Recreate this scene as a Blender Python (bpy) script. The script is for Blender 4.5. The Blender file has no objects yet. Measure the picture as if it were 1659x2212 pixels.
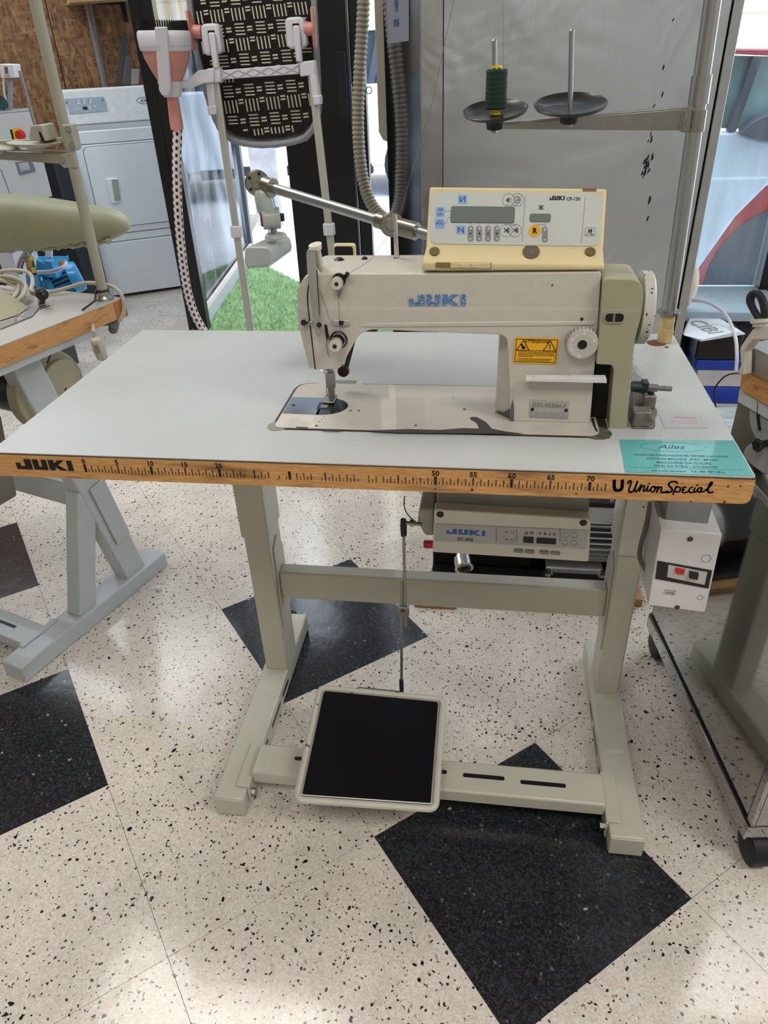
import bpy, bmesh, math, random
from mathutils import Vector, Matrix
random.seed(7)
SC = bpy.context.scene
COL = SC.collection

# ------------------------------------------------------------------ camera
YAW, PIT, ROL, FPX = .162, -.5677, .0456, 1568.88
CP = Vector((.5655, -.8391, 1.2569))
RM = (Matrix.Rotation(YAW, 3, 'Z') @ Matrix.Rotation(PIT, 3, 'X') @ Matrix.Rotation(ROL, 3, 'Y'))
cam = bpy.data.cameras.new('camera')
cam.sensor_fit = 'VERTICAL'; cam.sensor_height = 24.0; cam.lens = FPX / 2212 * 24.0
cam.clip_start = .02; cam.clip_end = 200
camo = bpy.data.objects.new('camera', cam); COL.objects.link(camo)
camo.matrix_world = Matrix.Translation(CP) @ (RM @ Matrix.Rotation(math.pi / 2, 3, 'X')).to_4x4()
SC.camera = camo

def at(px, py, x=None, y=None, z=None, pl=None):
    """the point of the real space that the calibrated survey camera saw at a pixel, on a known plane"""
    v = RM @ Vector(((px - 829.5) / FPX, 1, (1106 - py) / FPX))
    if pl is not None:
        t = (Vector(pl[0]) - CP).dot(Vector(pl[1])) / v.dot(Vector(pl[1]))
    elif z is not None: t = (z - CP.z) / v.z
    elif y is not None: t = (y - CP.y) / v.y
    else: t = (x - CP.x) / v.x
    return CP + v * t

# ------------------------------------------------------------------ world, lights, exposure
w = bpy.data.worlds.new('sky'); SC.world = w; w.use_nodes = True
bg = w.node_tree.nodes['Background']
bg.inputs[0].default_value = (.80, .90, 1.0, 1); bg.inputs[1].default_value = 5.5
SC.view_settings.view_transform = 'Standard'; SC.view_settings.look = 'None'
SC.view_settings.gamma = 1.0; SC.view_settings.use_curve_mapping = False
SC.view_settings.exposure = -0.06

def area(name, loc, size, energy, col, target=None, sy=None):
    l = bpy.data.lights.new(name, 'AREA'); l.energy = energy; l.color = col
    l.shape = 'RECTANGLE'; l.size = size; l.size_y = sy or size
    o = bpy.data.objects.new(name, l); COL.objects.link(o); o.location = loc
    d = (Vector(target) - Vector(loc)) if target else Vector((0, 0, -1))
    o.rotation_euler = d.to_track_quat('-Z', 'Y').to_euler()
    return o
area('fill_light_front', (.2, -1.4, 2.72), 1.2, 25, (1, .96, .91), sy=.6)  # unseen fill light added for the front of the room
area('fill_light_middle', (-.6, .7, 2.72), 1.2, 25, (1, .95, .89), sy=.5)  # unseen fill light added over the middle of the room
area('fill_light_right', (2.3, -.9, 2.72), 1.2, 36, (1, .96, .92), sy=.5)  # unseen fill light added to brighten what the steel cabinet mirrors
area('fill_light_back', (-2.5, 2.7, 2.72), 2.2, 48, (.82, .90, 1), sy=1.4)  # unseen cool fill added in place of window light on the dryer

# ------------------------------------------------------------------ materials
def N(nt, t, **k):
    n = nt.nodes.new(t)
    for a, b in k.items():
        if a.startswith('i_'):
            n.inputs[a[2:].replace('_', ' ')].default_value = b
        else: setattr(n, a, b)
    return n
def s2l(c): return tuple(((v / 255) / 12.92 if v / 255 <= .04045 else ((v / 255 + .055) / 1.055) ** 2.4) for v in c) + (1,)
MATS = {}
def mat(name, rgb, rough=.5, metal=0., var=.06, vs=30., bump=0., bs=400., coat=0., trans=0., ior=1.45, emis=None, stretch=None, wear=None, wt=.62, ws=60.):
    """procedural principled material: slight value mottling (var), fine relief (bump), optional wear colour"""
    if name in MATS: return MATS[name]
    m = bpy.data.materials.new(name); m.use_nodes = True; nt = m.node_tree
    p = nt.nodes['Principled BSDF']; L = nt.links.new
    base = s2l(rgb)
    p.inputs['Roughness'].default_value = rough; p.inputs['Metallic'].default_value = metal
    p.inputs['Coat Weight'].default_value = coat; p.inputs['Transmission Weight'].default_value = trans
    p.inputs['IOR'].default_value = ior
    tc = N(nt, 'ShaderNodeTexCoord'); src = tc.outputs['Object']
    if stretch:
        mp = N(nt, 'ShaderNodeMapping'); mp.inputs['Scale'].default_value = stretch
        L(src, mp.inputs[0]); src = mp.outputs[0]
    no = N(nt, 'ShaderNodeTexNoise', i_Scale=vs, i_Detail=4.0); L(src, no.inputs['Vector'])
    mr = N(nt, 'ShaderNodeMapRange'); mr.inputs['From Min'].default_value = .3; mr.inputs['From Max'].default_value = .7
    mr.inputs['To Min'].default_value = 1 - var; mr.inputs['To Max'].default_value = 1 + var
    L(no.outputs['Fac'], mr.inputs['Value'])
    mx = N(nt, 'ShaderNodeVectorMath', operation='SCALE'); mx.inputs[0].default_value = base[:3]
    L(mr.outputs[0], mx.inputs['Scale'])
    out = mx.outputs[0]
    if wear:
        wn = N(nt, 'ShaderNodeTexNoise', i_Scale=ws, i_Detail=6.0); L(tc.outputs['Object'], wn.inputs['Vector'])
        cr = N(nt, 'ShaderNodeMapRange'); cr.inputs['From Min'].default_value = wt; cr.inputs['From Max'].default_value = wt + .02
        L(wn.outputs['Fac'], cr.inputs['Value'])
        mm = N(nt, 'ShaderNodeMix', data_type='RGBA'); L(cr.outputs[0], mm.inputs[0]); L(out, mm.inputs[6]); mm.inputs[7].default_value = s2l(wear)
        out = mm.outputs[2]
    L(out, p.inputs['Base Color'])
    if bump:
        bn = N(nt, 'ShaderNodeTexNoise', i_Scale=bs, i_Detail=2.0); L(src, bn.inputs['Vector'])
        b = N(nt, 'ShaderNodeBump'); b.inputs['Strength'].default_value = bump; b.inputs['Distance'].default_value = .001
        L(bn.outputs['Fac'], b.inputs['Height']); L(b.outputs[0], p.inputs['Normal'])
    if emis:
        p.inputs['Emission Color'].default_value = s2l(rgb); p.inputs['Emission Strength'].default_value = emis
    MATS[name] = m
    return m

def terrazzo(name, base, chips, dark):
    m = bpy.data.materials.new(name); m.use_nodes = True; nt = m.node_tree; L = nt.links.new
    p = nt.nodes['Principled BSDF']; p.inputs['Roughness'].default_value = .16
    g = N(nt, 'ShaderNodeNewGeometry')
    src = g.outputs['Position']
    wn = N(nt, 'ShaderNodeTexNoise', i_Scale=130.0, i_Detail=2.0); L(src, wn.inputs['Vector'])
    ws = N(nt, 'ShaderNodeVectorMath', operation='SCALE'); ws.inputs['Scale'].default_value = .011; L(wn.outputs['Color'], ws.inputs[0])
    wa = N(nt, 'ShaderNodeVectorMath', operation='ADD'); L(src, wa.inputs[0]); L(ws.outputs[0], wa.inputs[1])
    col = None
    # fine matrix mottling
    n1 = N(nt, 'ShaderNodeTexVoronoi', i_Scale=330.0); L(wa.outputs[0], n1.inputs['Vector'])
    n2 = N(nt, 'ShaderNodeTexNoise', i_Scale=7.0, i_Detail=5.0); L(src, n2.inputs['Vector'])
    hs = N(nt, 'ShaderNodeSeparateColor'); L(n1.outputs['Color'], hs.inputs[0])
    cr = N(nt, 'ShaderNodeValToRGB'); L(hs.outputs[0], cr.inputs[0])
    e = cr.color_ramp.elements
    e[0].color = s2l(base[0]); e[1].color = s2l(base[2]); e[0].position = 0; e[1].position = 1
    k = e.new(.5); k.color = s2l(base[1])
    ms = N(nt, 'ShaderNodeMapRange'); ms.inputs['From Min'].default_value = .35; ms.inputs['From Max'].default_value = .65
    ms.inputs['To Min'].default_value = .9; ms.inputs['To Max'].default_value = 1.04; L(n2.outputs['Fac'], ms.inputs[0])
    sc = N(nt, 'ShaderNodeVectorMath', operation='SCALE'); L(cr.outputs[0], sc.inputs[0]); L(ms.outputs[0], sc.inputs['Scale'])
    col = sc.outputs[0]
    for (scale, pick, rad, c) in chips:
        v = N(nt, 'ShaderNodeTexVoronoi', i_Scale=scale); v.inputs['Randomness'].default_value = 1.0
        L(wa.outputs[0], v.inputs['Vector'])
        sp = N(nt, 'ShaderNodeSeparateColor'); L(v.outputs['Color'], sp.inputs[0])
        a = N(nt, 'ShaderNodeMath', operation='LESS_THAN'); L(sp.outputs[0], a.inputs[0]); a.inputs[1].default_value = pick
        # radius varies with the cell
        rm = N(nt, 'ShaderNodeMath', operation='MULTIPLY'); L(sp.outputs[1], rm.inputs[0]); rm.inputs[1].default_value = rad
        ra = N(nt, 'ShaderNodeMath', operation='ADD'); L(rm.outputs[0], ra.inputs[0]); ra.inputs[1].default_value = rad * .35
        b = N(nt, 'ShaderNodeMath', operation='LESS_THAN'); L(v.outputs['Distance'], b.inputs[0]); L(ra.outputs[0], b.inputs[1])
        ab = N(nt, 'ShaderNodeMath', operation='MULTIPLY'); L(a.outputs[0], ab.inputs[0]); L(b.outputs[0], ab.inputs[1])
        mm = N(nt, 'ShaderNodeMix', data_type='RGBA'); L(ab.outputs[0], mm.inputs[0]); L(col, mm.inputs[6]); mm.inputs[7].default_value = s2l(c)
        col = mm.outputs[2]
    L(col, p.inputs['Base Color'])
    bn = N(nt, 'ShaderNodeTexNoise', i_Scale=9.0, i_Detail=3.0); L(src, bn.inputs['Vector'])
    b = N(nt, 'ShaderNodeBump'); b.inputs['Strength'].default_value = .12; b.inputs['Distance'].default_value = .01
    L(bn.outputs['Fac'], b.inputs['Height']); L(b.outputs[0], p.inputs['Normal'])
    MATS[name] = m
    return m
T_LIGHT = terrazzo('terrazzo_light', [(204, 194, 182), (216, 207, 196), (230, 224, 215)],
                   [(90, .14, .24, (176, 160, 142)), (96, .56, .20, (28, 28, 32)), (70, .20, .22, (24, 24, 28)), (150, .22, .28, (48, 46, 46))], False)
T_DARK = terrazzo('terrazzo_dark', [(24, 25, 28), (38, 40, 45), (60, 62, 68)],
                  [(110, .16, .25, (96, 98, 104)), (70, .06, .18, (160, 156, 148))], True)

def wood(name, c1, c2, scale=(3, 3, 40), rough=.45):
    m = bpy.data.materials.new(name); m.use_nodes = True; nt = m.node_tree; L = nt.links.new
    p = nt.nodes['Principled BSDF']; p.inputs['Roughness'].default_value = rough
    tc = N(nt, 'ShaderNodeTexCoord'); mp = N(nt, 'ShaderNodeMapping'); mp.inputs['Scale'].default_value = scale
    L(tc.outputs['Object'], mp.inputs[0])
    n = N(nt, 'ShaderNodeTexNoise', i_Scale=8.0, i_Detail=8.0, i_Roughness=.65, i_Distortion=.4); L(mp.outputs[0], n.inputs['Vector'])
    cr = N(nt, 'ShaderNodeValToRGB'); L(n.outputs['Fac'], cr.inputs[0]); e = cr.color_ramp.elements
    e[0].position = .32; e[0].color = s2l(c1); e[1].position = .62; e[1].color = s2l(c2)
    st = N(nt, 'ShaderNodeTexNoise', i_Scale=22.0, i_Detail=8.0); mp2 = N(nt, 'ShaderNodeMapping'); mp2.inputs['Scale'].default_value = (.5, 1, 3.2)
    L(tc.outputs['Object'], mp2.inputs[0]); L(mp2.outputs[0], st.inputs['Vector'])
    mr = N(nt, 'ShaderNodeMapRange'); mr.inputs['From Min'].default_value = .54; mr.inputs['From Max'].default_value = .72; mr.inputs['To Max'].default_value = .75
    L(st.outputs['Fac'], mr.inputs[0])
    mm = N(nt, 'ShaderNodeMix', data_type='RGBA'); L(mr.outputs[0], mm.inputs[0]); L(cr.outputs[0], mm.inputs[6]); mm.inputs[7].default_value = s2l((88, 62, 40))
    L(mm.outputs[2], p.inputs['Base Color'])
    MATS[name] = m; return m
WOOD = wood('beech_edge', (176, 122, 68), (218, 168, 106), (7, 7, 110))
WOOD2 = wood('beech_edge_plain', (174, 124, 70), (200, 148, 90), (6, 6, 60))

def osb(name):
    m = bpy.data.materials.new(name); m.use_nodes = True; nt = m.node_tree; L = nt.links.new
    p = nt.nodes['Principled BSDF']; p.inputs['Roughness'].default_value = .7
    tc = N(nt, 'ShaderNodeTexCoord')
    cols = None
    for i, (sc, rot) in enumerate([((26, 26, 5), .35), ((8, 8, 24), -.5), ((18, 18, 7), .9)]):
        mp = N(nt, 'ShaderNodeMapping'); mp.inputs['Scale'].default_value = sc; mp.inputs['Rotation'].default_value = (rot, rot, 0)
        L(tc.outputs['Object'], mp.inputs[0])
        dn = N(nt, 'ShaderNodeTexNoise', i_Scale=3.0, i_Detail=3.0); L(mp.outputs[0], dn.inputs['Vector'])
        ds = N(nt, 'ShaderNodeVectorMath', operation='SCALE'); ds.inputs['Scale'].default_value = .5; L(dn.outputs['Color'], ds.inputs[0])
        ad = N(nt, 'ShaderNodeVectorMath', operation='ADD'); L(mp.outputs[0], ad.inputs[0]); L(ds.outputs[0], ad.inputs[1])
        v = N(nt, 'ShaderNodeTexVoronoi', i_Scale=3.2); L(ad.outputs[0], v.inputs['Vector'])
        sp = N(nt, 'ShaderNodeSeparateColor'); L(v.outputs['Color'], sp.inputs[0])
        cr = N(nt, 'ShaderNodeValToRGB'); L(sp.outputs[i % 3], cr.inputs[0]); e = cr.color_ramp.elements
        e[0].color = s2l((84, 54, 32)); e[1].color = s2l((164, 124, 82)); k = e.new(.5); k.color = s2l((120, 82, 48))
        if cols is None: cols = cr.outputs[0]
        else:
            mm = N(nt, 'ShaderNodeMix', data_type='RGBA'); L(sp.outputs[2 - i % 2], mm.inputs[0]); L(cols, mm.inputs[6]); L(cr.outputs[0], mm.inputs[7]); cols = mm.outputs[2]
    f = N(nt, 'ShaderNodeTexNoise', i_Scale=60.0, i_Detail=5.0); mp = N(nt, 'ShaderNodeMapping'); mp.inputs['Scale'].default_value = (1, 1, .3)
    L(tc.outputs['Object'], mp.inputs[0]); L(mp.outputs[0], f.inputs['Vector'])
    mr = N(nt, 'ShaderNodeMapRange'); mr.inputs['To Min'].default_value = .55; mr.inputs['To Max'].default_value = 1.35; L(f.outputs['Fac'], mr.inputs[0])
    s = N(nt, 'ShaderNodeVectorMath', operation='SCALE'); L(cols, s.inputs[0]); L(mr.outputs[0], s.inputs['Scale'])
    L(s.outputs[0], p.inputs['Base Color']); MATS[name] = m; return m
OSB = osb('osb_board')

def brushed(name, rgb, rough, direction=(1, 1, 120), spots=False):
    m = bpy.data.materials.new(name); m.use_nodes = True; nt = m.node_tree; L = nt.links.new
    p = nt.nodes['Principled BSDF']; p.inputs['Metallic'].default_value = 1.0
    tc = N(nt, 'ShaderNodeTexCoord'); mp = N(nt, 'ShaderNodeMapping'); mp.inputs['Scale'].default_value = direction
    L(tc.outputs['Object'], mp.inputs[0])
    n = N(nt, 'ShaderNodeTexNoise', i_Scale=6.0, i_Detail=6.0); L(mp.outputs[0], n.inputs['Vector'])
    big = N(nt, 'ShaderNodeTexNoise', i_Scale=2.5, i_Detail=3.0, i_Distortion=1.0); L(tc.outputs['Object'], big.inputs['Vector'])
    mr = N(nt, 'ShaderNodeMapRange'); mr.inputs['To Min'].default_value = rough * .75; mr.inputs['To Max'].default_value = rough * 1.25
    L(big.outputs['Fac'], mr.inputs[0]); L(mr.outputs[0], p.inputs['Roughness'])
    m2 = N(nt, 'ShaderNodeMapRange'); m2.inputs['To Min'].default_value = .9; m2.inputs['To Max'].default_value = 1.1; L(n.outputs['Fac'], m2.inputs[0])
    s = N(nt, 'ShaderNodeVectorMath', operation='SCALE'); s.inputs[0].default_value = s2l(rgb)[:3]; L(m2.outputs[0], s.inputs['Scale'])
    L(s.outputs[0], p.inputs['Base Color'])
    b = N(nt, 'ShaderNodeBump'); b.inputs['Strength'].default_value = .05; b.inputs['Distance'].default_value = .002
    L(n.outputs['Fac'], b.inputs['Height'])
    b2 = N(nt, 'ShaderNodeBump'); b2.inputs['Strength'].default_value = .35; b2.inputs['Distance'].default_value = .05
    L(big.outputs['Fac'], b2.inputs['Height']); L(b.outputs[0], b2.inputs['Normal']); L(b2.outputs[0], p.inputs['Normal'])
    MATS[name] = m; return m
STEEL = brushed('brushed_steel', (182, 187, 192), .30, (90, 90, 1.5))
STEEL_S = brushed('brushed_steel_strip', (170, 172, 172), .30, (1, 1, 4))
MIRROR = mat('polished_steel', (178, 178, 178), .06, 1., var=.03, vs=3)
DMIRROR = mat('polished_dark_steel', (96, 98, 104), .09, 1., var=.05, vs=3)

def laminate(name):
    m = bpy.data.materials.new(name); m.use_nodes = True; nt = m.node_tree; L = nt.links.new
    p = nt.nodes['Principled BSDF']; p.inputs['Roughness'].default_value = .34
    tc = N(nt, 'ShaderNodeTexCoord')
    no = N(nt, 'ShaderNodeTexNoise', i_Scale=6.0, i_Detail=5.0); L(tc.outputs['Object'], no.inputs['Vector'])
    mr = N(nt, 'ShaderNodeMapRange'); mr.inputs['To Min'].default_value = .93; mr.inputs['To Max'].default_value = 1.04; L(no.outputs['Fac'], mr.inputs[0])
    s = N(nt, 'ShaderNodeVectorMath', operation='SCALE'); s.inputs[0].default_value = s2l((184, 187, 187))[:3]; L(mr.outputs[0], s.inputs['Scale'])
    L(s.outputs[0], p.inputs['Base Color'])
    wv = N(nt, 'ShaderNodeTexWave', i_Scale=110.0); wv.inputs['Distortion'].default_value = .3; mp = N(nt, 'ShaderNodeMapping'); mp.inputs['Rotation'].default_value = (0, 0, .1)
    L(tc.outputs['Object'], mp.inputs[0]); L(mp.outputs[0], wv.inputs['Vector'])
    b = N(nt, 'ShaderNodeBump'); b.inputs['Strength'].default_value = .25; b.inputs['Distance'].default_value = .0006
    L(wv.outputs['Fac'], b.inputs['Height']); L(b.outputs[0], p.inputs['Normal']); MATS[name] = m; return m
LAM = laminate('white_ribbed_laminate')

CREAM = mat('machine_cream_enamel', (198, 193, 182), .42, var=.03, vs=60, bump=.5, bs=900, coat=.25)
BEDM = mat('machine_bed_enamel', (194, 188, 178), .38, var=.04, vs=40, bump=.5, bs=700, coat=.25)
KHAKI = mat('khaki_plastic', (160, 156, 130), .35, var=.03, vs=12, coat=.15)
FRAME = mat('frame_grey_beige_paint', (192, 190, 175), .38, var=.05, vs=14, bump=.15, bs=250, coat=.2)
FRAME2 = mat('frame_blue_grey_paint', (184, 190, 192), .38, var=.05, vs=14, coat=.2)
YELL = mat('yellowed_plastic', (212, 195, 150), .42, var=.03, vs=9)
PLATE = mat('panel_pale_grey', (196, 200, 196), .4, var=.02)
LCD = mat('lcd_grey_green', (112, 122, 118), .18, var=.02)
BLUE = mat('print_blue', (48, 104, 176), .5, var=.05)
BLUEW = mat('print_blue_worn', (66, 118, 180), .5, var=.05, wear=(196, 188, 174), wt=.565, ws=520.)
LBLUE = mat('print_light_blue', (136, 172, 222), .5, var=.02)
BLACK = mat('black_plastic', (16, 16, 18), .38, var=.1)
INK = mat('print_black', (18, 17, 18), .6, var=.1)
INKW = mat('print_black_worn', (22, 20, 20), .6, var=.1, wear=(200, 146, 82), wt=.66, ws=260.)
GINK = mat('print_grey', (128, 130, 134), .5, var=.02)
WINK = mat('print_white', (236, 236, 236), .5, var=.02)
RUBBER = mat('black_rubber', (22, 23, 26), .55, var=.1, bump=.2)
MAT_P = mat('pedal_rubber_mat', (8, 11, 18), .3, var=.15, vs=15)
CHROME = mat('chrome', (205, 205, 205), .16, 1., var=.03)
METAL = mat('dull_metal', (150, 150, 148), .35, 1., var=.08)
DMETAL = mat('dark_metal', (62, 60, 58), .4, .9, var=.15)
ALU = mat('satin_aluminium', (168, 170, 172), .33, 1., var=.05, stretch=(1, 1, .05))
NICKEL = mat('nickel_fitting', (150, 146, 134), .3, 1., var=.06)
WHITE = mat('white_plastic', (214, 214, 216), .4, var=.02)
WENAM = mat('white_enamel', (232, 238, 244), .35, var=.03, vs=4, coat=.3)
GENAM = mat('grey_enamel', (150, 154, 160), .4, var=.04, vs=5)
LAMPG = mat('lamp_grey_green_enamel', (168, 176, 170), .3, var=.03, vs=10, coat=.4)
PINK = mat('pink_plastic', (198, 136, 126), .4, var=.03)
SATK = mat('khaki_cover_cloth', (132, 132, 104), .5, var=.06, vs=14, bump=.3, bs=900)
GREYCL = mat('grey_board_cloth', (140, 142, 148), .8, var=.12, vs=160, bump=.4, bs=900)
YEL = mat('sticker_yellow', (240, 178, 26), .45, var=.05)
PYEL = mat('spool_yellow', (232, 208, 30), .4, var=.04)
TEAL = mat('sticker_teal', (78, 160, 158), .3, var=.06, vs=90, coat=.4)
GREENT = mat('dark_green_thread', (8, 44, 30), .7, var=.25, vs=20, stretch=(1, 1, 40), bump=.6, bs=60)
TAPE = mat('masking_tape', (196, 172, 120), .6, var=.14, vs=40, bump=.5)
BLUEP = mat('pump_blue_paint', (40, 130, 184), .35, var=.06, vs=12, coat=.3)
BRASS = mat('brass', (190, 160, 100), .3, 1., var=.06)
RED = mat('red_plastic', (190, 34, 30), .4, var=.05)
RUST = mat('rust', (120, 66, 36), .8, var=.3, vs=200)
PAINTLOSS = mat('bare_dark_iron', (62, 58, 54), .5, var=.15)
OILY = mat('oily_grey_metal', (118, 114, 106), .4, .45, var=.3, vs=90)
SIGNY = mat('warning_yellow', (180, 170, 30), .5, var=.03)
CABLE = mat('grey_beige_cable', (170, 164, 148), .5, var=.05)
DCABLE = mat('dark_grey_cable', (70, 70, 70), .5, var=.08)
HOSE = mat('beige_corrugated_hose', (140, 132, 116), .5, var=.05)
PAPER = mat('white_paper', (226, 232, 240), .7, var=.02)
BLUEB = mat('blue_plastic_box', (20, 60, 170), .35, var=.05, vs=6)
BFRAME = mat('black_door_frame', (13, 15, 18), .35, var=.15, vs=3)
CARW = mat('car_white_paint', (216, 226, 240), .15, var=.02, coat=1.)
CARR = mat('car_red_paint', (176, 40, 58), .2, var=.06, vs=12, coat=1.)
CARG = mat('car_grey_trim', (70, 74, 92), .4, var=.05)
STONE = mat('grey_marble', (188, 190, 198), .6, var=.2, vs=9)
PAVE = mat('pavement_concrete', (206, 208, 216), .8, var=.1, vs=12)
WALLW = mat('pale_plaster', (218, 214, 206), .8, var=.04, vs=5)
GRASSM = mat('artificial_grass_base', (128, 158, 112), .9, var=.3, vs=60)
GRASSB = mat('artificial_grass_blade', (168, 194, 152), .8, var=.25, vs=15)
STONEW = mat('pale_yellow_stone', (222, 204, 170), .8, var=.06, vs=6)
GLASS = bpy.data.materials.new('window_glass'); GLASS.use_nodes = True
def _glass():
    nt = GLASS.node_tree; L = nt.links.new; o = nt.nodes['Material Output']
    t = N(nt, 'ShaderNodeBsdfTransparent'); t.inputs[0].default_value = (.86, .93, .95, 1)
    g = N(nt, 'ShaderNodeBsdfGlossy'); g.inputs['Roughness'].default_value = .03
    f = N(nt, 'ShaderNodeFresnel'); f.inputs[0].default_value = 1.7
    n = N(nt, 'ShaderNodeTexNoise', i_Scale=5.0, i_Detail=8.0); d = N(nt, 'ShaderNodeBsdfDiffuse'); d.inputs[0].default_value = (.8, .84, .9, 1)
    mr = N(nt, 'ShaderNodeMapRange'); mr.inputs['From Min'].default_value = .45; mr.inputs['From Max'].default_value = .8; mr.inputs['To Max'].default_value = .35
    L(n.outputs['Fac'], mr.inputs[0])
    m1 = N(nt, 'ShaderNodeMixShader'); L(f.outputs[0], m1.inputs[0]); L(t.outputs[0], m1.inputs[1]); L(g.outputs[0], m1.inputs[2])
    m2 = N(nt, 'ShaderNodeMixShader'); L(mr.outputs[0], m2.inputs[0]); L(m1.outputs[0], m2.inputs[1]); L(d.outputs[0], m2.inputs[2])
    L(m2.outputs[0], o.inputs[0])
_glass()

# ------------------------------------------------------------------ mesh helpers
class MB:
    def __init__(s): s.bm = bmesh.new(); s.mats = []
    def _tag(s, n0, mi):
        s.bm.faces.ensure_lookup_table()
        for f in list(s.bm.faces)[n0:]: f.material_index = mi
    def poly(s, pts, vec):
        """closed prism: polygon pts pushed along vec"""
        vec = Vector(vec); a = [s.bm.verts.new(Vector(p)) for p in pts]; b = [s.bm.verts.new(Vector(p) + vec) for p in pts]
        n = len(pts)
        fs = [s.bm.faces.new(a[::-1]), s.bm.faces.new(b)]
        for i in range(n): fs.append(s.bm.faces.new((a[i], a[(i + 1) % n], b[(i + 1) % n], b[i])))
        bmesh.ops.recalc_face_normals(s.bm, faces=fs)
        return s
    def face(s, pts):
        s.bm.faces.new([s.bm.verts.new(Vector(p)) for p in pts]); return s
    def bx(s, x0, x1, y0, y1, z0, z1):
        return s.poly([(x0, y0, z0), (x1, y0, z0), (x1, y1, z0), (x0, y1, z0)], (0, 0, z1 - z0))
    def beam(s, p0, p1, w, h, up=(0, 0, 1)):
        """rectangular bar from p0 to p1, w across, h along up"""
        p0, p1 = Vector(p0), Vector(p1); d = (p1 - p0).normalized(); u = Vector(up)
        r = d.cross(u).normalized() * w / 2; q = r.cross(d).normalized() * h / 2
        return s.poly([p0 - r - q, p0 + r - q, p0 + r + q, p0 - r + q], p1 - p0)
    def cyl(s, p0, p1, r0, r1=None, n=24):
        return s.rev([(p0, r0), (p1, r0 if r1 is None else r1)], n)
    def rev(s, prof, n=24, cap=True):
        """rings (point, radius) along a straight axis"""
        P = [(Vector(p), r) for p, r in prof]; d = (P[-1][0] - P[0][0])
        if d.length < 1e-6: d = (P[1][0] - P[0][0])
        return s._rings(P, [d.normalized()] * len(P), n, cap)
    def _rings(s, P, D, n, cap=True):
        rings = []; up = None
        for (p, r), d in zip(P, D):
            if up is None:
                t = Vector((0, 0, 1)) if abs(d.z) < .9 else Vector((1, 0, 0)); up = (t - d * t.dot(d)).normalized()
            else: up = (up - d * up.dot(d)).normalized()
            sd = d.cross(up)
            rings.append([s.bm.verts.new(p + (up * math.cos(2 * math.pi * i / n) + sd * math.sin(2 * math.pi * i / n)) * max(r, 1e-5)) for i in range(n)])
        fs = []
        for a, b in zip(rings, rings[1:]):
            for i in range(n): fs.append(s.bm.faces.new((a[i], a[(i + 1) % n], b[(i + 1) % n], b[i])))
        if cap: fs += [s.bm.faces.new(rings[0][::-1]), s.bm.faces.new(rings[-1])]
        bmesh.ops.recalc_face_normals(s.bm, faces=fs)
        return s
    def tube(s, pts, r, n=10, smooth=0, rfun=None, closed=False):
        P = [Vector(p) for p in pts]
        for _ in range(smooth):
            Q = [P[0]]
            for a, b in zip(P, P[1:]): Q += [a * .75 + b * .25, a * .25 + b * .75]
            P = Q + [P[-1]]
        D = []
        for i in range(len(P)):
            a = P[max(i - 1, 0)]; b = P[min(i + 1, len(P) - 1)]; D.append((b - a).normalized())
        R = [r if rfun is None else rfun(i) for i in range(len(P))]
        return s._rings(list(zip(P, R)), D, n)
    def ribbed(s, pts, r, pitch, amp, n=12, smooth=3):
        P = [Vector(p) for p in pts]
        for _ in range(smooth):
            Q = [P[0]]
            for a, b in zip(P, P[1:]): Q += [a * .75 + b * .25, a * .25 + b * .75]
            P = Q + [P[-1]]
        L = [0]
        for a, b in zip(P, P[1:]): L.append(L[-1] + (b - a).length)
        out = []; k = int(L[-1] / pitch * 4); j = 0
        for i in range(k + 1):
            t = L[-1] * i / k
            while j < len(L) - 2 and L[j + 1] < t: j += 1
            f = (t - L[j]) / max(L[j + 1] - L[j], 1e-9); out.append(P[j].lerp(P[j + 1], f))
        D = [(out[min(i + 1, k)] - out[max(i - 1, 0)]).normalized() for i in range(k + 1)]
        R = [r + amp * (1, .2, -1, .2)[i % 4] for i in range(k + 1)]
        return s._rings(list(zip(out, R)), D, n)
    def sph(s, c, r, n=16, sc=(1, 1, 1)):
        m = Matrix.Translation(Vector(c)) @ Matrix.Diagonal((sc[0] * r, sc[1] * r, sc[2] * r, 1))
        bmesh.ops.create_uvsphere(s.bm, u_segments=n, v_segments=n // 2, radius=1, matrix=m); return s
    def ring(s, c, ax, r, rr, n=24, m=8):
        c = Vector(c); ax = Vector(ax).normalized(); t = Vector((0, 0, 1)) if abs(ax.z) < .9 else Vector((1, 0, 0))
        u = (t - ax * t.dot(ax)).normalized(); v = ax.cross(u); rings = []
        for i in range(n):
            a = 2 * math.pi * i / n; d = u * math.cos(a) + v * math.sin(a)
            rings.append([s.bm.verts.new(c + d * (r + rr * math.cos(2 * math.pi * j / m)) + ax * rr * math.sin(2 * math.pi * j / m)) for j in range(m)])
        fs = []
        for i in range(n):
            a, b = rings[i], rings[(i + 1) % n]
            for j in range(m): fs.append(s.bm.faces.new((a[j], a[(j + 1) % m], b[(j + 1) % m], b[j])))
        bmesh.ops.recalc_face_normals(s.bm, faces=fs); return s

def rp(pts, r, n=5):
    """round the corners of a polygon (any dimension)"""
    out = []; P = [Vector(p) for p in pts]; m = len(P)
    for i in range(m):
        p = P[i]; a = P[i - 1] - p; b = P[(i + 1) % m] - p
        q = min(r, a.length * .49, b.length * .49) if not isinstance(r, (list, tuple)) else min(r[i], a.length * .49, b.length * .49)
        if q < 1e-5: out.append(p); continue
        A, B = p + a.normalized() * q, p + b.normalized() * q
        for k in range(n + 1):
            t = k / n; out.append(A * (1 - t) ** 2 + p * 2 * t * (1 - t) + B * t * t)
    return out

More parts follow.
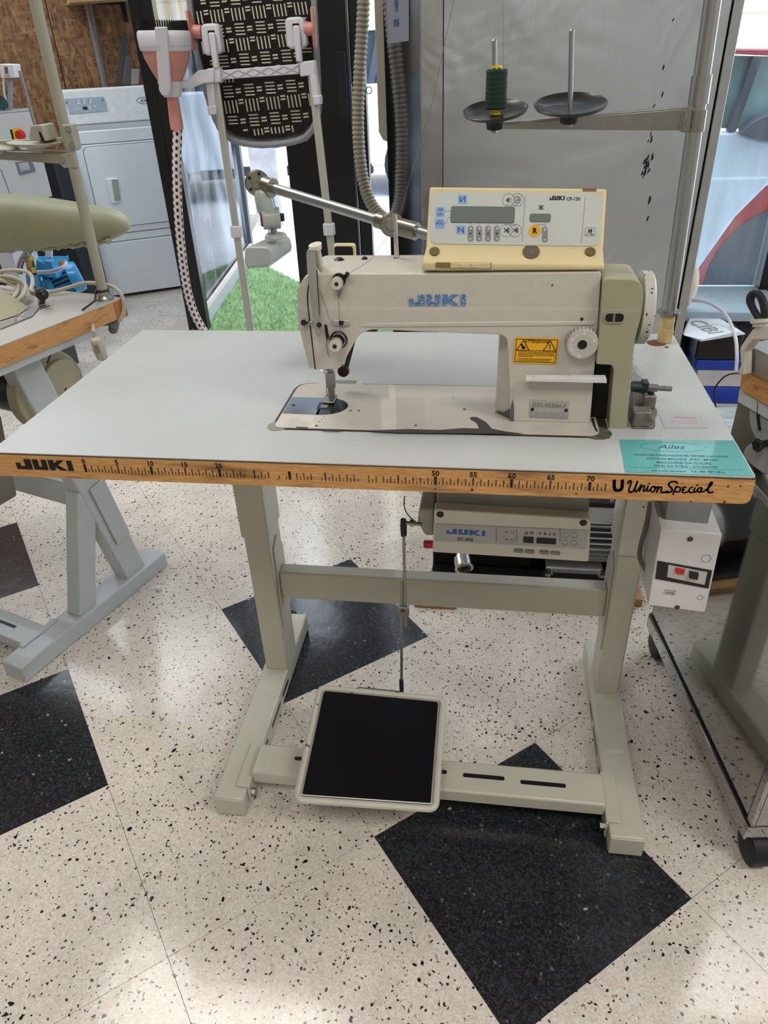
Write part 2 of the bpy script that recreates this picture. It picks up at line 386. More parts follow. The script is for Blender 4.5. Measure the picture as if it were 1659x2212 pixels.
ROOTLOC = {}
def tagp(o, label=None, cat=None, group=None, kind=None):
    if label: o['label'] = label
    if cat: o['category'] = cat
    if group: o['group'] = group
    if kind: o['kind'] = kind
    return o
def rootloc(o):
    while o.parent: o = o.parent
    return o.location.copy()
def mesh_from(name, mb, m, off, bev=0., ang=35, smooth=True):
    me = bpy.data.meshes.new(name)
    bm = mb.bm
    bmesh.ops.translate(bm, verts=bm.verts, vec=-off)
    bm.to_mesh(me); bm.free()
    me.materials.append(m)
    if smooth:
        me.shade_smooth(); me.set_sharp_from_angle(angle=math.radians(ang))
    return me
def part(name, mb, m, parent, bev=0., seg=2, label=None, kind=None, ang=35, smooth=True):
    off = rootloc(parent) if parent else Vector((0, 0, 0))
    o = bpy.data.objects.new(name, mesh_from(name, mb, m, off, ang=ang, smooth=smooth)); COL.objects.link(o)
    o.parent = parent
    if bev:
        b = o.modifiers.new('bevel', 'BEVEL'); b.width = bev; b.segments = seg; b.limit_method = 'ANGLE'; b.angle_limit = math.radians(40)
    if label: o['label'] = label
    if kind: o['kind'] = kind
    return o
def thing(name, loc, label=None, cat=None, group=None, kind=None):
    o = bpy.data.objects.new(name, None); COL.objects.link(o); o.location = loc; o.empty_display_size = .05
    tagp(o, label, cat, group, kind); return o
def solo(name, mb, m, label, cat, bev=0., group=None, **k):
    o = part(name, mb, m, None, bev, **k); tagp(o, label, cat, group); return o
def struct(name, mb, m, bev=0., parent=None, **k):
    o = part(name, mb, m, parent, bev, **k)
    if not parent: o['kind'] = 'structure'
    return o

def frame(o, xd, yd):
    xd = Vector(xd).normalized(); yd = Vector(yd); yd = (yd - xd * yd.dot(xd)).normalized(); zd = xd.cross(yd)
    return Matrix(((xd.x, yd.x, zd.x, o[0]), (xd.y, yd.y, zd.y, o[1]), (xd.z, yd.z, zd.z, o[2]), (0, 0, 0, 1)))
def text_mb(mb, s, size, M, th=.0003, bold=0., shear=0., align='CENTER', sx=1.):
    cu = bpy.data.curves.new('lettering', 'FONT'); cu.body = s; cu.size = size; cu.align_x = align; cu.align_y = 'CENTER'
    cu.extrude = th; cu.offset = bold; cu.shear = shear; cu.resolution_u = 2
    o = bpy.data.objects.new('lettering', cu); COL.objects.link(o)
    dg = bpy.context.evaluated_depsgraph_get(); me = bpy.data.meshes.new_from_object(o.evaluated_get(dg))
    me.transform(M @ Matrix.Diagonal((sx, 1, 1, 1))); mb.bm.from_mesh(me)
    bpy.data.objects.remove(o); bpy.data.curves.remove(cu); bpy.data.meshes.remove(me)
    return mb
LOGO = [[(0, 0), (1.7, 0), (1.7, 1), (1.0, 1), (1.0, .3), (.5, .3), (.5, .62), (0, .62)],
        [(1.9, 0), (3.4, 0), (3.4, 1), (2.85, 1), (2.85, .3), (2.5, .3), (2.5, 1), (1.9, 1)],
        [(3.6, 0), (4.2, 0), (4.2, .36), (4.75, 0), (5.45, 0), (4.6, .52), (5.35, 1), (4.7, 1), (4.2, .66), (4.2, 1), (3.6, 1)],
        [(5.6, 0), (6.15, 0), (6.15, 1), (5.6, 1)]]
def logo(mb, M, w, h, th=.0004):
    for pl in LOGO:
        mb.poly([M @ Vector((x / 6.15 * w, y * h, 0)) for x, y in pl], (M.to_3x3() @ Vector((0, 0, th))))
    return mb
def flat(mb, M, pts, th=.0004, z0=0.):
    mb.poly([M @ Vector((x, y, z0)) for x, y in pts], M.to_3x3() @ Vector((0, 0, th))); return mb
def rect(x0, x1, y0, y1): return [(x0, y0), (x1, y0), (x1, y1), (x0, y1)]
def circ(x, y, r, n=20): return [(x + r * math.cos(2 * math.pi * i / n), y + r * math.sin(2 * math.pi * i / n)) for i in range(n)]
def ringf(mb, M, x, y, r, t, n=20, th=.0003, z0=0):
    for i in range(n):
        a, b = 2 * math.pi * i / n, 2 * math.pi * (i + 1) / n
        flat(mb, M, [(x + r * math.cos(a), y + r * math.sin(a)), (x + r * math.cos(b), y + r * math.sin(b)), (x + (r - t) * math.cos(b), y + (r - t) * math.sin(b)), (x + (r - t) * math.cos(a), y + (r - t) * math.sin(a))], th, z0)
    return mb
def stroke(mb, M, pts, t, th=.0003, smooth=1, z0=0):
    P = [Vector((p[0], p[1])) for p in pts]
    for _ in range(smooth):
        Q = [P[0]]
        for a, b in zip(P, P[1:]): Q += [a * .75 + b * .25, a * .25 + b * .75]
        P = Q + [P[-1]]
    for a, b in zip(P, P[1:]):
        d = b - a
        if d.length < 1e-6: continue
        d.normalize(); n = Vector((-d.y, d.x)) * t / 2; e = d * t * .25
        flat(mb, M, [(a - e - n)[:], (b + e - n)[:], (b + e + n)[:], (a - e + n)[:]], th, z0)
    return mb

# ================================================================== SETTING
H = .789
AX = Vector((math.cos(math.radians(15)), math.sin(math.radians(15)), 0))     # room axes
# ---- floor of terrazzo tiles, turned 39 degrees to the table
TI = Vector((.637, -.771, 0)).normalized(); TJ = Vector((.771, .637, 0)).normalized(); TO = Vector((-.1239, .5892, 0)); TS = .40
fl = MB(); fl.bx(-4.2, 4.2, -3.0, 6.2, -.05, -.0125)
floor = struct('floor', fl, mat('tile_joint_grout', (150, 140, 128), .8))
DARKT = {(0, 0), (2, 0), (0, -2), (-2, -2), (4, 2), (-4, -4), (2, -6), (4, -4), (-2, -6)}
GRASS = [(-.985, 2.3), (-1.19, 4.42), (-.70, 3.80), (-.1, 3.22), (.32, 2.9), (.32, 2.3)]
def tilemesh(m):
    b = MB(); g = .0004; e = TS - g
    b.poly([TI * g + TJ * g, TI * e + TJ * g, TI * e + TJ * e, TI * g + TJ * e], (0, 0, .012)); 
    return mesh_from('tile', b, m, Vector((0, 0, 0)), smooth=False)
TM = {False: tilemesh(T_LIGHT), True: tilemesh(T_DARK)}
NC = Vector((-.98, 2.75, 0))
def in_shop(c):
    # inside: in front of the shop front line, or left of the glass partition
    return c.y < 2.45 or (c.x < -1.0 - (c.y - 2.87) * .14)
k = 0
for i in range(-13, 8):
    for j in range(-8, 9):
        c = TO + TI * TS * (i + .5) + TJ * TS * (j + .5)
        if not (-3.4 < c.x < 2.9 and -1.0 < c.y < 5.3): continue
        if c.y > 1.2 and c.x > 1.4: continue
        if c.y < .2 and (c.x < -1.3): continue
        if c.y > 2.2 and c.x > .6: continue
        if not in_shop(c - Vector((.0, .3, 0))) : continue
        p = TO + TI * TS * i + TJ * TS * j
        o = bpy.data.objects.new('tile', TM[(i, j) in DARKT]); COL.objects.link(o); o.parent = floor
        o.location = (p.x, p.y, -.012); k += 1
print('tiles', k)

# ---- outside ground, artificial grass
solo_pave = struct('trim_1', MB().poly([(-1.16, 3.9, -.01), (-3.2, 14, -.01), (9, 14, -.01), (9, 2.6, -.01), (.34, 2.6, -.01), (.34, 2.2, -.01), (-.9, 2.2, -.01)], (0, 0, .013)), PAVE)
solo_pave.name = 'pavement'; solo_pave['label'] = 'bright pale pavement outside the shop'
g = thing('artificial_grass_mat', (-.5, 3.0, .003), 'green artificial grass mat laid in the glass entrance recess', 'grass mat')
part('mat_base', MB().poly([(x, y, .003) for x, y in GRASS], (0, 0, .006)), GRASSM, g)
gb = MB()
def inpoly(x, y, P):
    c = False
    for i in range(len(P)):
        (x1, y1), (x2, y2) = P[i], P[i - 1]
        if (y1 > y) != (y2 > y) and x < (x2 - x1) * (y - y1) / (y2 - y1) + x1: c = not c
    return c
n = 0
while n < 26000:
    x, y = random.uniform(-1.2, .32), random.uniform(2.3, 4.42)
    if not inpoly(x, y, GRASS): continue
    a = random.uniform(0, 6.28); h = random.uniform(.012, .026); w_ = .0022
    d = Vector((math.cos(a), math.sin(a), 0)); l = Vector((random.uniform(-.008, .008), random.uniform(-.008, .008), h)); p = Vector((x, y, .009))
    gb.bm.faces.new([gb.bm.verts.new(p - d * w_), gb.bm.verts.new(p + d * w_), gb.bm.verts.new(p + l)]); n += 1
part('grass_blades', gb, GRASSB, g, kind='stuff', smooth=False)

# ---- walls
def wallprism(name, p0, p1, z0, z1, th, m, **k):
    p0, p1 = Vector((p0[0], p0[1], z0)), Vector((p1[0], p1[1], z0)); d = (p1 - p0).normalized(); nrm = Vector((-d.y, d.x, 0)) * th
    return struct(name, MB().poly([p0, p1, p1 + nrm, p0 + nrm], (0, 0, z1 - z0)), m, **k)
DA = Vector((math.cos(math.radians(31)), math.sin(math.radians(31)), 0)); DB = Vector((-DA.y, DA.x, 0))   # dryer axes
DP = Vector((-1.80, 3.42, 0))
wl = DP + DB * .80
CEIL = 2.85
ow = struct('wall_back', MB().poly([wl - DA * 3.2, wl + DA * .80, wl + DA * .80 + DB * .05, wl - DA * 3.2 + DB * .05], (0, 0, CEIL)), mat('wall_core', (90, 70, 50), .8))
for a, b in ((-3.2, -1.87), (-1.864, -.62), (-.614, .06), (.066, .80)):
    part('panel', MB().poly([wl + DA * a - DB * .002, wl + DA * b - DB * .002, wl + DA * b - DB * .016, wl + DA * a - DB * .016], (0, 0, CEIL)), OSB, ow, bev=.001)
wallprism('wall_left', (-4.0, -3.0), (-4.0, 2.6), 0, CEIL, .1, WALLW)
wallprism('wall_front', (-4.0, -3.0), (3.4, -3.0), 0, CEIL, -.1, mat('shop_wall', (196, 192, 184), .7, var=.15, vs=1.2))
wallprism('wall_right', (3.4, -3.0), (3.4, 2.2), 0, CEIL, -.1, mat('shop_wall_right', (214, 214, 210), .7, var=.12, vs=1.2))
struct('ceiling', MB().poly([(-4.1, -3.1, CEIL), (3.5, -3.1, CEIL), (3.5, 2.4, CEIL), (.4, 2.6, CEIL), (-.95, 3.0, CEIL), (-1.2, 4.6, CEIL), (-2.8, 5.3, CEIL), (-4.1, 4.2, CEIL)], (0, 0, .1)), mat('ceiling_paint', (190, 190, 186), .9))

# ---- glass partition of the entrance: post, pane, rail
PA = at(430, 706, z=0); PB = Vector((-1.20, 4.42, 0)); PA = Vector((-1.0, 2.87, 0))
GD = (PB - PA).normalized(); GN = Vector((-GD.y, GD.x, 0))
w1 = thing('window_1', (PA.x, PA.y, 0), 'glass side wall of the entrance with a black corner post', None, kind='structure')
part('post', MB().poly([PA - GN * .0 - GD * .07, PA - GN * .05 - GD * .07, PA - GN * .05, PA], (0, 0, 2.8)), BFRAME, w1, bev=.003)
part('post', MB().poly([PA + GN * .06 - GD * .05, PA + GN * .005 - GD * .05, PA + GN * .005 , PA + GN * .06 ], (0, 0, 2.8)), BFRAME, w1, bev=.003)
part('bottom_rail', MB().poly([PA + GN * .03, PA - GN * .03, PB - GN * .03, PB + GN * .03], (0, 0, .09)), GENAM, w1, bev=.004)
part('rail_strip', MB().poly([PA - GN * .031 + Vector((0, 0, .09)), PA - GN * .012 + Vector((0, 0, .09)), PB - GN * .012 + Vector((0, 0, .09)), PB - GN * .031 + Vector((0, 0, .09))], (0, 0, .02)), mat('rail_pale', (190, 180, 176), .4), w1)
part('pane', MB().poly([PA + GN * .004 + Vector((0, 0, .09)), PA - GN * .004 + Vector((0, 0, .09)), PB - GN * .004 + Vector((0, 0, .09)), PB + GN * .004 + Vector((0, 0, .09))], (0, 0, 2.6)), GLASS, w1, smooth=False)
# far closing panel of the recess: dark blue-grey glazed shutter
q0 = PB; q1 = at(556, 420, y=4.35); q1.z = 0
part('shutter_panel', MB().poly([PA + GD * .55 + GN * .012, PB + GN * .012, PB + GN * .03, PA + GD * .55 + GN * .03], (0, 0, 2.6)), mat('blue_grey_film', (104, 116, 146), .2, var=.08, vs=3, coat=.5), w1)
part('end_post', MB().poly([PB + GN * .05, PB - GN * .03, PB - GN * .03 + GD * .07, PB + GN * .05 + GD * .07], (0, 0, 2.8)), mat('grey_post', (70, 76, 84), .4), w1, bev=.003)

# ---- black sliding door frame in the shop front
Yd = 2.55
dx0 = at(655, 690, y=Yd).x; dx1 = at(808, 600, y=Yd).x
d1 = thing('door_1', ((dx0 + dx1) / 2, Yd, 0), 'black aluminium sliding door stile with a recessed pull', None, kind='structure')
wdt = dx1 - dx0
part('stile', MB().bx(dx0, dx0 + wdt * .42, Yd, Yd + .05, 0, 2.75), BFRAME, d1, bev=.004)
part('stile', MB().bx(dx0 + wdt * .43, dx1 - wdt * .17, Yd - .02, Yd + .03, 0, 2.75), BFRAME, d1, bev=.006)
part('stile', MB().bx(dx1 - wdt * .16, dx1, Yd, Yd + .05, 0, 2.75), BFRAME, d1, bev=.006)
hx = at(741, 180, y=Yd - .02)
part('pull_handle', MB().poly(rp([(hx.x - .02, Yd - .026, hx.z - .12), (hx.x + .016, Yd - .026, hx.z - .12), (hx.x + .016, Yd - .026, hx.z + .11), (hx.x - .02, Yd - .026, hx.z + .11)], .012), (0, .006, 0)), mat('black_handle', (26, 28, 32), .3), d1, bev=.002)
kc = at(797, 195, y=Yd - .03)
part('key_bow', MB().ring(kc, (0, 1, 0), .012, .0018), BLACK, d1)

# ---- outside: pillar, pale building, street
Yp = 5.6
px0, px1 = at(574, 400, y=Yp).x, at(604, 400, y=Yp).x
pil = struct('trim_2', MB().bx(px0 - .12, px1, Yp, Yp + .3, 0, 3.2), STONE, bev=.01); pil.name = 'stone_pillar'; pil['kind'] = 'structure'
a0 = at(350, 60, y=6.2); a1 = at(395, 60, y=6.2)
sp2 = struct('trim_3', MB().bx(a0.x, a1.x + .1, 6.2, 6.5, 0, 3.6), mat('grey_stone_pier', (170, 160, 148), .8, var=.12, vs=5)); sp2.name = 'stone_pier'
bush = MB()
for q in range(260):
    c = at(338, 20, y=6.6) + Vector((random.gauss(0, .10), random.gauss(0, .1), random.gauss(0, .22))); a = random.uniform(0, 6.28)
    u = Vector((math.cos(a), math.sin(a), random.uniform(-.6, .6))) * .035; v = Vector((-math.sin(a), math.cos(a), .6)) * .018
    bush.face([c - u, c + v, c + u, c - v])
solo('climbing_plant', bush, mat('leaf_green', (96, 140, 66), .6, var=.3, vs=20), 'green climbing plant seen through the glass at the very top left', 'plant', smooth=False)
bw = struct('trim_4', MB().bx(-4.5, 9, 9.4, 9.6, -.2, 5.5), STONEW); bw.name = 'street_facade'
for z in (1.05, 1.42, 1.8, 2.2, 2.6):
    part('stone_course', MB().bx(-4.5, 9, 9.385, 9.4, z + .012, z + .35), STONEW, bw, bev=.004)

# car parked across the entrance (pale, seen in the gaps) and the white and red car behind the right window
def car(name, label, x0, x1, y, zr, paint, paint2, belt, sill):
    """simple hatchback side: x0..x1 long, near side at y"""
    r = thing(name, ((x0 + x1) / 2, y + .8, 0), label, 'car')
    L = x1 - x0
    prof = [(0, sill), (.02, sill + .3), (.04, belt - .12), (.22, belt), (.36, zr - .03), (.46, zr), (.75, zr), (.93, belt + .05), (.99, belt - .1), (1, sill + .2), (.99, sill)]
    body = [(x0 + a * L, z) for a, z in prof if z <= belt + .06]
    part('body', MB().poly(rp([(x, y, z) for x, z in body], .05), (0, 1.55, 0)), paint, r, bev=.03, seg=3)
    cab = [(x0 + .20 * L, belt - .02), (x0 + .36 * L, zr - .03), (x0 + .46 * L, zr), (x0 + .75 * L, zr), (x0 + .92 * L, belt - .02)]
    part('cabin', MB().poly([(x, y + .12, z) for x, z in cab], (0, 1.3, 0)), mat('car_window_glass', (60, 72, 80), .08, var=.2, vs=4, coat=1.), r, bev=.03, seg=3)
    part('roof', MB().poly(rp([(x0 + .37 * L, y + .09, zr - .05), (x0 + .46 * L, y + .09, zr + .01), (x0 + .75 * L, y + .09, zr + .01), (x0 + .79 * L, y + .09, zr - .05)], .02), (0, 1.36, 0)), paint2, r, bev=.01)
    for f in (.17, .80):
        wc = (x0 + f * L, y - .01, .30 + sill - .28)
        part('wheel', MB().rev([((wc[0], y - .012, wc[2]), .30), ((wc[0], y + .2, wc[2]), .30)], 28), RUBBER, r, bev=.02)
        part('rim', MB().rev([((wc[0], y - .02, wc[2]), .17), ((wc[0], y + .05, wc[2]), .19)], 20), ALU, r)
    for f in (.50, .70):
        part('pillar', MB().beam((x0 + f * L, y + .10, belt), (x0 + (f + .03) * L, y + .10, zr), .06, .03, (0, 1, 0)), CARG, r)
    part('sill', MB().bx(x0 + .25 * L, x0 + .70 * L, y - .015, y + .1, sill - .06, sill + .03), mat('car_sill_shade', (26, 28, 30), .5), r, bev=.01)  # dark strip, the car's underside shadow painted into its colour
    return r
car('white_car', 'pale white car parked outside, seen between pillar and black door', -3.6, .6, 6.9, 1.45, CARW, CARW, .95, .28)

# right window: white and red car close behind the glass
cy = 3.7
def cq(px, py, yy=cy): return at(px, py, y=yy)
rc = thing('red_and_white_car', (cq(1640, 300).x, cy + .7, 0), 'white and red car parked right behind the window on the right', 'car')
def cp_(pts, m, name, dy=0., th=.12, bev=.01, r=0.0):
    P = [cq(a, b) + Vector((0, dy, 0)) for a, b in pts]
    if r: P = rp(P, r)
    return part(name, MB().poly(P, (0, th, 0)), m, rc, bev)
cp_([(1480, 290), (1590, 283), (1645, 300), (1800, 310), (1760, 420), (1660, 400), (1590, 470), (1540, 540), (1470, 640)], CARW, 'door_panel', 0, .3, .02)
cp_([(1460, 700), (1470, 640), (1545, 520), (1662, 362), (1780, 380), (1780, 500), (1655, 470), (1600, 530), (1572, 640)], CARR, 'fender', .012, .3, .015)
cp_([(1480, 118), (1592, 117), (1700, 122), (1800, 140), (1800, 106), (1592, 104), (1480, 106)], CARR, 'roof', 0, .6, .01)
cp_([(1480, 270), (1575, 280), (1800, 285), (1800, 125), (1480, 118)], mat('car_side_glass', (118, 150, 156), .06, var=.35, vs=5, coat=1.), 'window', .06, .05, .002)
cp_([(1572, 284), (1590, 284), (1650, 124), (1628, 122)], CARG, 'window_pillar', .0, .05, .004)
cp_([(1592, 284), (1610, 262), (1640, 244), (1700, 238), (1760, 262), (1760, 300), (1680, 306), (1640, 300), (1610, 290)], CARG, 'wing_mirror', -.1, .12, .02, .03)
wcn = cq(1690, 610); 
part('wheel', MB().rev([((wcn.x, cy + .02, wcn.z), .30), ((wcn.x, cy + .22, wcn.z), .30)], 32), RUBBER, rc, bev=.03)
part('wheel_arch', MB().rev([((wcn.x, cy + .005, wcn.z), .43), ((wcn.x, cy + .03, wcn.z), .43)], 32), mat('wheel_arch_grey', (70, 76, 88), .7), rc)
cp_([(1440, 760), (1460, 640), (1640, 640), (1800, 640), (1800, 760)], mat('bumper_grey', (120, 126, 138), .7), 'bumper', .05, .2, .01)

# right window frame and pane
Yw = 2.35
fx0 = at(1655, 470, y=Yw)
w2 = thing('window_2', (fx0.x, Yw, 0), 'shop window with a black frame on the right', None, kind='structure')
part('frame_post', MB().bx(fx0.x + .02, fx0.x + .28, Yw - .05, Yw + .05, 0, 2.75), BFRAME, w2, bev=.004)
part('pane', MB().bx(1.25, fx0.x + .02, Yw, Yw + .006, .38, 2.6), GLASS, w2, smooth=False)
part('window_sill', MB().bx(1.25, fx0.x + .05, Yw - .35, Yw + .02, .34, .375), mat('sill_pale', (170, 192, 206), .4), w2, bev=.003)
part('sill_wall', MB().bx(1.25, fx0.x + .05, Yw - .30, Yw, 0, .34), mat('sill_dark', (50, 50, 52), .7), w2)

# ================================================================== MAIN SEWING TABLE
XL, XR, D0 = -.143, .8996, .535
tb = thing('sewing_table', (.378, .26, 0), 'white topped sewing machine table with a wooden ruler edge on a grey beige steel stand', 'sewing table', 'industrial sewing tables')
top = MB().poly(rp([(XL, 0, H - .0015), (XR, 0, H - .0015), (XR, D0, H - .0015), (XL, D0, H - .0015)], .006), (0, 0, .0015))
part('laminate_top', top, LAM, tb)
part('core', MB().poly(rp([(XL + .001, .006, H - .04), (XR - .001, .006, H - .04), (XR - .001, D0 - .001, H - .04), (XL + .001, D0 - .001, H - .04)], .006), (0, 0, .0384)), mat('chipboard_core', (150, 118, 80), .7), tb)
part('edge_strip', MB().poly(rp([(XL, -.001, H - .0385), (XR, -.001, H - .0385), (XR, -.001, H - .0018), (XL, -.001, H - .0018)], [.006, .010, .001, .001]), (0, .008, 0)), WOOD, tb)
part('edge_strip', MB().bx(XR - .004, XR + .001, .006, D0, H - .0385, H - .0018), WOOD2, tb)
part('edge_seam', MB().bx(XL, XR, -.0014, .001, H - .0022, H - .0014), mat('dark_seam', (60, 44, 32), .8), tb)
# printed ruler, logo and script on the front edge
Yf = -.00135
FM = frame((0, Yf, H), (1, 0, 0), (0, 0, 1))
rl = MB()
for i in range(0, 145):
    x = i * .005
    cm = i / 2
    if 23.9 < cm < 24.6 or (25 < cm < 44 and random.random() < .2): continue
    if cm > 72.2: break
    if cm == int(cm):
        n5 = int(cm) % 5 == 0; n10 = int(cm) % 10 == 0
        h = .0125 if n5 else .0105; t = .0036 if n10 else (.0017 if n5 else .0011)
    else: h = .0055; t = .0009
    flat(rl, FM, rect(x - t / 2, x + t / 2, -.0265, -.0265 + h), .0003)
part('ruler_marks', rl, INKW, tb, smooth=False, kind='stuff')
rn = MB()
for v in (0, 5, 10, 15, 20, 50, 55, 60, 65, 70):
    text_mb(rn, str(v), .0105, frame((v / 100, Yf, H - .0095), (1, 0, 0), (0, 0, 1)), .0002, bold=.0002)
part('ruler_numbers', rn, INK, tb, smooth=False, kind='stuff')
a, b = at(38, 1012, y=Yf), at(160, 1017, y=Yf)
part('edge_logo', logo(MB(), frame((a.x, Yf, a.z - .0005), (1, 0, 0), (0, 0, 1)), b.x - a.x, .0165), INK, tb, smooth=False)
SC8 = 1 / 4.894
def c8(p): q = at(1320 + p[0] * SC8, 930 + p[1] * SC8, y=Yf); return (q.x, q.z - H)
sc = MB()
for pts, t in [([(35, 525), (32, 600), (45, 632), (100, 632), (118, 605), (120, 525)], .0040),
               ([(180, 560), (185, 535), (215, 530), (208, 570), (182, 640), (205, 655), (240, 640), (268, 570), (280, 535)], .0022),
               ([(268, 570), (248, 630), (262, 652), (285, 625), (312, 585)], .0020),
               ([(318, 570), (300, 645)], .0020), ([(302, 635), (330, 585), (355, 580), (350, 605), (338, 640), (355, 645), (378, 610)], .0018),
               ([(392, 585), (376, 630), (390, 648), (415, 620)], .0018), ([(402, 558), (404, 562)], .0022),
               ([(455, 590), (425, 600), (415, 635), (440, 655), (468, 625), (470, 595), (450, 590), (455, 605), (490, 600)], .0018),
               ([(498, 590), (482, 655)], .0020), ([(484, 645), (512, 598), (538, 595), (532, 625), (524, 655), (560, 655), (600, 640)], .0018),
               ([(700, 560), (690, 540), (640, 538), (608, 560), (612, 585), (640, 605), (650, 635), (620, 655), (560, 652), (530, 655)], .0022),
               ([(690, 590), (672, 630), (655, 675)], .0020), ([(678, 615), (700, 595), (735, 600), (730, 640), (700, 655), (680, 640)], .0018),
               ([(795, 600), (765, 595), (752, 615), (775, 625)], .0018), ([(775, 625), (748, 635), (755, 658), (800, 655), (825, 635)], .0018),
               ([(862, 600), (835, 605), (822, 635), (838, 660), (870, 650)], .0018), ([(888, 605), (872, 645), (890, 655), (910, 630)], .0018), ([(912, 575), (914, 579)], .0024),
               ([(955, 605), (925, 605), (912, 635), (930, 660), (955, 630), (962, 608)], .0018), ([(962, 608), (948, 645), (975, 650), (1010, 620)], .0018),
               ([(1000, 630), (1050, 590), (1075, 545), (1050, 550), (1030, 600), (1020, 645), (1045, 660), (1078, 650)], .0022)]:
    stroke(sc, FM, [c8(p) for p in pts], t, smooth=2)
part('script_lettering', sc, INK, tb, smooth=False)
# stains and screw marks along the edge
st = MB()
for (px, py, r) in [(1390, 1095, .0016), (1565, 1084, .0018), (1573, 1051, .0014), (1600, 1050, .0013), (1492, 1083, .0012), (1245, 1067, .0014), (1020, 1058, .002), (600, 1035, .001), (940, 1056, .0012)]:
    q = at(px, py, y=Yf); flat(st, FM, circ(q.x, q.z - H, r, 10), .0002)
part('edge_marks', st, mat('dark_stain', (84, 56, 34), .7), tb, smooth=False, kind='stuff')
# cable hole and small hole
q = at(1418, 741, z=H)
part('cable_hole', MB().rev([(q + Vector((0, 0, -.02)), .017), (q + Vector((0, 0, .0003)), .017)], 28), mat('hole_brown', (104, 70, 40), .8, var=.3), tb)
q = at(1440, 750, z=H); part('small_hole', MB().rev([(q, .0035), (q + Vector((0, 0, .0004)), .0035)], 14), BLACK, tb)
# bed cut-out
part('bed_cutout', MB().poly(rp([(.2475, .0965, H - .002), (.735, .0965, H - .002), (.735, .2735, H - .002), (.2475, .2735, H - .002)], [.004, .004, .004, .03]), (0, 0, .0024)), mat('cutout_edge', (62, 44, 32), .6, var=.3), tb)
for (px, py, rx) in [(600, 921, .0155), (1290, 936, .020)]:
    q = at(px, py, z=H)
    part('corner_rubber', MB().rev([(q + Vector((0, 0, -.003)), rx), (q + Vector((0, 0, .0007)), rx), (q + Vector((0, 0, .0009)), rx * .8)], 28), mat('corner_rubber', (138, 138, 126), .5) if px < 1000 else mat('dirty_corner', (88, 84, 74), .7, var=.4, vs=90), tb)
p0, p1 = at(688, 829, z=H), at(787, 829, z=H)
part('hinge_plate', MB().poly(rp([(p0.x, .262, H + .0001), (p1.x, .262, H + .0001), (p1.x - .004, .29, H + .0001), (p0.x + .004, .29, H + .0001)], .006), (0, 0, .0012)), FRAME, tb, bev=.0004)
part('hinge_plate', MB().bx(p0.x + .012, p1.x - .014, .266, .284, H + .0012, H + .0018), mat('hinge_dark', (126, 128, 124), .4), tb)

# ---- the steel stand (one welded unit with the table)
def sq(mb, x0, x1, y0, y1, z0, z1): return mb.bx(x0, x1, y0, y1, z0, z1)
for sx, (lx0, lx1, fx0_, fx1_) in enumerate([(.078, .131, .070, .130), (.824, .872, .815, .876)]):
    f = part('foot', sq(MB(), fx0_, fx1_, -.012, .535 if sx == 0 else .50, .002, .050), FRAME, tb, bev=.004)
    part('end_cap', sq(MB(), fx0_ + .001, fx1_ - .001, -.0145, -.012, .004, .048), FRAME, f, bev=.001)
    lg = part('leg', sq(MB(), lx0, lx1, .337, .417, .048, .50), FRAME, tb, bev=.004)
    part('upper_leg', sq(MB(), lx0 - .004, lx1 + .003, .333, .422, .42, .749), FRAME, lg, bev=.004)
    inn = 1 if sx == 0 else -1
    xi = (lx1 + .003) if sx == 0 else (lx0 - .004)
    part('adjusting_slot', MB().bx(min(xi, xi + inn * .0006), max(xi, xi + inn * .0006), .366, .370, .60, .72), DMETAL, lg)
    part('clamp_bolt', MB().rev([((xi, .368, .655), .013), ((xi + inn * .003, .368, .655), .013), ((xi + inn * .0031, .368, .655), .008), ((xi + inn * .014, .368, .655), .008)], 6).rev([((xi, .368, .655), .016), ((xi + inn * .002, .368, .655), .016)], 20), METAL, lg)
    x2 = lx1 if sx == 0 else lx0
    part('gusset_plate', MB().poly(rp([(x2, .345, .165), (x2, .385, .165), (x2, .410, .20), (x2, .410, .36), (x2, .385, .40), (x2, .352, .385)], .008), (inn * .004, 0, 0)), FRAME, lg, bev=.001)
    part('top_bracket', sq(MB(), lx0 - .012, lx1 + .012, .03, .50, .735, .748), FRAME, tb, bev=.002)
    # slots in the inner wall of the foot
    xf = fx1_ if sx == 0 else fx0_
    for (ya, yb) in ((.07, .155), (.19, .26), (.28, .33)):
        part('foot_slot', MB().bx(min(xf, xf + inn * .0006), max(xf, xf + inn * .0006), ya, yb, .020, .029), BLACK, f)
    # saddle that carries the lower bar
    part('saddle', MB().poly(rp([(xf - inn * .022, .015, .051), (xf + inn * .004, .015, .051), (xf + inn * .004, .125, .051), (xf - inn * .022, .125, .051)], .004), (0, 0, .004)), FRAME, f, bev=.001)
    part('saddle_side', MB().bx(min(xf + inn * .0008, xf + inn * .0045), max(xf + inn * .0008, xf + inn * .0045), .012, .125, .012, .053), FRAME, f, bev=.001)
    part('saddle_bolt', MB().rev([((xf + inn * .004, .022, .03), .008), ((xf + inn * .013, .022, .03), .008)], 6).rev([((xf + inn * .004, .114, .034), .006), ((xf + inn * .016, .114, .034), .006)], 6), METAL, f)
cb = part('crossbar', MB().bx(.1345, .8205, .358, .392, .247, .318), FRAME, tb, bev=.004)
lb = part('lower_bar', MB().bx(.1345, .8105, .036, .106, .040, .072), FRAME, tb, bev=.004)
for px0_, px1_, py0_ in ((1000, 1090, 1674), (1124, 1222, 1689), (950, 965, 1667), (636, 652, 1638)):
    a = at(px0_, py0_, z=.072); b = at(px1_, py0_ + 4, z=.072)
    part('bar_slot', MB().poly(rp([(a.x, a.y - .0045, .0718), (b.x, a.y - .0045, .0718), (b.x, a.y + .0045, .0718), (a.x, a.y + .0045, .0718)], .0045), (0, 0, .0008)), BLACK, lb)
q = at(627, 1336, z=.030)
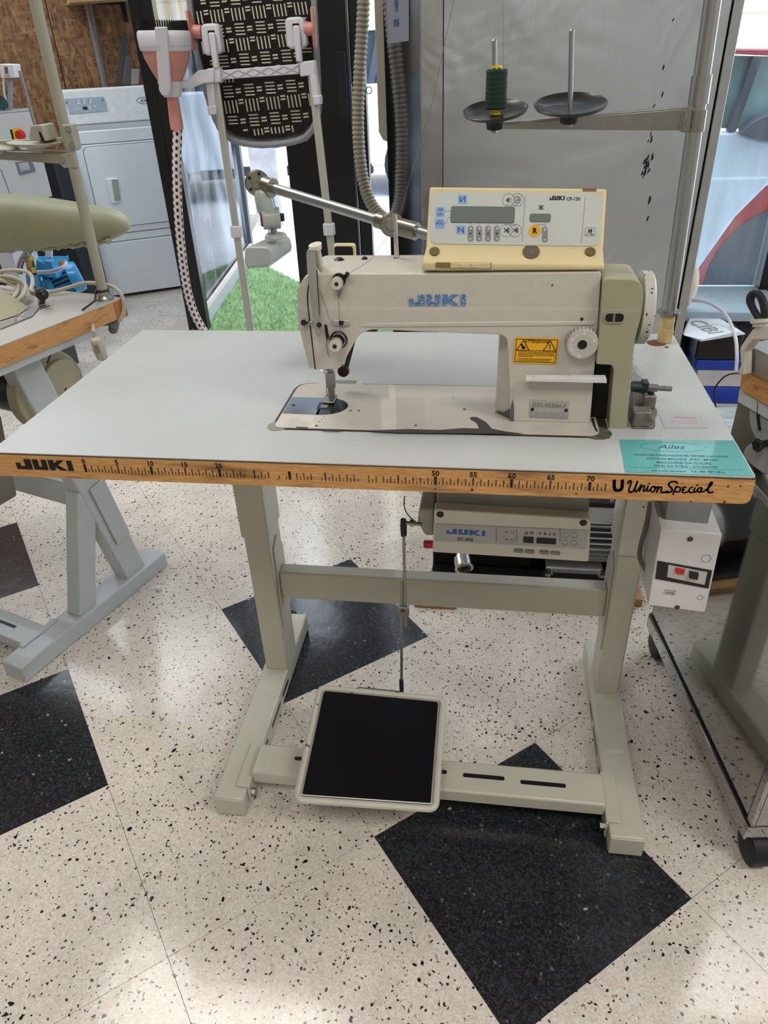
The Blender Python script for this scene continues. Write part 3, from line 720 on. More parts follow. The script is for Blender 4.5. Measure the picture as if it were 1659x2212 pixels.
part('levelling_foot', MB().sph((q.x, q.y, .0275), .024, 18, (.9, 1, 1)), RUBBER, tb)
for px in (302, 386, 1472, 1570):
    q = at(px, 1052 if px < 900 else 1103, y=.04); 
    part('cable_staple', MB().rev([((q.x, .03, .7489), .013), ((q.x, .03, .742), .011), ((q.x, .03, .738), .006)], 14), WHITE, tb)

# ---- treadle pedal (free thing hinged on the bar)
pd = thing('treadle_pedal', (.372, .08, .075), 'square foot pedal with black rubber pad and chipped rim under the middle sewing table', 'pedal')
P0, P1, P2, P3 = Vector((.244, .205, .138)), Vector((.500, .198, .138)), Vector((.502, -.028, .100)), Vector((.247, -.036, .100))
nn = (P1 - P0).cross(P3 - P0).normalized(); nn = nn if nn.z > 0 else -nn
part('pedal_plate', MB().poly(rp([p - nn * .006 for p in (P0, P1, P2, P3)], .012), nn * .008), FRAME, pd, bev=.003)
rim = [P0, P1, P2, P3]; cen = (P0 + P1 + P2 + P3) / 4
rr = [v + nn * .003 for v in rp(rim, .014, 6)]; rrn = rr + [rr[0], rr[1]]
part('rim', MB().tube(rrn, .0065, 8), mat('pedal_rim_paint', (196, 194, 180), .4, var=.05, wear=(96, 66, 46), wt=.66, ws=70.), pd)
ins = [cen + (p - cen) * .925 + nn * .0032 for p in rim]
part('rubber_pad', MB().poly(rp(ins, .006), nn * .0032), MAT_P, pd, bev=.0008)
part('chrome_strip', MB().tube([P3 + nn * .008 + (cen - P3) * .06, P2 + nn * .008 + (cen - P2) * .06], .0012, 6), METAL, pd)
for x in (.30, .45): part('pivot_bracket', MB().bx(x - .012, x + .012, .05, .09, .0722, .108), FRAME, pd, bev=.001)
bk = P0.lerp(P1, .3) + Vector((0, .006, .002)); b2 = P0.lerp(P1, .66) + Vector((0, .006, .002))
part('rear_bar', MB().beam(bk, b2, .008, .006), METAL, pd)
# ---- pitman rod
rd = thing('pedal_rod', (.414, .207, .142), 'thin double connecting rod between the pedal and the motor box', 'rod')
r0, r3 = Vector((.4135, .213, .15)), at(872, 1150, y=.235); mid = at(871, 1318, y=.225)
part('lower_rod', MB().cyl(r0, r0.lerp(Vector((mid.x - .003, mid.y, mid.z)), 1.35), .0028, n=10), METAL, rd)
part('upper_rod', MB().cyl(r3, r3.lerp(Vector((mid.x + .004, mid.y, mid.z)), 1.22), .0028, n=10), METAL, rd)
part('rod_clamp', MB().bx(mid.x - .0115, mid.x + .0115, mid.y - .006, mid.y + .006, mid.z - .011, mid.z + .011), METAL, rd, bev=.001)
part('clamp_screw', MB().cyl((mid.x, mid.y - .011, mid.z), (mid.x, mid.y - .006, mid.z), .005, n=6), METAL, rd)
part('lower_joint', MB().rev([(r0 + Vector((0, 0, -.012)), .004), (r0, .005), (r0 + Vector((0, 0, .022)), .0045)], 12), BLACK, rd)
part('upper_joint', MB().rev([(r3 + Vector((0, 0, -.006)), .0055), (r3 + Vector((0, 0, .014)), .0062), (r3 + Vector((0, 0, .028)), .005)], 12), BLACK, rd)
part('joint_stud', MB().cyl(r3 + Vector((.003, .0, .021)), r3 + Vector((.034, 0, .019)), .0035, n=10).rev([(r3 + Vector((.012, 0, .021)), .0075), (r3 + Vector((.018, 0, .021)), .0075)], 6), METAL, rd)

# ---- motor control box under the table
ym = .20
mbx = thing('motor_control_box', (.61, .26, .55), 'grey motor control box with a blue logo hung under the sewing table', 'control box')
def fm(px, py, yy=ym): return at(px, py, y=yy)
c0, c1, c2, c3 = fm(938, 1100), fm(1277, 1121), fm(1272, 1214), fm(934, 1193)
part('front_cover', MB().poly(rp([c0, c1, c2, c3], .005), (0, .025, 0)), mat('control_box_grey', (220, 218, 206), .4, var=.02), mbx, bev=.002)
part('housing', MB().poly([c0 + Vector((.002, .024, .030)), c1 + Vector((-.002, .024, .030)), c2 + Vector((-.004, .024, .004)), c3 + Vector((.004, .024, .004))], (0, .20, 0)), mat('control_housing_grey', (134, 134, 128), .45), mbx, bev=.004)
part('motor_body', MB().rev([(Vector((c3.x + .02, .33, c3.z + .03)), .065), (Vector((c2.x - .02, .33, c3.z + .03)), .065)], 32), mat('motor_dark', (58, 58, 58), .5), mbx, bev=.004)
xd = (c1 - c0).normalized(); yd = (c0 - c3).normalized()
BM_ = frame(c3 + Vector((0, -.0006, 0)), xd, yd)
bw_, bh_ = (c1 - c0).length, (c0 - c3).length
def bl(px, py):  # panel pixel -> local
    q = fm(px, py) - c3; return (q.dot(xd), q.dot(yd))
def quad(*p): return [bl(*q) for q in p]
part('label_strip', flat(MB(), BM_, quad((940, 1131), (1270, 1149), (1266, 1189), (940, 1168)), .0006), mat('label_silver', (186, 188, 188), .4), mbx, smooth=False)
a, b = bl(964, 1152), bl(1048, 1157)
part('box_logo', logo(MB(), BM_ @ Matrix.Translation((a[0], a[1], .0006)), b[0] - a[0], .0108, .0003), BLUE, mbx, smooth=False)
tx = MB(); c = bl(1005, 1165); text_mb(tx, 'SC-500', .0092, BM_ @ Matrix.Translation((c[0], c[1], .0009)), .0002, bold=.00012)
for s_, px, py, sz in (('И', 1137, 1153, .008), ('N', 1148, 1153, .008), ('A', 1166, 1154, .006), ('B', 1177, 1155, .006), ('C', 1187, 1156, .006), ('D', 1197, 1156, .006)):
    c = bl(px, py)
    if s_ == 'И': stroke(tx, BM_, [(c[0] - .002, c[1] - .003), (c[0] - .002, c[1] + .003)], .0009, z0=.0008, smooth=0); stroke(tx, BM_, [(c[0] - .002, c[1] - .003), (c[0] + .002, c[1] + .003)], .0007, z0=.0008, smooth=0); stroke(tx, BM_, [(c[0] + .002, c[1] + .003), (c[0] + .002, c[1] - .003)], .0009, z0=.0008, smooth=0)
    else: text_mb(tx, s_, sz, BM_ @ Matrix.Translation((c[0], c[1], .0009)), .0002, bold=.0001)
for px in (1072, 1116, 1209):
    stroke(tx, BM_, [bl(px, 1143), bl(px, 1172)], .0006, z0=.0008, smooth=0)
part('box_lettering', tx, INK, mbx, smooth=False)
for qd in (quad((1130, 1160), (1153, 1161), (1152, 1175), (1130, 1173)), quad((1159, 1162), (1201, 1165), (1200, 1178), (1158, 1175))):
    part('display', flat(MB(), BM_, qd, .001), BLACK, mbx, smooth=False)
for px, py in ((1120, 1191), (1144, 1193), (1175, 1195), (1199, 1197)):
    c = bl(px, py); part('button', flat(MB(), BM_, [v[:2] for v in rp([(c[0] - .008, c[1] - .003, 0), (c[0] + .008, c[1] - .0035, 0), (c[0] + .008, c[1] + .003, 0), (c[0] - .008, c[1] + .0035, 0)], .003)], .0022), mat('button_grey', (140, 142, 138), .5), mbx, bev=.0004)
gi = MB()
for px, py in ((1221, 1158), (1240, 1158), (1220, 1174), (1239, 1175)):
    c = bl(px, py); ringf(gi, BM_, c[0], c[1], .0055, .0006, z0=.0008)
for px, py in ((1101, 1150), (1101, 1167)):
    c = bl(px, py); stroke(gi, BM_, [(c[0] - .008, c[1]), (c[0] - .003, c[1])], .0022, z0=.0008, smooth=0)
    stroke(gi, BM_, [(c[0], c[1] - .004), (c[0] + .003, c[1] + .003), (c[0] + .006, c[1] - .003), (c[0] + .010, c[1] + .004)], .0007, z0=.0008, smooth=0)
part('panel_symbols', gi, GINK, mbx, smooth=False)
for px, py in ((951, 1111), (1260, 1129)):
    q = fm(px, py); part('screw_hole', MB().rev([(q + Vector((0, -.0006, 0)), .0062), (q + Vector((0, .002, 0)), .0062)], 18), BLACK, mbx)
yt = c1.y + .055; q = at(1224, 1103, y=yt)
zt = (c0.z + c1.z) / 2 + .030
tri = MB(); TM_ = frame((c0.x + .215, ym + .07, c1.z + .0312), (1, 0, -.045), (0, 1, 0))
part('warning_triangle', flat(MB(), TM_, [(-.014, -.016), (.014, -.016), (0, .014)], .0004), INK, mbx, smooth=False)
part('warning_triangle_face', flat(MB(), TM_, [(-.0105, -.0138), (.0105, -.0138), (0, .0095)], .0004, .0004), SIGNY, mbx, smooth=False)
part('warning_bolt', stroke(MB(), TM_, [(.001, .004), (-.002, -.002), (.0015, -.004), (-.001, -.011)], .0014, z0=.0008, smooth=0), INK, mbx, smooth=False)
q = fm(918, 1120, .24)
part('side_housing', MB().poly(rp([at(905, 1100, y=.235), at(938, 1098, y=.235), at(938, 1158, y=.235), at(918, 1158, y=.235), at(902, 1130, y=.235)], .006), (0, .07, 0)), mat('side_cream', (176, 174, 160), .45), mbx, bev=.004)
part('red_connector', MB().bx(*sorted((at(915, 1176, y=.25).x, at(936, 1176, y=.25).x)), .245, .256, *sorted((at(915, 1181, y=.25).z, at(915, 1170, y=.25).z))), RED, mbx, bev=.001)
cbm = MB()
for i in range(7):
    a = at(885 + i * 6, 1072, y=.25); cbm.tube([(a.x, .26 + .01 * (i % 3), .76), (a.x - .012, .25, .72), (a.x - .004 + .004 * i, .26, .675), (a.x + .02, .27, .65)], .0038, 8, smooth=2)
part('cable_bundle', cbm, DCABLE, mbx)
part('earth_wire', MB().tube([at(874, 1072, y=.23), at(872, 1095, y=.23), at(882, 1115, y=.23), at(905, 1132, y=.23)], .0012, 6, smooth=2), mat('green_wire', (40, 120, 50), .5), mbx)

# ---- white switch box
sb = thing('switch_box', (.875, .13, .55), 'white plastic on off switch box hung under the right end of the sewing table', 'switch box')
def F2(px, py): return at(px, py, y=.115)
s0, s1, s2, s3 = F2(1428, 1142), F2(1560, 1155), F2(1523, 1323), F2(1400, 1307)
part('case', MB().poly([s0, s1, s2, s3], (0, .002, 0)).poly([s0 + Vector((0, .002, 0)), s1 + Vector((0, .002, 0)), s2 + Vector((0, .002, 0)), s3 + Vector((0, .002, 0))], (0, .088, .004)), WHITE, sb, bev=.002)
part('mount_block', MB().bx(.84, .905, .14, .21, s1.z, .749), mat('mount_grey', (140, 142, 140), .5), sb, bev=.002)
sxd = (s1 - s0).normalized(); syd = (s0 - s3).normalized(); SM = frame(s3 + Vector((0, -.0005, 0)), sxd, syd)
def sl(px, py): q = F2(px, py) - s3; return (q.dot(sxd), q.dot(syd))
def sqd(*p): return [sl(*q) for q in p]
part('black_window', flat(MB(), SM, sqd((1420, 1211), (1541, 1223), (1533, 1262), (1415, 1249)), .0008), BLACK, sb, smooth=False)
part('switch_plate', flat(MB(), SM, sqd((1444, 1217), (1530, 1227), (1524, 1254), (1441, 1243)), .0016), mat('switch_plate', (190, 188, 186), .5, var=.1, vs=80), sb, smooth=False)
part('red_button', flat(MB(), SM, sqd((1459, 1221), (1480, 1223), (1478, 1234), (1459, 1232)), .004), RED, sb, bev=.0004)
part('black_button', flat(MB(), SM, sqd((1490, 1226), (1510, 1228), (1508, 1242), (1489, 1240)), .005), BLACK, sb, bev=.0006)
for px, py in ((1492, 1160), (1464, 1307)):
    c = sl(px, py); part('screw_recess', flat(MB(), SM, circ(*c, .0042), .0006), mat('recess_grey', (64, 66, 64), .6), sb, smooth=False)
for px, py, r in ((1528, 1199, .0072), (1515, 1283, .0048)):
    c = sl(px, py); part('blind_plug', ringf(MB(), SM, c[0], c[1], r, .0007), GINK, sb, smooth=False)
c = sl(1448, 1276); nm = MB(); stroke(nm, SM, [(c[0] - .0085, c[1] - .004), (c[0] + .0085, c[1] - .004), (c[0] + .0085, c[1] + .004), (c[0] - .0085, c[1] + .004), (c[0] - .0085, c[1] - .004)], .0005, smooth=0)
text_mb(nm, 'aeeg', .0068, SM @ Matrix.Translation((c[0], c[1], .0002)), .0002)
part('embossed_mark', nm, GINK, sb, smooth=False)
part('grey_cable', MB().tube([at(1405, 1085, y=.20), at(1398, 1130, y=.19), at(1380, 1190, y=.19), at(1384, 1215, y=.18), at(1396, 1232, y=.17), at(1408, 1250, y=.16)], .004, 10, smooth=3), mat('cable_grey', (112, 110, 106), .5), sb)

# ================================================================== SEWING MACHINE HEAD
YF = .14; Z0 = H + .0022
def F(px, py, yy=YF): return at(px, py, y=yy)
sm = thing('sewing_machine', (.49, .185, H + .0006), 'cream industrial sewing machine head with a blue logo on the white table', 'sewing machine')
bed = [(.252, .100), (.722, .100), (.722, .268), (.252, .268)]
part('bed', MB().poly(rp([(x, y, H + .0006) for x, y in bed], [.012, .02, .004, .028]), (0, 0, .0018)), BEDM, sm, bev=.0006)
BZ = H + .0024
BF = frame((0, 0, BZ), (1, 0, 0), (0, 1, 0))
def bq(px, py): q = at(px, py, z=BZ); return (q.x, q.y)
wr = MB()
flat(wr, BF, [bq(*p) for p in [(800, 930), (880, 927), (950, 929), (1000, 925), (1035, 926), (1030, 915), (1015, 905), (1018, 901), (1030, 901), (1050, 912), (1062, 926), (1090, 932), (1130, 937), (1040, 937), (930, 936), (860, 935), (800, 932)]], .0003)
for pts in ([(640, 922), (665, 923), (664, 925), (640, 924)], [(690, 927), (740, 928), (735, 931), (700, 930)]): flat(wr, BF, [bq(*p) for p in pts], .0003)
for px, py, r in ((757, 887, .0022), (775, 887, .0022), (898, 919, .0022), (1003, 884, .0024), (690, 911, .0012), (695, 906, .001), (700, 900, .001), (684, 920, .0024), (979, 860, .0012), (745, 972, .0) , (717, 855, .0015)):
    if r: q = bq(px, py); flat(wr, BF, circ(q[0], q[1], r, 10), .0003)
part('worn_paint', wr, PAINTLOSS, sm, smooth=False)
pl = [bq(*p) for p in ((628, 858), (700, 860), (688, 896), (611, 893))]
pl[0] = (.2535, pl[0][1]); pl[3] = (.2535, pl[3][1])
part('slide_plate', flat(MB(), BF, pl, .0006), mat('slide_plate_blue_steel', (138, 148, 164), .3, .9, var=.05, vs=200, stretch=(1, .05, 1)), sm, smooth=False)
yc, ry = (pl[1][1] + pl[2][1]) / 2, (pl[1][1] - pl[2][1]) / 2; xr = bq(752, 877)[0]; xs = pl[1][0]
hd = [(xs, yc + ry)] + [(xs + .006 + (xr - xs - .006) * math.sin(t * math.pi / 20), yc + ry * math.cos(t * math.pi / 20)) for t in range(0, 21)] + [(xs, yc - ry)]
part('needle_plate', flat(MB(), BF, hd, .0006), mat('needle_plate_steel', (86, 88, 90), .25, 1., var=.05), sm, smooth=False)
part('needle_plate_slot', flat(MB(), BF, rect(.303, .324, yc - .012, yc + .012), .0004, .0006), BLACK, sm, smooth=False)
part('feed_dog', flat(MB(), BF, rect(.308, .319, yc - .008, yc + .008), .0008, .0008), METAL, sm, smooth=False)
q = bq(634, 876); part('plate_screw', flat(MB(), BF, circ(q[0], q[1], .003, 12), .0005, .0006), BLACK, sm, smooth=False)
part('edge_cable', MB().tube([at(1280, 905, y=.15), at(1284, 920, y=.13), at(1290, 933, z=H + .002)], .0015, 8, smooth=1), BLACK, sm)

# body silhouette: head, arm and column in one casting
zt = 1.0
sil = [(F(690, 600).x - .0, zt), (.700, zt + .002), (.7035, .99), (.7065, .92), (.712, Z0 + .002), (.5985, Z0 + .002), (.5935, .86), (.591, .932), (F(1062, 712).x + .004, .934)]
P = []
def add(px, py, r=.004): q = F(px, py); P.append((q, r))
add(657, 592, .012); add(900, 592, .004)
P[1] = (Vector((.50, YF, F(900, 592).z)), .002)
P += [(Vector((.702, YF, F(1300, 588).z)), .004), (Vector((.7075, YF, .90)), .01), (Vector((.7115, YF, Z0)), .002), (Vector((.5985, YF, Z0)), .002), (Vector((.5925, YF, .86)), .01)]
add(1095, 724, .012); add(800, 712, .022); add(776, 722, .02); add(733, 798, .006); add(676, 798, .004); add(660, 730, .02); add(655, 680, .01)
body = MB().poly([v for v in rp([Vector((p.x, YF, p.z)) for p, r in P], [r for p, r in P], 6)], (0, .105, 0))
part('body_casting', body, CREAM, sm, bev=.010, seg=5)
part('column_rear', MB().poly(rp([(.577, .172, Z0), (.60, .150, Z0), (.70, .150, Z0), (.70, .262, Z0), (.577, .262, Z0)], .006), (0, 0, .16)), CREAM, sm, bev=.004)
part('worn_corner', MB().poly([(.5984, .1386, Z0 + .0005), (.6035, .1386, Z0 + .0005), (.6025, .1386, .812), (.6, .1386, .826), (.5975, .1386, .812)], (0, .001, 0)).poly([(.577, .170, Z0 + .0005), (.5984, .1465, Z0 + .0005), (.5984, .1465, .81), (.588, .156, .797), (.577, .170, .793)], (-.0008, -.0008, 0)), mat('worn_grey', (92, 90, 88), .6, var=.3, vs=300), sm, smooth=False)
# raised rib along the arm top
part('arm_ridge', MB().poly([(.49, YF + .012, F(900, 592).z - .001), (.70, YF + .012, F(900, 592).z - .001), (.70, YF + .09, F(900, 592).z - .001), (.49, YF + .09, F(900, 592).z - .001)], (0, 0, .004)), CREAM, sm, bev=.003)
part('lower_arm_step', MB().poly([F(800, 708, .139), F(1098, 706, .139), F(1285, 704, .139), F(1288, 694, .139), F(1100, 694, .139), F(800, 698, .139), F(770, 706, .139)], (0, .004, 0)), CREAM, sm, bev=.0016)
# face plate and its seam
fp = rp([F(664, 604, .141), F(674, 596, .141), F(679, 640, .141), F(686, 700, .141), F(696, 797, .141), F(677, 798, .141), F(660, 728, .141), F(652, 690, .141), F(652, 628, .141)], .003)
part('face_plate', MB().poly([v + Vector((-.007, .002, 0)) for v in fp], (0, .092, 0)), CREAM, sm, bev=.004, seg=3)
part('face_seam', MB().tube([F(670, 600, .1385), F(664, 630, .1385), F(664, 655, .1385), F(673, 730, .1385), F(681, 798, .1395)], .0008, 6, smooth=1), BLACK, sm)
q = F(681, 533, .150)
part('oil_knob', MB().rev([(Vector((q.x + .006, .158, .996)), .0062), (Vector((q.x + .006, .158, 1.008)), .0062), (Vector((q.x + .004, .156, 1.0105)), .0045), (Vector((q.x + .002, .152, q.z - .006)), .0045), (Vector((q.x, .150, q.z - .0035)), .0088), (Vector((q.x, .150, q.z + .003)), .0090), (Vector((q.x, .150, q.z + .0031)), .004)], 22), mat('knob_cream', (206, 200, 182), .4), sm)
# thread take-up guard
g0 = [F(661, 546, .128), F(665, 538, .128), F(680, 538, .128), F(682, 585, .128), F(688, 683, .128), F(692, 722, .128), F(687, 729, .128), F(681, 724, .128), F(675, 683, .128), F(663, 585, .128)]
part('takeup_guard', MB().poly(rp(g0, .003), (0, .005, 0)), mat('guard_grey', (158, 158, 152), .35, .2), sm, bev=.0012)
part('guard_hook', MB().poly(rp([F(678, 538, .131), F(686, 542, .131), F(691, 581, .138), F(684, 583, .138)], .002), (0, .004, 0)), mat('guard_grey', (158, 158, 152), .35), sm, bev=.001)
part('takeup_slot', MB().poly([F(681, 583, .1384), F(685, 583, .1384), F(690, 682, .1384), F(686, 682, .1384)], (0, .002, 0)), BLACK, sm, smooth=False)
part('takeup_slot', MB().poly([F(700, 702, .1384), F(706, 702, .1384), F(711, 732, .1384), F(705, 735, .1384)], (0, .002, 0)), BLACK, sm, smooth=False)
part('guard_screw', MB().cyl(F(689, 702, .125), F(690, 702, .128), .0035, n=12), BLACK, sm)
# upper pre-tension
def knob(px, py, r, deep, y0=.138, name='tension_knob'):
    c = F(px, py, y0); mb = MB().rev([(c, r * .9), (c + Vector((0, -deep * .25, 0)), r), (c + Vector((0, -deep, 0)), r * .93), (c + Vector((0, -deep * 1.02, 0)), r * .6)], 28)
    o = part(name, mb, mat('knob_cream', (206, 200, 182), .4), sm)
    for i in range(22):
        a = 2 * math.pi * i / 22; d = Vector((math.cos(a), 0, math.sin(a))) * r * .985
        if i < 12: part('knurl', MB().beam(c + d + Vector((0, -deep * .3, 0)), c + d * .955 + Vector((0, -deep * .9, 0)), .0006, .0006, d), mat('knurl_dark', (120, 114, 100), .6), o, smooth=False)
    part('knob_screw', MB().rev([(c + Vector((0, -deep * 1.03, 0)), r * .32), (c + Vector((0, -deep * 1.12, 0)), r * .32)], 14), DMETAL, o)
    return o
q = F(733, 604, .1375); part('tension_disc', MB().rev([(q, .0092), (q + Vector((0, -.004, 0)), .0092)], 24), BLACK, sm)
knob(730, 609, .0082, .010, .1335)
part('thread_guide_arm', MB().poly(rp([F(738, 601, .136), F(748, 588, .136), F(754, 594, .136), F(744, 608, .136)], .001), (0, .002, 0)), BLACK, sm)
part('thread_guide_post', MB().cyl(F(750, 592, .135), F(750, 592, .126), .0030, n=12), BLACK, sm)
part('thread_hook', MB().poly(rp([F(729, 620, .1365), F(738, 620, .1365), F(737, 636, .1365), F(733, 643, .1365), F(728, 640, .1365)], .001), (0, .0015, 0)), METAL, sm)
# main tension
q = F(732, 733, .139); part('tension_disc', MB().rev([(q, .0125), (q + Vector((0, -.003, 0)), .0125), (q + Vector((0, -.0045, 0)), .0105)], 28), BLACK, sm)
q = F(731, 735, .134); part('tension_ring', MB().ring(q, (0, 1, 0), .0092, .0011, 28), CHROME, sm)
q = F(730, 736, .134); part('tension_disc', MB().rev([(q, .0088), (q + Vector((0, -.004, 0)), .0088)], 24), BLACK, sm)
knob(727, 741, .0092, .013, .130)
part('check_spring', MB().tube([F(712, 725, .136), F(706, 735, .134), F(704, 745, .134), F(709, 768, .136)], .0007, 6, smooth=1), METAL, sm)
# thread guide plate and small screws
gp = rp([F(715, 691, .138), F(755, 692, .138), F(757, 705, .138), F(716, 704, .138)], .004)
part('guide_plate', MB().poly(gp, (0, .0015, 0)), CHROME, sm, bev=.0004)
part('guide_plate_slot', MB().poly(rp([F(741, 695, .1374), F(753, 695, .1374), F(754, 700, .1374), F(742, 700, .1374)], .002), (0, .0005, 0)), mat('slot_cream', (180, 172, 158), .5), sm)
part('guide_screw', MB().cyl(F(737, 698, .138), F(737, 698, .134), .0036, n=16), BLACK, sm)
part('lever_knob', MB().cyl(F(656, 697, .132), F(657, 697, .138), .0042, n=16), BLACK, sm)
part('lever_arm', MB().beam(F(660, 696, .138), F(676, 698, .136), .004, .0055), CHROME, sm, bev=.0006)
# top plugs
for px, py, r in ((733, 566, .0092), (788, 564, .0058)):
    q = at(px, py, y=.215); q.z = .9935; q = at(px, py, z=1.0); 
    part('rubber_plug', MB().rev([(Vector((q.x, q.y, .9990)), r * 1.25), (Vector((q.x, q.y, 1.0005)), r * 1.2), (Vector((q.x, q.y, 1.003)), r * .85), (Vector((q.x, q.y, 1.006)), r * .45)], 22), BLACK, sm)
q = at(736, 578, z=.999); part('oil_hole', MB().rev([(Vector((q.x, q.y, .9985)), .0034), (Vector((q.x, q.y, .9998)), .0034)], 14), DMETAL, sm)
# threads
th = MB()
th.tube([F(690, 624, .134), F(712, 692, .136)], .00035, 5).tube([F(731, 643, .135), F(733, 695, .136), F(734, 722, .133)], .00035, 5).tube([F(752, 592, .13), at(800, 562, z=1.012), at(856, 484, y=.30)], .00035, 5)
part('thread', th, mat('thread_grey', (110, 112, 104), .8), sm)
# presser foot, needle bar
bx_, by_ = .3175, .200
part('bar_bushing', MB().rev([((bx_, by_, .870), .0125), ((bx_, by_, .8585), .0085)], 20), DMETAL, sm)
part('needle_bar', MB().cyl((bx_ - .003, by_ - .004, .87), (bx_ - .003, by_ - .004, .838), .0036, n=14), CHROME, sm)
part('presser_bar', MB().cyl((bx_ + .004, by_ + .004, .87), (bx_ + .004, by_ + .004, .832), .0045, n=14), METAL, sm)
part('foot_shank', MB().bx(bx_ - .003, bx_ + .010, by_ - .002, by_ + .007, .812, .838), METAL, sm, bev=.001)
part('needle_clamp', MB().cyl((bx_ - .009, by_ - .004, .842), (bx_ + .002, by_ - .004, .842), .003, n=10), CHROME, sm)
part('needle', MB().cyl((bx_ - .003, by_ - .005, .838), (bx_ - .003, by_ - .005, .800), .0008, n=8), CHROME, sm)
part('presser_foot', MB().bx(bx_ - .009, bx_ + .010, by_ - .018, by_ + .012, .7935, .7965).bx(bx_ - .002, bx_ + .008, by_ - .001, by_ + .007, .796, .814), METAL, sm, bev=.001)
part('bar_guide', MB().cyl((bx_ - .017, by_ - .008, .864), (bx_ - .012, by_ - .008, .853), .0038, n=10), BLACK, sm)
part('wire_loop', MB().ring((bx_ + .014, by_ - .006, .861), (0, 1, .3), .004, .0008, 16, 6), BLACK, sm)
# presser lifter lever and its knob
part('lifter_lever', MB().beam(at(768, 716, y=.252), at(748, 792, y=.238), .006, .006), DMETAL, sm, bev=.001)
q = at(742, 801, y=.236); part('lifter_knob', MB().rev([(q + Vector((0, .006, 0)), .0085), (q + Vector((0, .002, 0)), .0098), (q + Vector((0, -.004, 0)), .0090)], 24), mat('dark_red_plastic', (52, 26, 24), .3), sm)
# logos and stickers on the body
a, b = F(884, 660, .1395), F(1006, 657, .1395)
part('arm_logo', logo(MB(), frame((a.x, .1394, a.z), (1, 0, .004), (0, 0, 1)), b.x - a.x, .0148, .0008), BLUEW, sm, smooth=False)
wl_ = [F(1110, 728, .1398), F(1208, 730, .1398), F(1205, 787, .1398), F(1108, 784, .1398)]
WM = frame(Vector((wl_[3].x, .1394, wl_[3].z)), wl_[2] - wl_[3], (0, 0, 1)); ww, wh = (wl_[1].x - wl_[3].x), (wl_[0].z - wl_[3].z)
wst = part('warning_sticker', flat(MB(), WM, [v[:2] for v in rp([(0, 0, 0), (ww, 0, 0), (ww, wh, 0), (0, wh, 0)], .003)], .0004), YEL, sm, smooth=False)
wi = MB()
def border(mb, M, x0, x1, y0, y1, t, z0): 
    for r_ in (rect(x0, x1, y0, y0 + t), rect(x0, x1, y1 - t, y1), rect(x0, x0 + t, y0, y1), rect(x1 - t, x1, y0, y1)): flat(mb, M, r_, .0002, z0)
border(wi, WM, .002, ww - .002, .002, wh - .002, .0009, .0004)
text_mb(wi, 'ATTENZIONE', .0058, WM @ Matrix.Translation((ww * .5, wh * .85, .0006)), .0001, bold=.0001, sx=.92)
for cx in (.012, ww - .012):
    cy_ = wh * .70; T = [(cx - .0085, cy_ - .007), (cx + .0085, cy_ - .007), (cx, cy_ + .0075)]
    stroke(wi, WM, T + [T[0]], .0011, smooth=0, z0=.0004)
text_mb(wi, '!', .0095, WM @ Matrix.Translation((ww - .012, wh * .67, .0006)), .0001, bold=.0003)
flat(wi, WM, circ(.0125, wh * .62, .0026), .0002, .0004); flat(wi, WM, circ(.010, wh * .72, .0018), .0002, .0004)
for i, (l, s_) in enumerate(((.10, .92), (.10, .95), (.10, .90), (.10, .93), (.10, .45), (.10, .88), (.10, .83))):
    y = wh * (.50 - .058 * i - (.04 if i > 4 else 0)); x = ww * l
    while x < ww * s_:
        wd = random.uniform(.0012, .0034); flat(wi, WM, rect(x, min(x + wd, ww * s_), y, y + .0009), .0002, .0004); x += wd + .0006
part('sticker_print', wi, INK, wst, smooth=False)
pp = [F(1144, 862, .1394), F(1230, 866, .1394), F(1228, 906, .1394), F(1143, 902, .1394)]
part('model_plate', MB().poly(rp(pp, .002), (0, .002, 0)), mat('plate_silver', (176, 176, 170), .45, .3, var=.05), sm, bev=.0003)
PM = frame(Vector((pp[3].x, .1390, pp[3].z)), pp[2] - pp[3], (0, 0, 1)); pw = pp[2].x - pp[3].x
part('model_number', text_mb(MB(), 'DDL-5550N-7', .0084, PM @ Matrix.Translation((pw * .47, .0200, 0)), .0002, sx=.95), mat('print_faded', (118, 116, 110), .6), sm, smooth=False)
part('plate_band', flat(MB(), PM, [(.002, .0015), (pw - .002, .0015), (pw - .002, .008), (pw * .6, .0095), (.002, .008)], .0002), mat('plate_band', (150, 152, 158), .5, var=.15, vs=200), sm, smooth=False)
for px, py in ((1150, 884), (1223, 886)):
    q = F(px, py, .1392); part('plate_screw', MB().cyl(q, q + Vector((0, -.0015, 0)), .0023, n=12), BLACK, sm)
for px, py, r in ((1257, 689, .002), (1193, 616, .0011)):
    q = F(px, py, .1396); part('body_screw', MB().cyl(q, q + Vector((0, -.0008, 0)), r, n=12), DMETAL, sm)
# stitch length dial
q = F(1256, 737, .138); dc = Vector((q.x, .138, q.z))
dl = part('stitch_dial', MB().rev([(dc, .0205), (dc + Vector((0, -.003, 0)), .0218), (dc + Vector((0, -.012, -.0)), .0208), (dc + Vector((0, -.0135, 0)), .0195)], 40), mat('dial_grey_cream', (186, 182, 172), .4), sm)
for i in range(26):
    a = 2 * math.pi * i / 26; d = Vector((math.cos(a), 0, math.sin(a)))
    if math.sin(a) > -.2: part('dial_groove', MB().beam(dc + d * .0216 + Vector((0, -.003, 0)), dc + d * .0208 + Vector((0, -.0122, 0)), .0010, .0007, d), mat('dial_groove', (116, 112, 102), .6), dl, smooth=False)
part('dial_centre', MB().rev([(dc + Vector((0, -.0136, 0)), .0062), (dc + Vector((0, -.0142, 0)), .0062)], 20), BLACK, dl)
dpn = MB()
DM = frame(dc + Vector((0, -.0136, 0)), (1, 0, 0), (0, 0, 1))
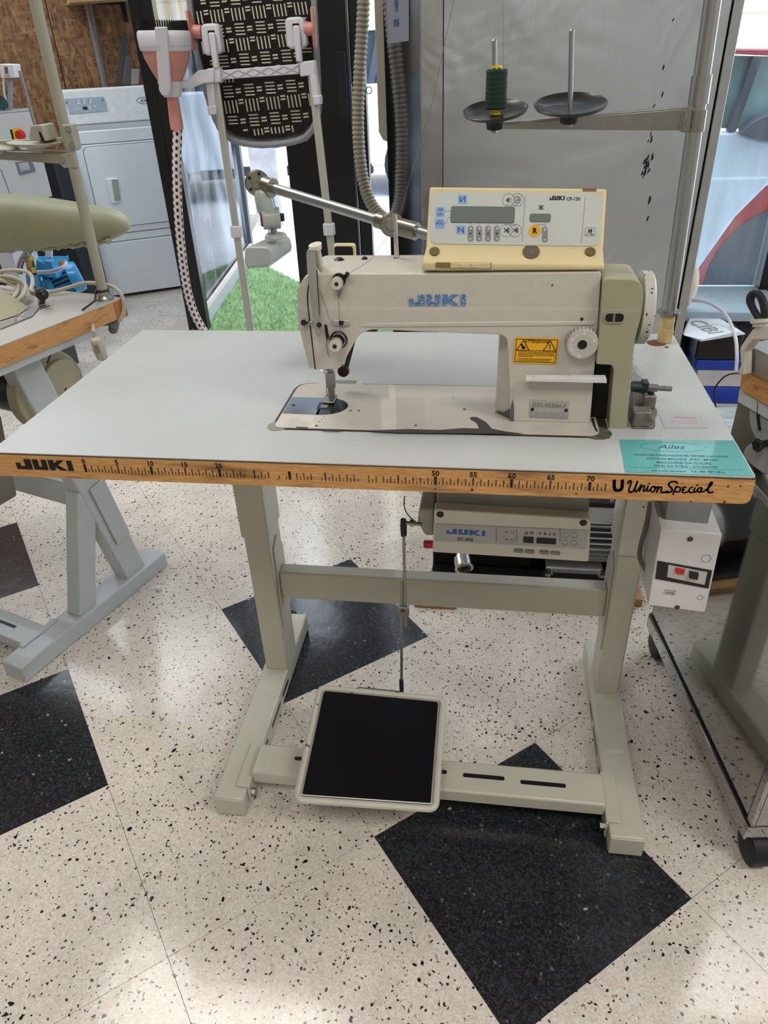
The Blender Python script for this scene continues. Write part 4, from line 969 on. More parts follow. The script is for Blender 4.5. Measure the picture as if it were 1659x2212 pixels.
for k_, ang in (('3', 88), ('2', 152), ('1', 208), ('0', 262), ('4', 22)):
    a = math.radians(ang); text_mb(dpn, k_, .0062, DM @ Matrix.Translation((math.cos(a) * .0155, math.sin(a) * .0155, 0)) @ Matrix.Rotation(a - math.pi / 2, 4, 'Z'), .0002, bold=.0001)
for i in range(24):
    ang = 262 - i * 11.4
    if ang < 10: break
    if any(abs((ang - t_ + 180) % 360 - 180) < 7 for t_ in (88, 152, 208, 262, 22)): continue
    a = math.radians(ang); flat(dpn, DM, [(math.cos(a) * r_ - math.sin(a) * s_, math.sin(a) * r_ + math.cos(a) * s_) for r_, s_ in ((.0135, -.0003), (.0172, -.0003), (.0172, .0003), (.0135, .0003))], .0002)
part('dial_numbers', dpn, WINK, dl, smooth=False)
# reverse lever
rl_ = [F(1135, 817, .122), F(1310, 817, .122), F(1311, 828, .122), F(1135, 824, .122)]
part('reverse_lever', MB().poly(rp(rl_, .001), (0, .012, 0)), mat('lever_white_chipped', (220, 220, 220), .35, wear=(50, 46, 44), wt=.66, ws=140.), sm, bev=.001)
part('interior_shade_box', MB().bx(.7135, .752, .160, .262, H + .002, .905), mat('interior_shade_black', (10, 10, 10), .7), sm)  # black box painting the unlit inside of the machine
# belt cover
ybc = .128
def B(px, py): return at(px, py, y=ybc)
bp = [(1303, 602), (1384, 604), (1391, 640), (1384, 690), (1372, 730), (1362, 830), (1353, 936), (1314, 936), (1326, 798), (1322, 789), (1288, 787), (1299, 650)]
part('belt_cover', MB().poly(rp([B(*p) for p in bp], [.006, .012, .02, .03, .02, .01, .002, .002, .004, .003, .002, .01]), (0, .078, 0)), KHAKI, sm, bev=.007, seg=4)
q = B(1327, 686) + Vector((0, -.0008, 0))
part('cover_opening', MB().poly(rp([q + Vector((x, 0, z)) for x, z in ((-.0115, -.0055), (.0115, -.0055), (.0115, .0055), (-.0115, .0055))], .0055), (0, .0012, 0)), BLACK, sm)
part('opening_rim', MB().tube([v + Vector((0, -.0006, 0)) for v in rp([q + Vector((x, 0, z)) for x, z in ((-.0125, -.0065), (.0125, -.0065), (.0125, .0065), (-.0125, .0065))], .006)] * 1 + [q + Vector((-.0125, -.0006, -.001))], .0009, 6), KHAKI, sm)
part('opening_bar', MB().bx(q.x - .002, q.x + .001, q.y - .001, q.y, q.z - .005, q.z + .005), METAL, sm)
# hand wheel
t_ = at(1398, 587, y=.19); hz_ = (t_.z + at(1398, 736, y=.15).z) / 2; hr = .0485
wx = at(1383, 660, y=.16).x
part('hand_wheel', MB().rev([(Vector((wx, .185, .945)), .042), (Vector((wx + .002, .185, .945)), hr), (Vector((wx + .014, .185, .945)), hr), (Vector((wx + .017, .185, .945)), hr - .004), (Vector((wx + .015, .185, .945)), .03)], 48), mat('hand_wheel_enamel', (186, 184, 176), .4, wear=(50, 48, 46), wt=.64, ws=130.), sm)
# bobbin winder bracket right of the belt cover
bwd = thing('bobbin_winder', (.80, .20, H), 'small oily metal bobbin winder bracket beside the belt cover', 'bobbin winder')
part('bracket', MB().poly([(.772, .135, H + .001), (.802, .150, H + .001), (.812, .205, H + .002), (.795, .26, .83), (.775, .26, .85)], (0, .002, .0025)), OILY, bwd, bev=.0006)
part('base_plate', MB().poly(rp([(.768, .128, H + .0006), (.800, .130, H + .0006), (.812, .20, H + .0006), (.790, .25, H + .0006), (.768, .25, H + .0006)], .006), (0, 0, .003)), OILY, bwd, bev=.0006)
a = at(1370, 836, y=.20)
part('spindle_housing', MB().cyl((a.x - .004, .20, a.z), (a.x + .014, .20, a.z), .0088, n=18), mat('spindle_blue_grey', (62, 70, 78), .4, .5), bwd)
part('spindle_arm', MB().bx(a.x + .010, a.x + .019, .192, .208, a.z - .028, a.z + .010), mat('spindle_blue_grey', (62, 70, 78), .4, .5), bwd, bev=.001)
part('spindle', MB().rev([((a.x + .018, .20, a.z), .0056), ((a.x + .033, .20, a.z - .001), .0056), ((a.x + .0335, .20, a.z - .001), .0038), ((a.x + .053, .20, a.z - .002), .0038)], 14), OILY, bwd)
b = at(1404, 866, y=.17)
part('stop_latch', MB().bx(b.x - .010, b.x + .008, .165, .178, b.z - .012, b.z + .010), OILY, bwd, bev=.003)
part('latch_screw', MB().cyl((b.x, .172, b.z + .010), (b.x, .172, b.z + .015), .0045, n=10), BLACK, bwd)
c = at(1400, 893, z=H + .004)
part('adjusting_nut', MB().rev([(Vector((c.x, c.y, H + .001)), .013), (Vector((c.x, c.y, H + .008)), .012), (Vector((c.x - .004, c.y, H + .020)), .006), (Vector((c.x - .006, c.y, H + .030)), .006)], 16), OILY, bwd)
part('post_link', MB().beam((.795, .15, H + .003), (.79, .195, a.z - .02), .006, .006), OILY, bwd)
part('clamp', MB().bx(.768, .792, .128, .150, H + .004, H + .026), OILY, bwd, bev=.002)

# ---- control panel on top of the arm
yb = YF + .003
b0, b1 = at(910, 582, y=yb), at(1305, 588, y=yb)          # lowest front corners
k0, k1 = at(920, 532, y=yb + .020), at(1303, 538, y=yb + .020)   # fold
u0, u1 = at(928, 404, y=yb + .045), at(1311, 408, y=yb + .045)   # upper corners
m0, m1 = at(912, 568, y=yb - .001), at(1305, 574, y=yb - .001)
zb = 1.0055
cs = [b0, m0, k0, u0]
def side(b, m, k, u):
    up = Vector((0, .012, -.002)); return [Vector((b.x, b.y, zb)), m, k, u, u + Vector((0, .014, -.004)), Vector((k.x, k.y + .030, k.z)), Vector((b.x, b.y + .075, zb + .012)), Vector((b.x, b.y + .075, zb))]
SA, SB = side(b0, m0, k0, u0), side(b1, m1, k1, u1)
mb = MB(); va = [mb.bm.verts.new(p) for p in SA]; vb = [mb.bm.verts.new(p) for p in SB]; n_ = len(va)
fs = [mb.bm.faces.new(va), mb.bm.faces.new(vb[::-1])] + [mb.bm.faces.new((va[i], vb[i], vb[(i + 1) % n_], va[(i + 1) % n_])) for i in range(n_)]
bmesh.ops.recalc_face_normals(mb.bm, faces=fs)
cpn = part('control_panel', mb, YELL, sm, bev=.003, seg=3, label='yellowed control panel with a grey display')
# face frame: local plane through the four face corners
fo = k0; fx = (k1 - k0).normalized(); fn = fx.cross(((u0 + u1) / 2 - (k0 + k1) / 2)).normalized(); fn = fn if fn.y < 0 else -fn; fy = fn.cross(fx) if fn.cross(fx).z > 0 else -fn.cross(fx)
def fl_(cx, cy, off=0):   # pixel of the panel crop (scale 4.046 from 910,395)
    q = at(910 + cx / 4.046, 395 + cy / 4.046, pl=(fo + fn * off, fn)) - fo
    return (q.dot(fx), q.dot(fy))
CM = frame(fo + fn * .0002, fx, fy)
def pq(*p): return [fl_(*q) for q in p]
fc = pq((95, 78), (1590, 92), (1552, 555), (72, 532)); fc3 = rp([(x, y, 0) for x, y in fc], .010)
part('face_label', flat(MB(), CM, [v[:2] for v in fc3], .0006), PLATE, cpn, smooth=False)
for pts in (((262, 205), (820, 212), (812, 355), (255, 350)), ((950, 270), (1133, 272), (1128, 345), (946, 343))):
    part('display_frame', flat(MB(), CM, [v[:2] for v in rp([(x, y, 0) for x, y in pq(*pts)], .003)], .0005, .0006), mat('display_rim', (60, 66, 66), .4), cpn, smooth=False)
    cx = sum(p[0] for p in pts) / 4; cy_ = sum(p[1] for p in pts) / 4
    part('display', flat(MB(), CM, [v[:2] for v in rp([(x, y, 0) for x, y in pq(*[(cx + (p[0] - cx) * .985, cy_ + (p[1] - cy_) * .94) for p in pts])], .003)], .0004, .0011), LCD, cpn, smooth=False)
def rr4(x0, y0, x1, y1, r): return [v[:2] for v in rp([(x, y, 0) for x, y in pq((x0, y0), (x1, y0), (x1, y1), (x0, y1))], r)]
lbm = MB()
for x0, y0, x1, y1 in ((320, 107, 403, 183), (127, 212, 208, 298), (120, 315, 204, 402), (303, 373, 387, 448)): flat(lbm, CM, rr4(x0, y0, x1, y1, .002), .0003, .0006)
part('blue_keys', lbm, LBLUE, cpn, smooth=False)
gk = MB()
for x in (432, 506, 583, 660, 1080):
    flat(gk, CM, rr4(x - 25, 378 if x < 1000 else 385, x + 25, 512 if x < 1000 else 520, .0060), .0006, .0006)
part('grey_keys', gk, mat('key_grey', (132, 134, 136), .5), cpn, smooth=False)
c = fl_(991, 421); part('yellow_key', flat(MB(), CM, circ(c[0], c[1], .0078), .0005, .0006), mat('key_yellow', (224, 168, 36), .5), cpn, smooth=False)
wk = MB()
for x in (432, 510, 587, 664, 1081):
    a_ = fl_(x, 402 if x < 1000 else 412); text_mb(wk, '+', .0062, CM @ Matrix.Translation((*a_, .0014)), .0001, bold=.0001)
    a_ = fl_(x - 2, 486 if x < 1000 else 494); text_mb(wk, '-', .0085, CM @ Matrix.Translation((*a_, .0014)), .0001, bold=.0001)
part('key_signs', wk, WINK, cpn, smooth=False)
bk_ = MB()
for s_, x, y, sz in (('A', 431, 444, .0036), ('B', 508, 446, .0036), ('C', 585, 447, .0036), ('D', 662, 447, .0036), ('R', 991, 421, .0092)):
    a_ = fl_(x, y); text_mb(bk_, s_, sz, CM @ Matrix.Translation((*a_, .0014)), .0001, bold=.00015 if s_ != 'R' else .0004)
for pts in (((342, 165), (342, 122), (342, 165), (380, 120), (380, 165)), ):
    stroke(bk_, CM, pq((342, 122), (342, 166)), .0009, z0=.0010, smooth=0); stroke(bk_, CM, pq((342, 166), (380, 122)), .0007, z0=.0010, smooth=0); stroke(bk_, CM, pq((380, 122), (380, 168)), .0009, z0=.0010, smooth=0)
stroke(bk_, CM, pq((325, 436), (325, 390)), .0009, z0=.0010, smooth=0); stroke(bk_, CM, pq((325, 390), (367, 436)), .0007, z0=.0010, smooth=0); stroke(bk_, CM, pq((367, 436), (367, 390)), .0009, z0=.0010, smooth=0)
for i, l in enumerate(('AABB', 'DFCC')):
    a_ = fl_(167, 236 + i * 40); text_mb(bk_, 'A|B' if i == 0 else 'DIC', .0042, CM @ Matrix.Translation((*a_, .0010)), .0001)
for i, l in enumerate(('I A A', 'ABCDC', 'F  F  F')):
    a_ = fl_(162, 334 + i * 20); text_mb(bk_, l, .0034, CM @ Matrix.Translation((*a_, .0010)), .0001)
a_ = fl_(1120, 152); b_ = fl_(1252, 152)
logo(bk_, CM @ Matrix.Translation((a_[0], a_[1], .0006)), b_[0] - a_[0], .0052, .0003)
a_ = fl_(1328, 143); text_mb(bk_, 'CP-130', .0058, CM @ Matrix.Translation((*a_, .0008)), .0001, bold=.0001)
for y in (203, 234): flat(bk_, CM, pq((1020, y), (1072, y), (1072, y - 5), (1020, y - 5)), .0002, .0006)
for y in (210, 217, 224): flat(bk_, CM, pq((1030, y + 2), (1062, y + 2), (1062, y - 3), (1030, y - 3)), .0002, .0006)
for cx in (742, 822):
    for dy in (-1, 1):
        stroke(bk_, CM, pq((cx - 18, 416 - dy * 16), (cx + 14, 416 + dy * 12)), .0009, z0=.0008, smooth=0)
        c = fl_(cx + 16, 416 + dy * 12); ringf(bk_, CM, c[0], c[1], .0016, .0006, 10, z0=.0008)
stroke(bk_, CM, pq((742, 152), (772, 135), (768, 168), (742, 152)), .0006, z0=.0008, smooth=0); stroke(bk_, CM, pq((760, 135), (755, 165)), .0012, z0=.0008, smooth=0)
c = fl_(840, 150); ringf(bk_, CM, c[0], c[1], .0042, .0006, 14, z0=.0008); stroke(bk_, CM, pq((828, 158), (850, 140), (856, 152), (840, 160)), .0006, z0=.0008, smooth=0)
for x in (1464, 1484): stroke(bk_, CM, pq((x, 410), (x, 436)), .0016, z0=.0008, smooth=0)
stroke(bk_, CM, pq((1474, 420), (1484, 406), (1494, 420)), .0008, z0=.0008, smooth=0); stroke(bk_, CM, pq((1470, 450), (1502, 450)), .0008, z0=.0008, smooth=0); stroke(bk_, CM, pq((1444, 450), (1453, 450)), .0008, z0=.0008, smooth=0)
part('panel_print', bk_, INK, cpn, smooth=False)
gl = MB()
for (xa, ya, xb, yb_) in ((910, 115, 880, 518), (1434, 120, 1398, 524)): stroke(gl, CM, pq((xa, ya), (xb, yb_)), .0005, z0=.0006, smooth=0)
for pts in (((208, 248), (258, 250)), ((204, 358), (218, 355), (235, 305), (256, 303)), ((740, 207), (740, 196), (762, 194), (762, 182)), ((785, 208), (786, 196), (838, 196), (838, 183)), ((728, 358), (730, 366), (746, 368), (746, 385)), ((770, 358), (774, 368), (824, 372), (824, 388)), ((992, 388), (994, 365), (1084, 366)), ((1088, 346), (1083, 386)), ((436, 352), (436, 378)), ((512, 354), (510, 378)), ((589, 355), (587, 378)), ((666, 356), (664, 378))):
    stroke(gl, CM, pq(*pts), .00045, z0=.0006, smooth=0)
for x, y in ((742, 417), (822, 417), (762, 150), (840, 150)):
    c = fl_(x, y); ringf(gl, CM, c[0], c[1], .0080, .0005, 22, z0=.0006)
P4 = rr4(1432, 392, 1518, 465, .002); 
for i in range(len(P4)): stroke(gl, CM, [P4[i], P4[(i + 1) % len(P4)]], .0005, z0=.0006, smooth=0)
part('panel_lines', gl, mat('print_mid_blue_grey', (112, 126, 150), .5), cpn, smooth=False)
# lower slope: holes, slider, lamp window
sn = (k1 - k0).cross(k0 - m0).normalized(); sn = sn if sn.z > 0 else -sn
def sp_(cx, cy, off=0): return at(910 + cx / 4.046, 395 + cy / 4.046, pl=(m0 + sn * off, sn))
for x, y, r in ((116, 603, .0068), (960, 605, .0110), (1476, 607, .0068)):
    if x > 800: sn = (k1 - k0).cross(k1 - m1).normalized(); sn = sn if sn.z > 0 else -sn
    q = sp_(x, y) if x < 800 else at(910 + x / 4.046, 395 + y / 4.046, pl=(m1 if x > 1200 else (m0 + (m1 - m0) * .62), sn)); part('screw_well', MB().rev([(q - sn * .004, r), (q + sn * .0016, r)], 24), mat('well_brown', (96, 84, 52), .6), cpn)
    if x == 960: part('well_screw', MB().rev([(q + sn * .0016, .006), (q + sn * .0021, .006), (q + sn * .0022, .003)], 16), METAL, cpn)
bn = Vector((0, -1, 0))
def bt(cx, cy, dy=0): return at(910 + cx / 4.046, 395 + cy / 4.046, y=yb - .0015 + dy)
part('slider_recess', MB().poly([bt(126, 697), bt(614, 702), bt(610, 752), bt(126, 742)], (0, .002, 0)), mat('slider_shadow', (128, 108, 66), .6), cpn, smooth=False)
part('slider_key', MB().poly([bt(255, 700, -.0012), bt(606, 704, -.0012), bt(602, 750, -.0012), bt(252, 744, -.0012)], (0, .0016, 0)), YELL, cpn, bev=.0006)
for x in (335, 440): part('slider_grip', MB().poly(rp([bt(x, 708, -.0024), bt(x + 80, 709, -.0024), bt(x + 80, 745, -.0024), bt(x, 742, -.0024)], .002), (0, .0014, 0)), YELL, cpn, bev=.0005)
um = u0.lerp(u1, .905); part('indicator_window', MB().bx(um.x - .0085, um.x + .0085, um.y - .0012, um.y + .010, um.z - .0075, um.z + .0008), mat('indicator_amber', (140, 112, 100), .2), cpn)

# ---- rear switch/magnet box behind the arm
rb = [at(718, 528, y=.30), at(766, 528, y=.30), at(768, 560, y=.30), at(719, 560, y=.30)]
rbt = thing('rear_solenoid_box', (rb[0].x + .02, .31, .94), 'small black box with a cream rim behind the machine arm', 'box')
part('rim', MB().poly(rp([rb[0], rb[1], rb[2] + Vector((0, 0, -.03)), rb[3] + Vector((0, 0, -.03))], .005), (0, .012, 0)), YELL, rbt, bev=.002)
part('cover', MB().poly(rp([rb[0] + Vector((.003, -.001, -.003)), rb[1] + Vector((-.003, -.001, -.003)), rb[2] + Vector((-.003, -.001, -.027)), rb[3] + Vector((.003, -.001, -.027))], .004), (0, .004, 0)), BLACK, rbt)

# ---- spot lamp on jointed arm
yl = .33
lm = thing('machine_lamp', (.60, .26, 1.0), 'grey machine lamp on a jointed chrome arm behind the sewing machine', 'lamp')
J1 = at(846, 485, y=.30); J0 = at(556, 396, y=.42); Je = at(935, 510, y=.27)
part('arm_tube', MB().cyl(J1.lerp(J0, .10), J0.lerp(J1, .10), .0078, n=20), ALU, lm)
part('arm_tube', MB().cyl(J1.lerp(Je, .3), Je, .0078, n=20), ALU, lm)
part('arm_sleeve', MB().rev([(J1.lerp(J0, .02), .0115), (J1.lerp(J0, .10), .0115)], 20), NICKEL, lm)
part('arm_sleeve', MB().rev([(J1.lerp(Je, .15), .0125), (J1.lerp(Je, .62), .0125)], 20), NICKEL, lm)
dv = (CP - J1).normalized()
part('joint', MB().rev([(J1 - dv * .012, .0175), (J1 + dv * .012, .0175), (J1 + dv * .014, .015)], 24), NICKEL, lm)
part('joint_screw', MB().rev([(J1 + dv * .014, .010), (J1 + dv * .018, .009)], 8), METAL, lm)
dv = (CP - J0).normalized(); 
part('joint', MB().rev([(J0 - dv * .022, .020), (J0 + dv * .008, .0205), (J0 + dv * .010, .018)], 28), NICKEL, lm)
part('joint_screw', MB().rev([(J0 + dv * .010, .010), (J0 + dv * .014, .009)], 6), NICKEL, lm)
for i in range(5):
    a = 2 * math.pi * i / 5; e1 = Vector((0, 0, 1)).cross(dv).normalized(); e2 = dv.cross(e1)
    part('joint_tooth', MB().cyl(J0 + dv * .0101 + (e1 * math.cos(a) + e2 * math.sin(a)) * .0145, J0 + dv * .0110 + (e1 * math.cos(a) + e2 * math.sin(a)) * .0145, .003, n=6), DMETAL, lm)
part('arm_sleeve', MB().rev([(J0.lerp(J1, .06), .0145), (J0.lerp(J1, .11), .0135), (J0.lerp(J1, .115), .0150), (J0.lerp(J1, .125), .0150)], 20), NICKEL, lm)
yk = .41
part('neck', MB().rev([(at(565, 408, y=yk), .011), (at(568, 416, y=yk), .0150), (at(576, 452, y=yk), .0160), (at(580, 462, y=yk), .014)], 20), LAMPG, lm)
kq = at(586, 471, y=yk)
part('knuckle', MB().rev([(kq + Vector((-.014, -.005, 0)), .0175), (kq + Vector((.014, .004, 0)), .0175)], 28), LAMPG, lm, bev=.002)
part('knuckle_seam', MB().rev([(kq + Vector((.0015, 0, 0)), .0178), (kq + Vector((.003, 0, 0)), .0178)], 28), DMETAL, lm)
part('knuckle_screw', MB().rev([(kq + Vector((-.017, -.006, 0)), .012), (kq + Vector((-.0135, -.005, 0)), .013)], 20), RUST, lm)
part('wing_nut', MB().rev([(kq + Vector((.014, .004, 0)), .007), (kq + Vector((.021, .006, 0)), .006)], 8), BLACK, lm)
part('stem', MB().cyl(at(590, 485, y=yk), at(592, 505, y=yk), .006, n=12).cyl(at(583, 487, y=yk - .01), at(580, 506, y=yk - .01), .0012, n=6), METAL, lm)
part('lamp_collar', MB().rev([(at(596, 513, y=yk), .020), (at(595, 504, y=yk), .016)], 24), LAMPG, lm, bev=.002)
# head: a rounded box with sloping sides seen from its end
hd = [at(527, 533, y=.37), at(585, 534, y=.37), at(584, 574, y=.37), at(528, 578, y=.37)]
he = [at(580, 510, y=.47), at(626, 508, y=.47), at(634, 540, y=.47), at(590, 552, y=.47)]
mb = MB(); A_ = rp(hd, .010, 4); E_ = rp(he, .010, 4)
va = [mb.bm.verts.new(p) for p in A_]; vb = [mb.bm.verts.new(p) for p in E_]; n_ = len(va)
fs = [mb.bm.faces.new(va), mb.bm.faces.new(vb[::-1])] + [mb.bm.faces.new((va[i], vb[i], vb[(i + 1) % n_], va[(i + 1) % n_])) for i in range(n_)]
bmesh.ops.recalc_face_normals(mb.bm, faces=fs)
part('lamp_shade', mb, LAMPG, lm, bev=.003, seg=3)
rimp = [hd[3].lerp(he[3], t) for t in (0, 1)]
part('shade_rim', MB().poly([hd[3] + Vector((.004, .002, .002)), hd[2] + Vector((-.003, .002, .002)), he[2] + Vector((-.003, -.003, .004)), he[3] + Vector((.002, -.003, .004))], (0, 0, -.005)), LAMPG, lm, bev=.001)
# thread guide rod standing on the arm
q = at(857, 562, z=1.0)
part('thread_guide_rod', MB().cyl((q.x, q.y, 1.0), (q.x - .001, q.y, 1.062), .0032, n=12).rev([((q.x, q.y, 1.0), .006), ((q.x, q.y, 1.004), .005)], 14), CHROME, sm)
# ---- spool stand
ss = thing('thread_stand', (.877, .494, H), 'grey steel thread stand post with two spool discs at the table corner', 'thread stand')
sb_ = Vector((.877, .494, H + .0005)); stp = at(1548, -60, y=.494)
def sp2_(t): return sb_.lerp(stp, t)
Lp = (stp - sb_).length
part('post', MB().cyl(sp2_(.0), sp2_(1), .0125, n=24), ALU, ss)
part('tape_wrap', MB().rev([(sp2_(0), .0125), (sp2_(.018 / Lp), .0138), (sp2_(.028 / Lp), .0125), (sp2_(.04 / Lp), .0132), (sp2_(.052 / Lp), .0128)], 22), TAPE, ss)
part('post_washer', MB().rev([(sp2_(.052 / Lp), .0195), (sp2_(.056 / Lp), .0195)], 28), METAL, ss)
def pt_at(py):  # t on post whose image y is py
    lo, hi = 0, 1
    v = lambda t: (RM.transposed() @ (sp2_(t) - CP))
    for _ in range(30):
        m_ = (lo + hi) / 2; d = v(m_); y_ = 1106 - FPX * d.z / d.y
        if y_ > py: lo = m_
        else: hi = m_
    return lo
tj = pt_at(250)
part('collar', MB().rev([(sp2_(pt_at(225)), .0150), (sp2_(pt_at(162)), .0150)], 24), ALU, ss)
part('clamp_sleeve', MB().rev([(sp2_(pt_at(284)), .0150), (sp2_(pt_at(238)), .0150)], 24), METAL, ss)
pz = sp2_(tj).z
e0 = at(1066, 268, z=pz + .002); e1 = sp2_(tj) + Vector((-.012, -.012, 0))
def cq_(px, py, f):  # points on the vertical plane of the arm
    nrm = (e1 - e0).cross(Vector((0, 0, 1))).normalized(); return at(px, py, pl=(e0, nrm))
ap = [cq_(1068, 270, 0), cq_(1512, 232, 0), cq_(1512, 282, 0), cq_(1420, 282, 0), cq_(1078, 279, 0)]
part('arm', MB().poly(ap, (0, .003, 0)), METAL, ss, bev=.0006)
part('arm_flange', MB().poly([ap[0], ap[1], ap[1] + Vector((0, .018, 0)), ap[0] + Vector((0, .018, 0))], (0, 0, .0025)), METAL, ss, bev=.0006)
for px, py in ((1482, 248), (1478, 273)): 
    q = cq_(px, py, 0); part('arm_bolt', MB().rev([(q + Vector((0, -.001, 0)), .0085), (q + Vector((0, -.002, 0)), .0085), (q + Vector((0, -.0022, 0)), .005), (q + Vector((0, -.008, 0)), .005)], 16), METAL, ss)
for (cx, cy_, w_, topy, isn) in ((1070, 243, 69, 88, 0), (1232, 230, 72, 66, 1)):
    c = cq_(cx - 2, cy_ + 22, 0) + Vector((0, .010, .0))
    zc = c.z + .013; c = at(cx, cy_ + 1, z=zc + .004); r = (at(cx + w_, cy_, z=zc).x - c.x)
    axd_ = Vector((-.05 if not isn else -.02, -.22, 1)).normalized(); cc = Vector((c.x, c.y, zc))
    part('spool_disc', MB().rev([(cc + axd_ * h_, r_) for h_, r_ in ((-.006, .014), (-.002, .016), (0, r * .5), (.005, r * .95), (.009, r), (.0096, r * .98), (.006, r * .9), (.0025, r * .55), (.002, .008))], 48), mat('disc_black', (24, 24, 24), .36, coat=.15), ss)
    part('disc_hub', MB().rev([(cc + axd_ * -.016, .013), (cc + axd_ * -.002, .014)], 20), BLACK, ss)
    part('hub_bolt', MB().rev([((c.x, c.y, zc - .022), .005), ((c.x, c.y, zc - .012), .005)], 6), METAL, ss)
    tp = at(cx + (1 if isn else 0) * 5 - 2, topy, y=c.y)
    part('spool_pin', MB().rev([((c.x, c.y, zc), .0036), ((tp.x, c.y, tp.z), .0036), ((tp.x, c.y, tp.z + .002), .002)], 14), ALU, ss)
    if not isn:
        sc_ = thing('thread_spool', (c.x, c.y, zc + .004), 'dark green thread on a yellow cone standing on the left spool disc', 'thread spool')
        zt_ = at(1068, 142, y=c.y - .01).z; z1 = at(1068, 150, y=c.y - .018).z; z0_ = zc + .009
        part('spool_core', MB().rev([((c.x, c.y, zc + .002), .0072), ((c.x, c.y, zt_), .0072), ((c.x, c.y, zt_), .0045)], 20), PYEL, sc_)
        part('core_print', MB().bx(c.x - .006, c.x - .002, c.y - .0079, c.y - .006, zt_ - .007, zt_ - .003).bx(c.x + .001, c.x + .005, c.y - .0079, c.y - .006, zt_ - .007, zt_ - .003), INK, sc_, smooth=False)
        mbt = MB(); k_ = 24; R_ = .0152
        mbt.rev([((c.x, c.y, z0_), R_ * .9)] + [((c.x, c.y, z0_ + (z1 - z0_) * (i + .5) / k_), R_ + .0004 * math.sin(i * 2.1)) for i in range(k_)] + [((c.x, c.y, z1), R_ * .92), ((c.x, c.y, z1), .0075)], 28)
        part('thread_winding', mbt, GREENT, sc_)
part('thread_line', MB().tube([at(1086, 152, y=.3), at(1088, 60, y=.33), at(1085, -20, y=.36)], .0004, 5), mat('thread_grey', (110, 112, 104), .8), ss)
part('thread_line', MB().tube([at(982, -10, y=.33), at(956, 115, y=.33), at(935, 215, y=.32), at(858, 482, y=.30)], .0004, 5), mat('thread_grey', (110, 112, 104), .8), ss)

# ---- papers stuck on the table
def zq(px, py, z=H + .0003): return at(px, py, z=z)
TQ = [zq(1352, 1025), zq(1629, 1031), zq(1590, 952), zq(1338, 950)]
TQ[0].y = max(TQ[0].y, .002); TQ[1] = Vector((XR - .002, .002, H + .0003)); TQ[2].x = XR - .0015
ts = thing('teal_sticker', (.82, .05, H + .0003), 'teal advertising sticker with black print at the front right corner of the table', 'sticker')
part('sheet', MB().poly(TQ, (0, 0, .0004)), TEAL, ts, smooth=False)
TSM = frame(Vector((TQ[0].x, TQ[0].y, H + .0007)), (1, 0.015, 0), (0, 1, 0)); tw, thh = TQ[1].x - TQ[0].x, TQ[3].y - TQ[0].y
ti = MB()
for s_, y, sz, w_ in (('TECNOLOGIE E INNOVAZIONE PER TINTORIE - LAVANDERIE', .52, .0072, .84), ('ASSISTENZA MACCHINE - STIRO - IMPIANTI', .41, .0072, .68), ('MACCHINE DA CUCIRE', .30, .0082, .45), ('FERRI DA STIRO - ACCESSORI', .195, .0082, .60), ('www.aile service.it    Tel. 080 480 6816', .06, .0075, .86)):
    text_mb(ti, s_, sz, TSM @ Matrix.Translation((tw * .5, thh * y, 0)), .0001, bold=.0001, sx=w_ * tw / (len(s_) * sz * .60))
flat(ti, TSM, rect(tw * .06, tw * .94, thh * .135, thh * .14), .0001)
for i in range(36):
    a, b = 2 * math.pi * i / 36, 2 * math.pi * (i + 1) / 36
    if i in (1, 2, 3, 33, 34): continue
    stroke(ti, TSM, [(tw * .47 + tw * .27 * math.cos(a), thh * .79 + thh * .15 * math.sin(a)), (tw * .47 + tw * .27 * math.cos(b), thh * .79 + thh * .15 * math.sin(b))], .0005, .0001, smooth=0)
text_mb(ti, 'Ailes', .017, TSM @ Matrix.Translation((tw * .45, thh * .79, 0)), .0001, shear=.4)
part('sticker_print', ti, mat('sticker_ink', (34, 60, 66), .5), ts, smooth=False)
nt_ = thing('price_note', (.84, .16, H + .0003), 'small pale paper note with faded red handwriting on the right side of the table', 'note')
part('paper', MB().poly([zq(1434, 924), zq(1530, 924), zq(1508, 890), zq(1424, 893)], (0, 0, .0003)), mat('note_grey', (184, 184, 190), .5), nt_, smooth=False)
ni = MB(); NM = frame(zq(1478, 913) + Vector((0, 0, .0004)), (1, 0, 0), (0, 1, 0)); text_mb(ni, '900,00', .014, NM, .0001); stroke(ni, NM, [(-.012 + .0016 * i, .016 + (.002 if i % 2 else -.001)) for i in range(20)], .0006, smooth=1)
part('handwriting', ni, mat('faded_red_ink', (216, 160, 156), .6), nt_, smooth=False)

# ================================================================== STEEL CABINET, HOSE
CN = Vector((.345, 1.48, 0)); CA = Vector((.9397, .342, 0)); CB = Vector((-.342, .9397, 0))
cab = thing('steel_cabinet', (.75, 1.75, 0), 'tall brushed stainless steel cabinet behind the sewing machine', 'cabinet')
cr_ = at(1607, 5, pl=(CN, CB)); CW = (cr_ - CN).dot(CA); seamL = (at(957, 300, pl=(CN, CB)) - CN).dot(CA); seamR = (at(1500, 460, pl=(CN, CB)) - CN).dot(CA)
def cbx(a0, a1, b0, b1, z0, z1): return [CN + CA * a0 + CB * b0 + Vector((0, 0, z0)), CN + CA * a1 + CB * b0 + Vector((0, 0, z0)), CN + CA * a1 + CB * b1 + Vector((0, 0, z0)), CN + CA * a0 + CB * b1 + Vector((0, 0, z0))], (0, 0, z1 - z0)
part('front_panel', MB().poly(*cbx(seamL + .001, seamR - .001, 0, .02, .02, 2.1)), STEEL, cab, bev=.001)
part('corner_strip', MB().poly(*cbx(0, seamL - .001, 0, .02, .02, 2.1)), STEEL_S, cab, bev=.002)
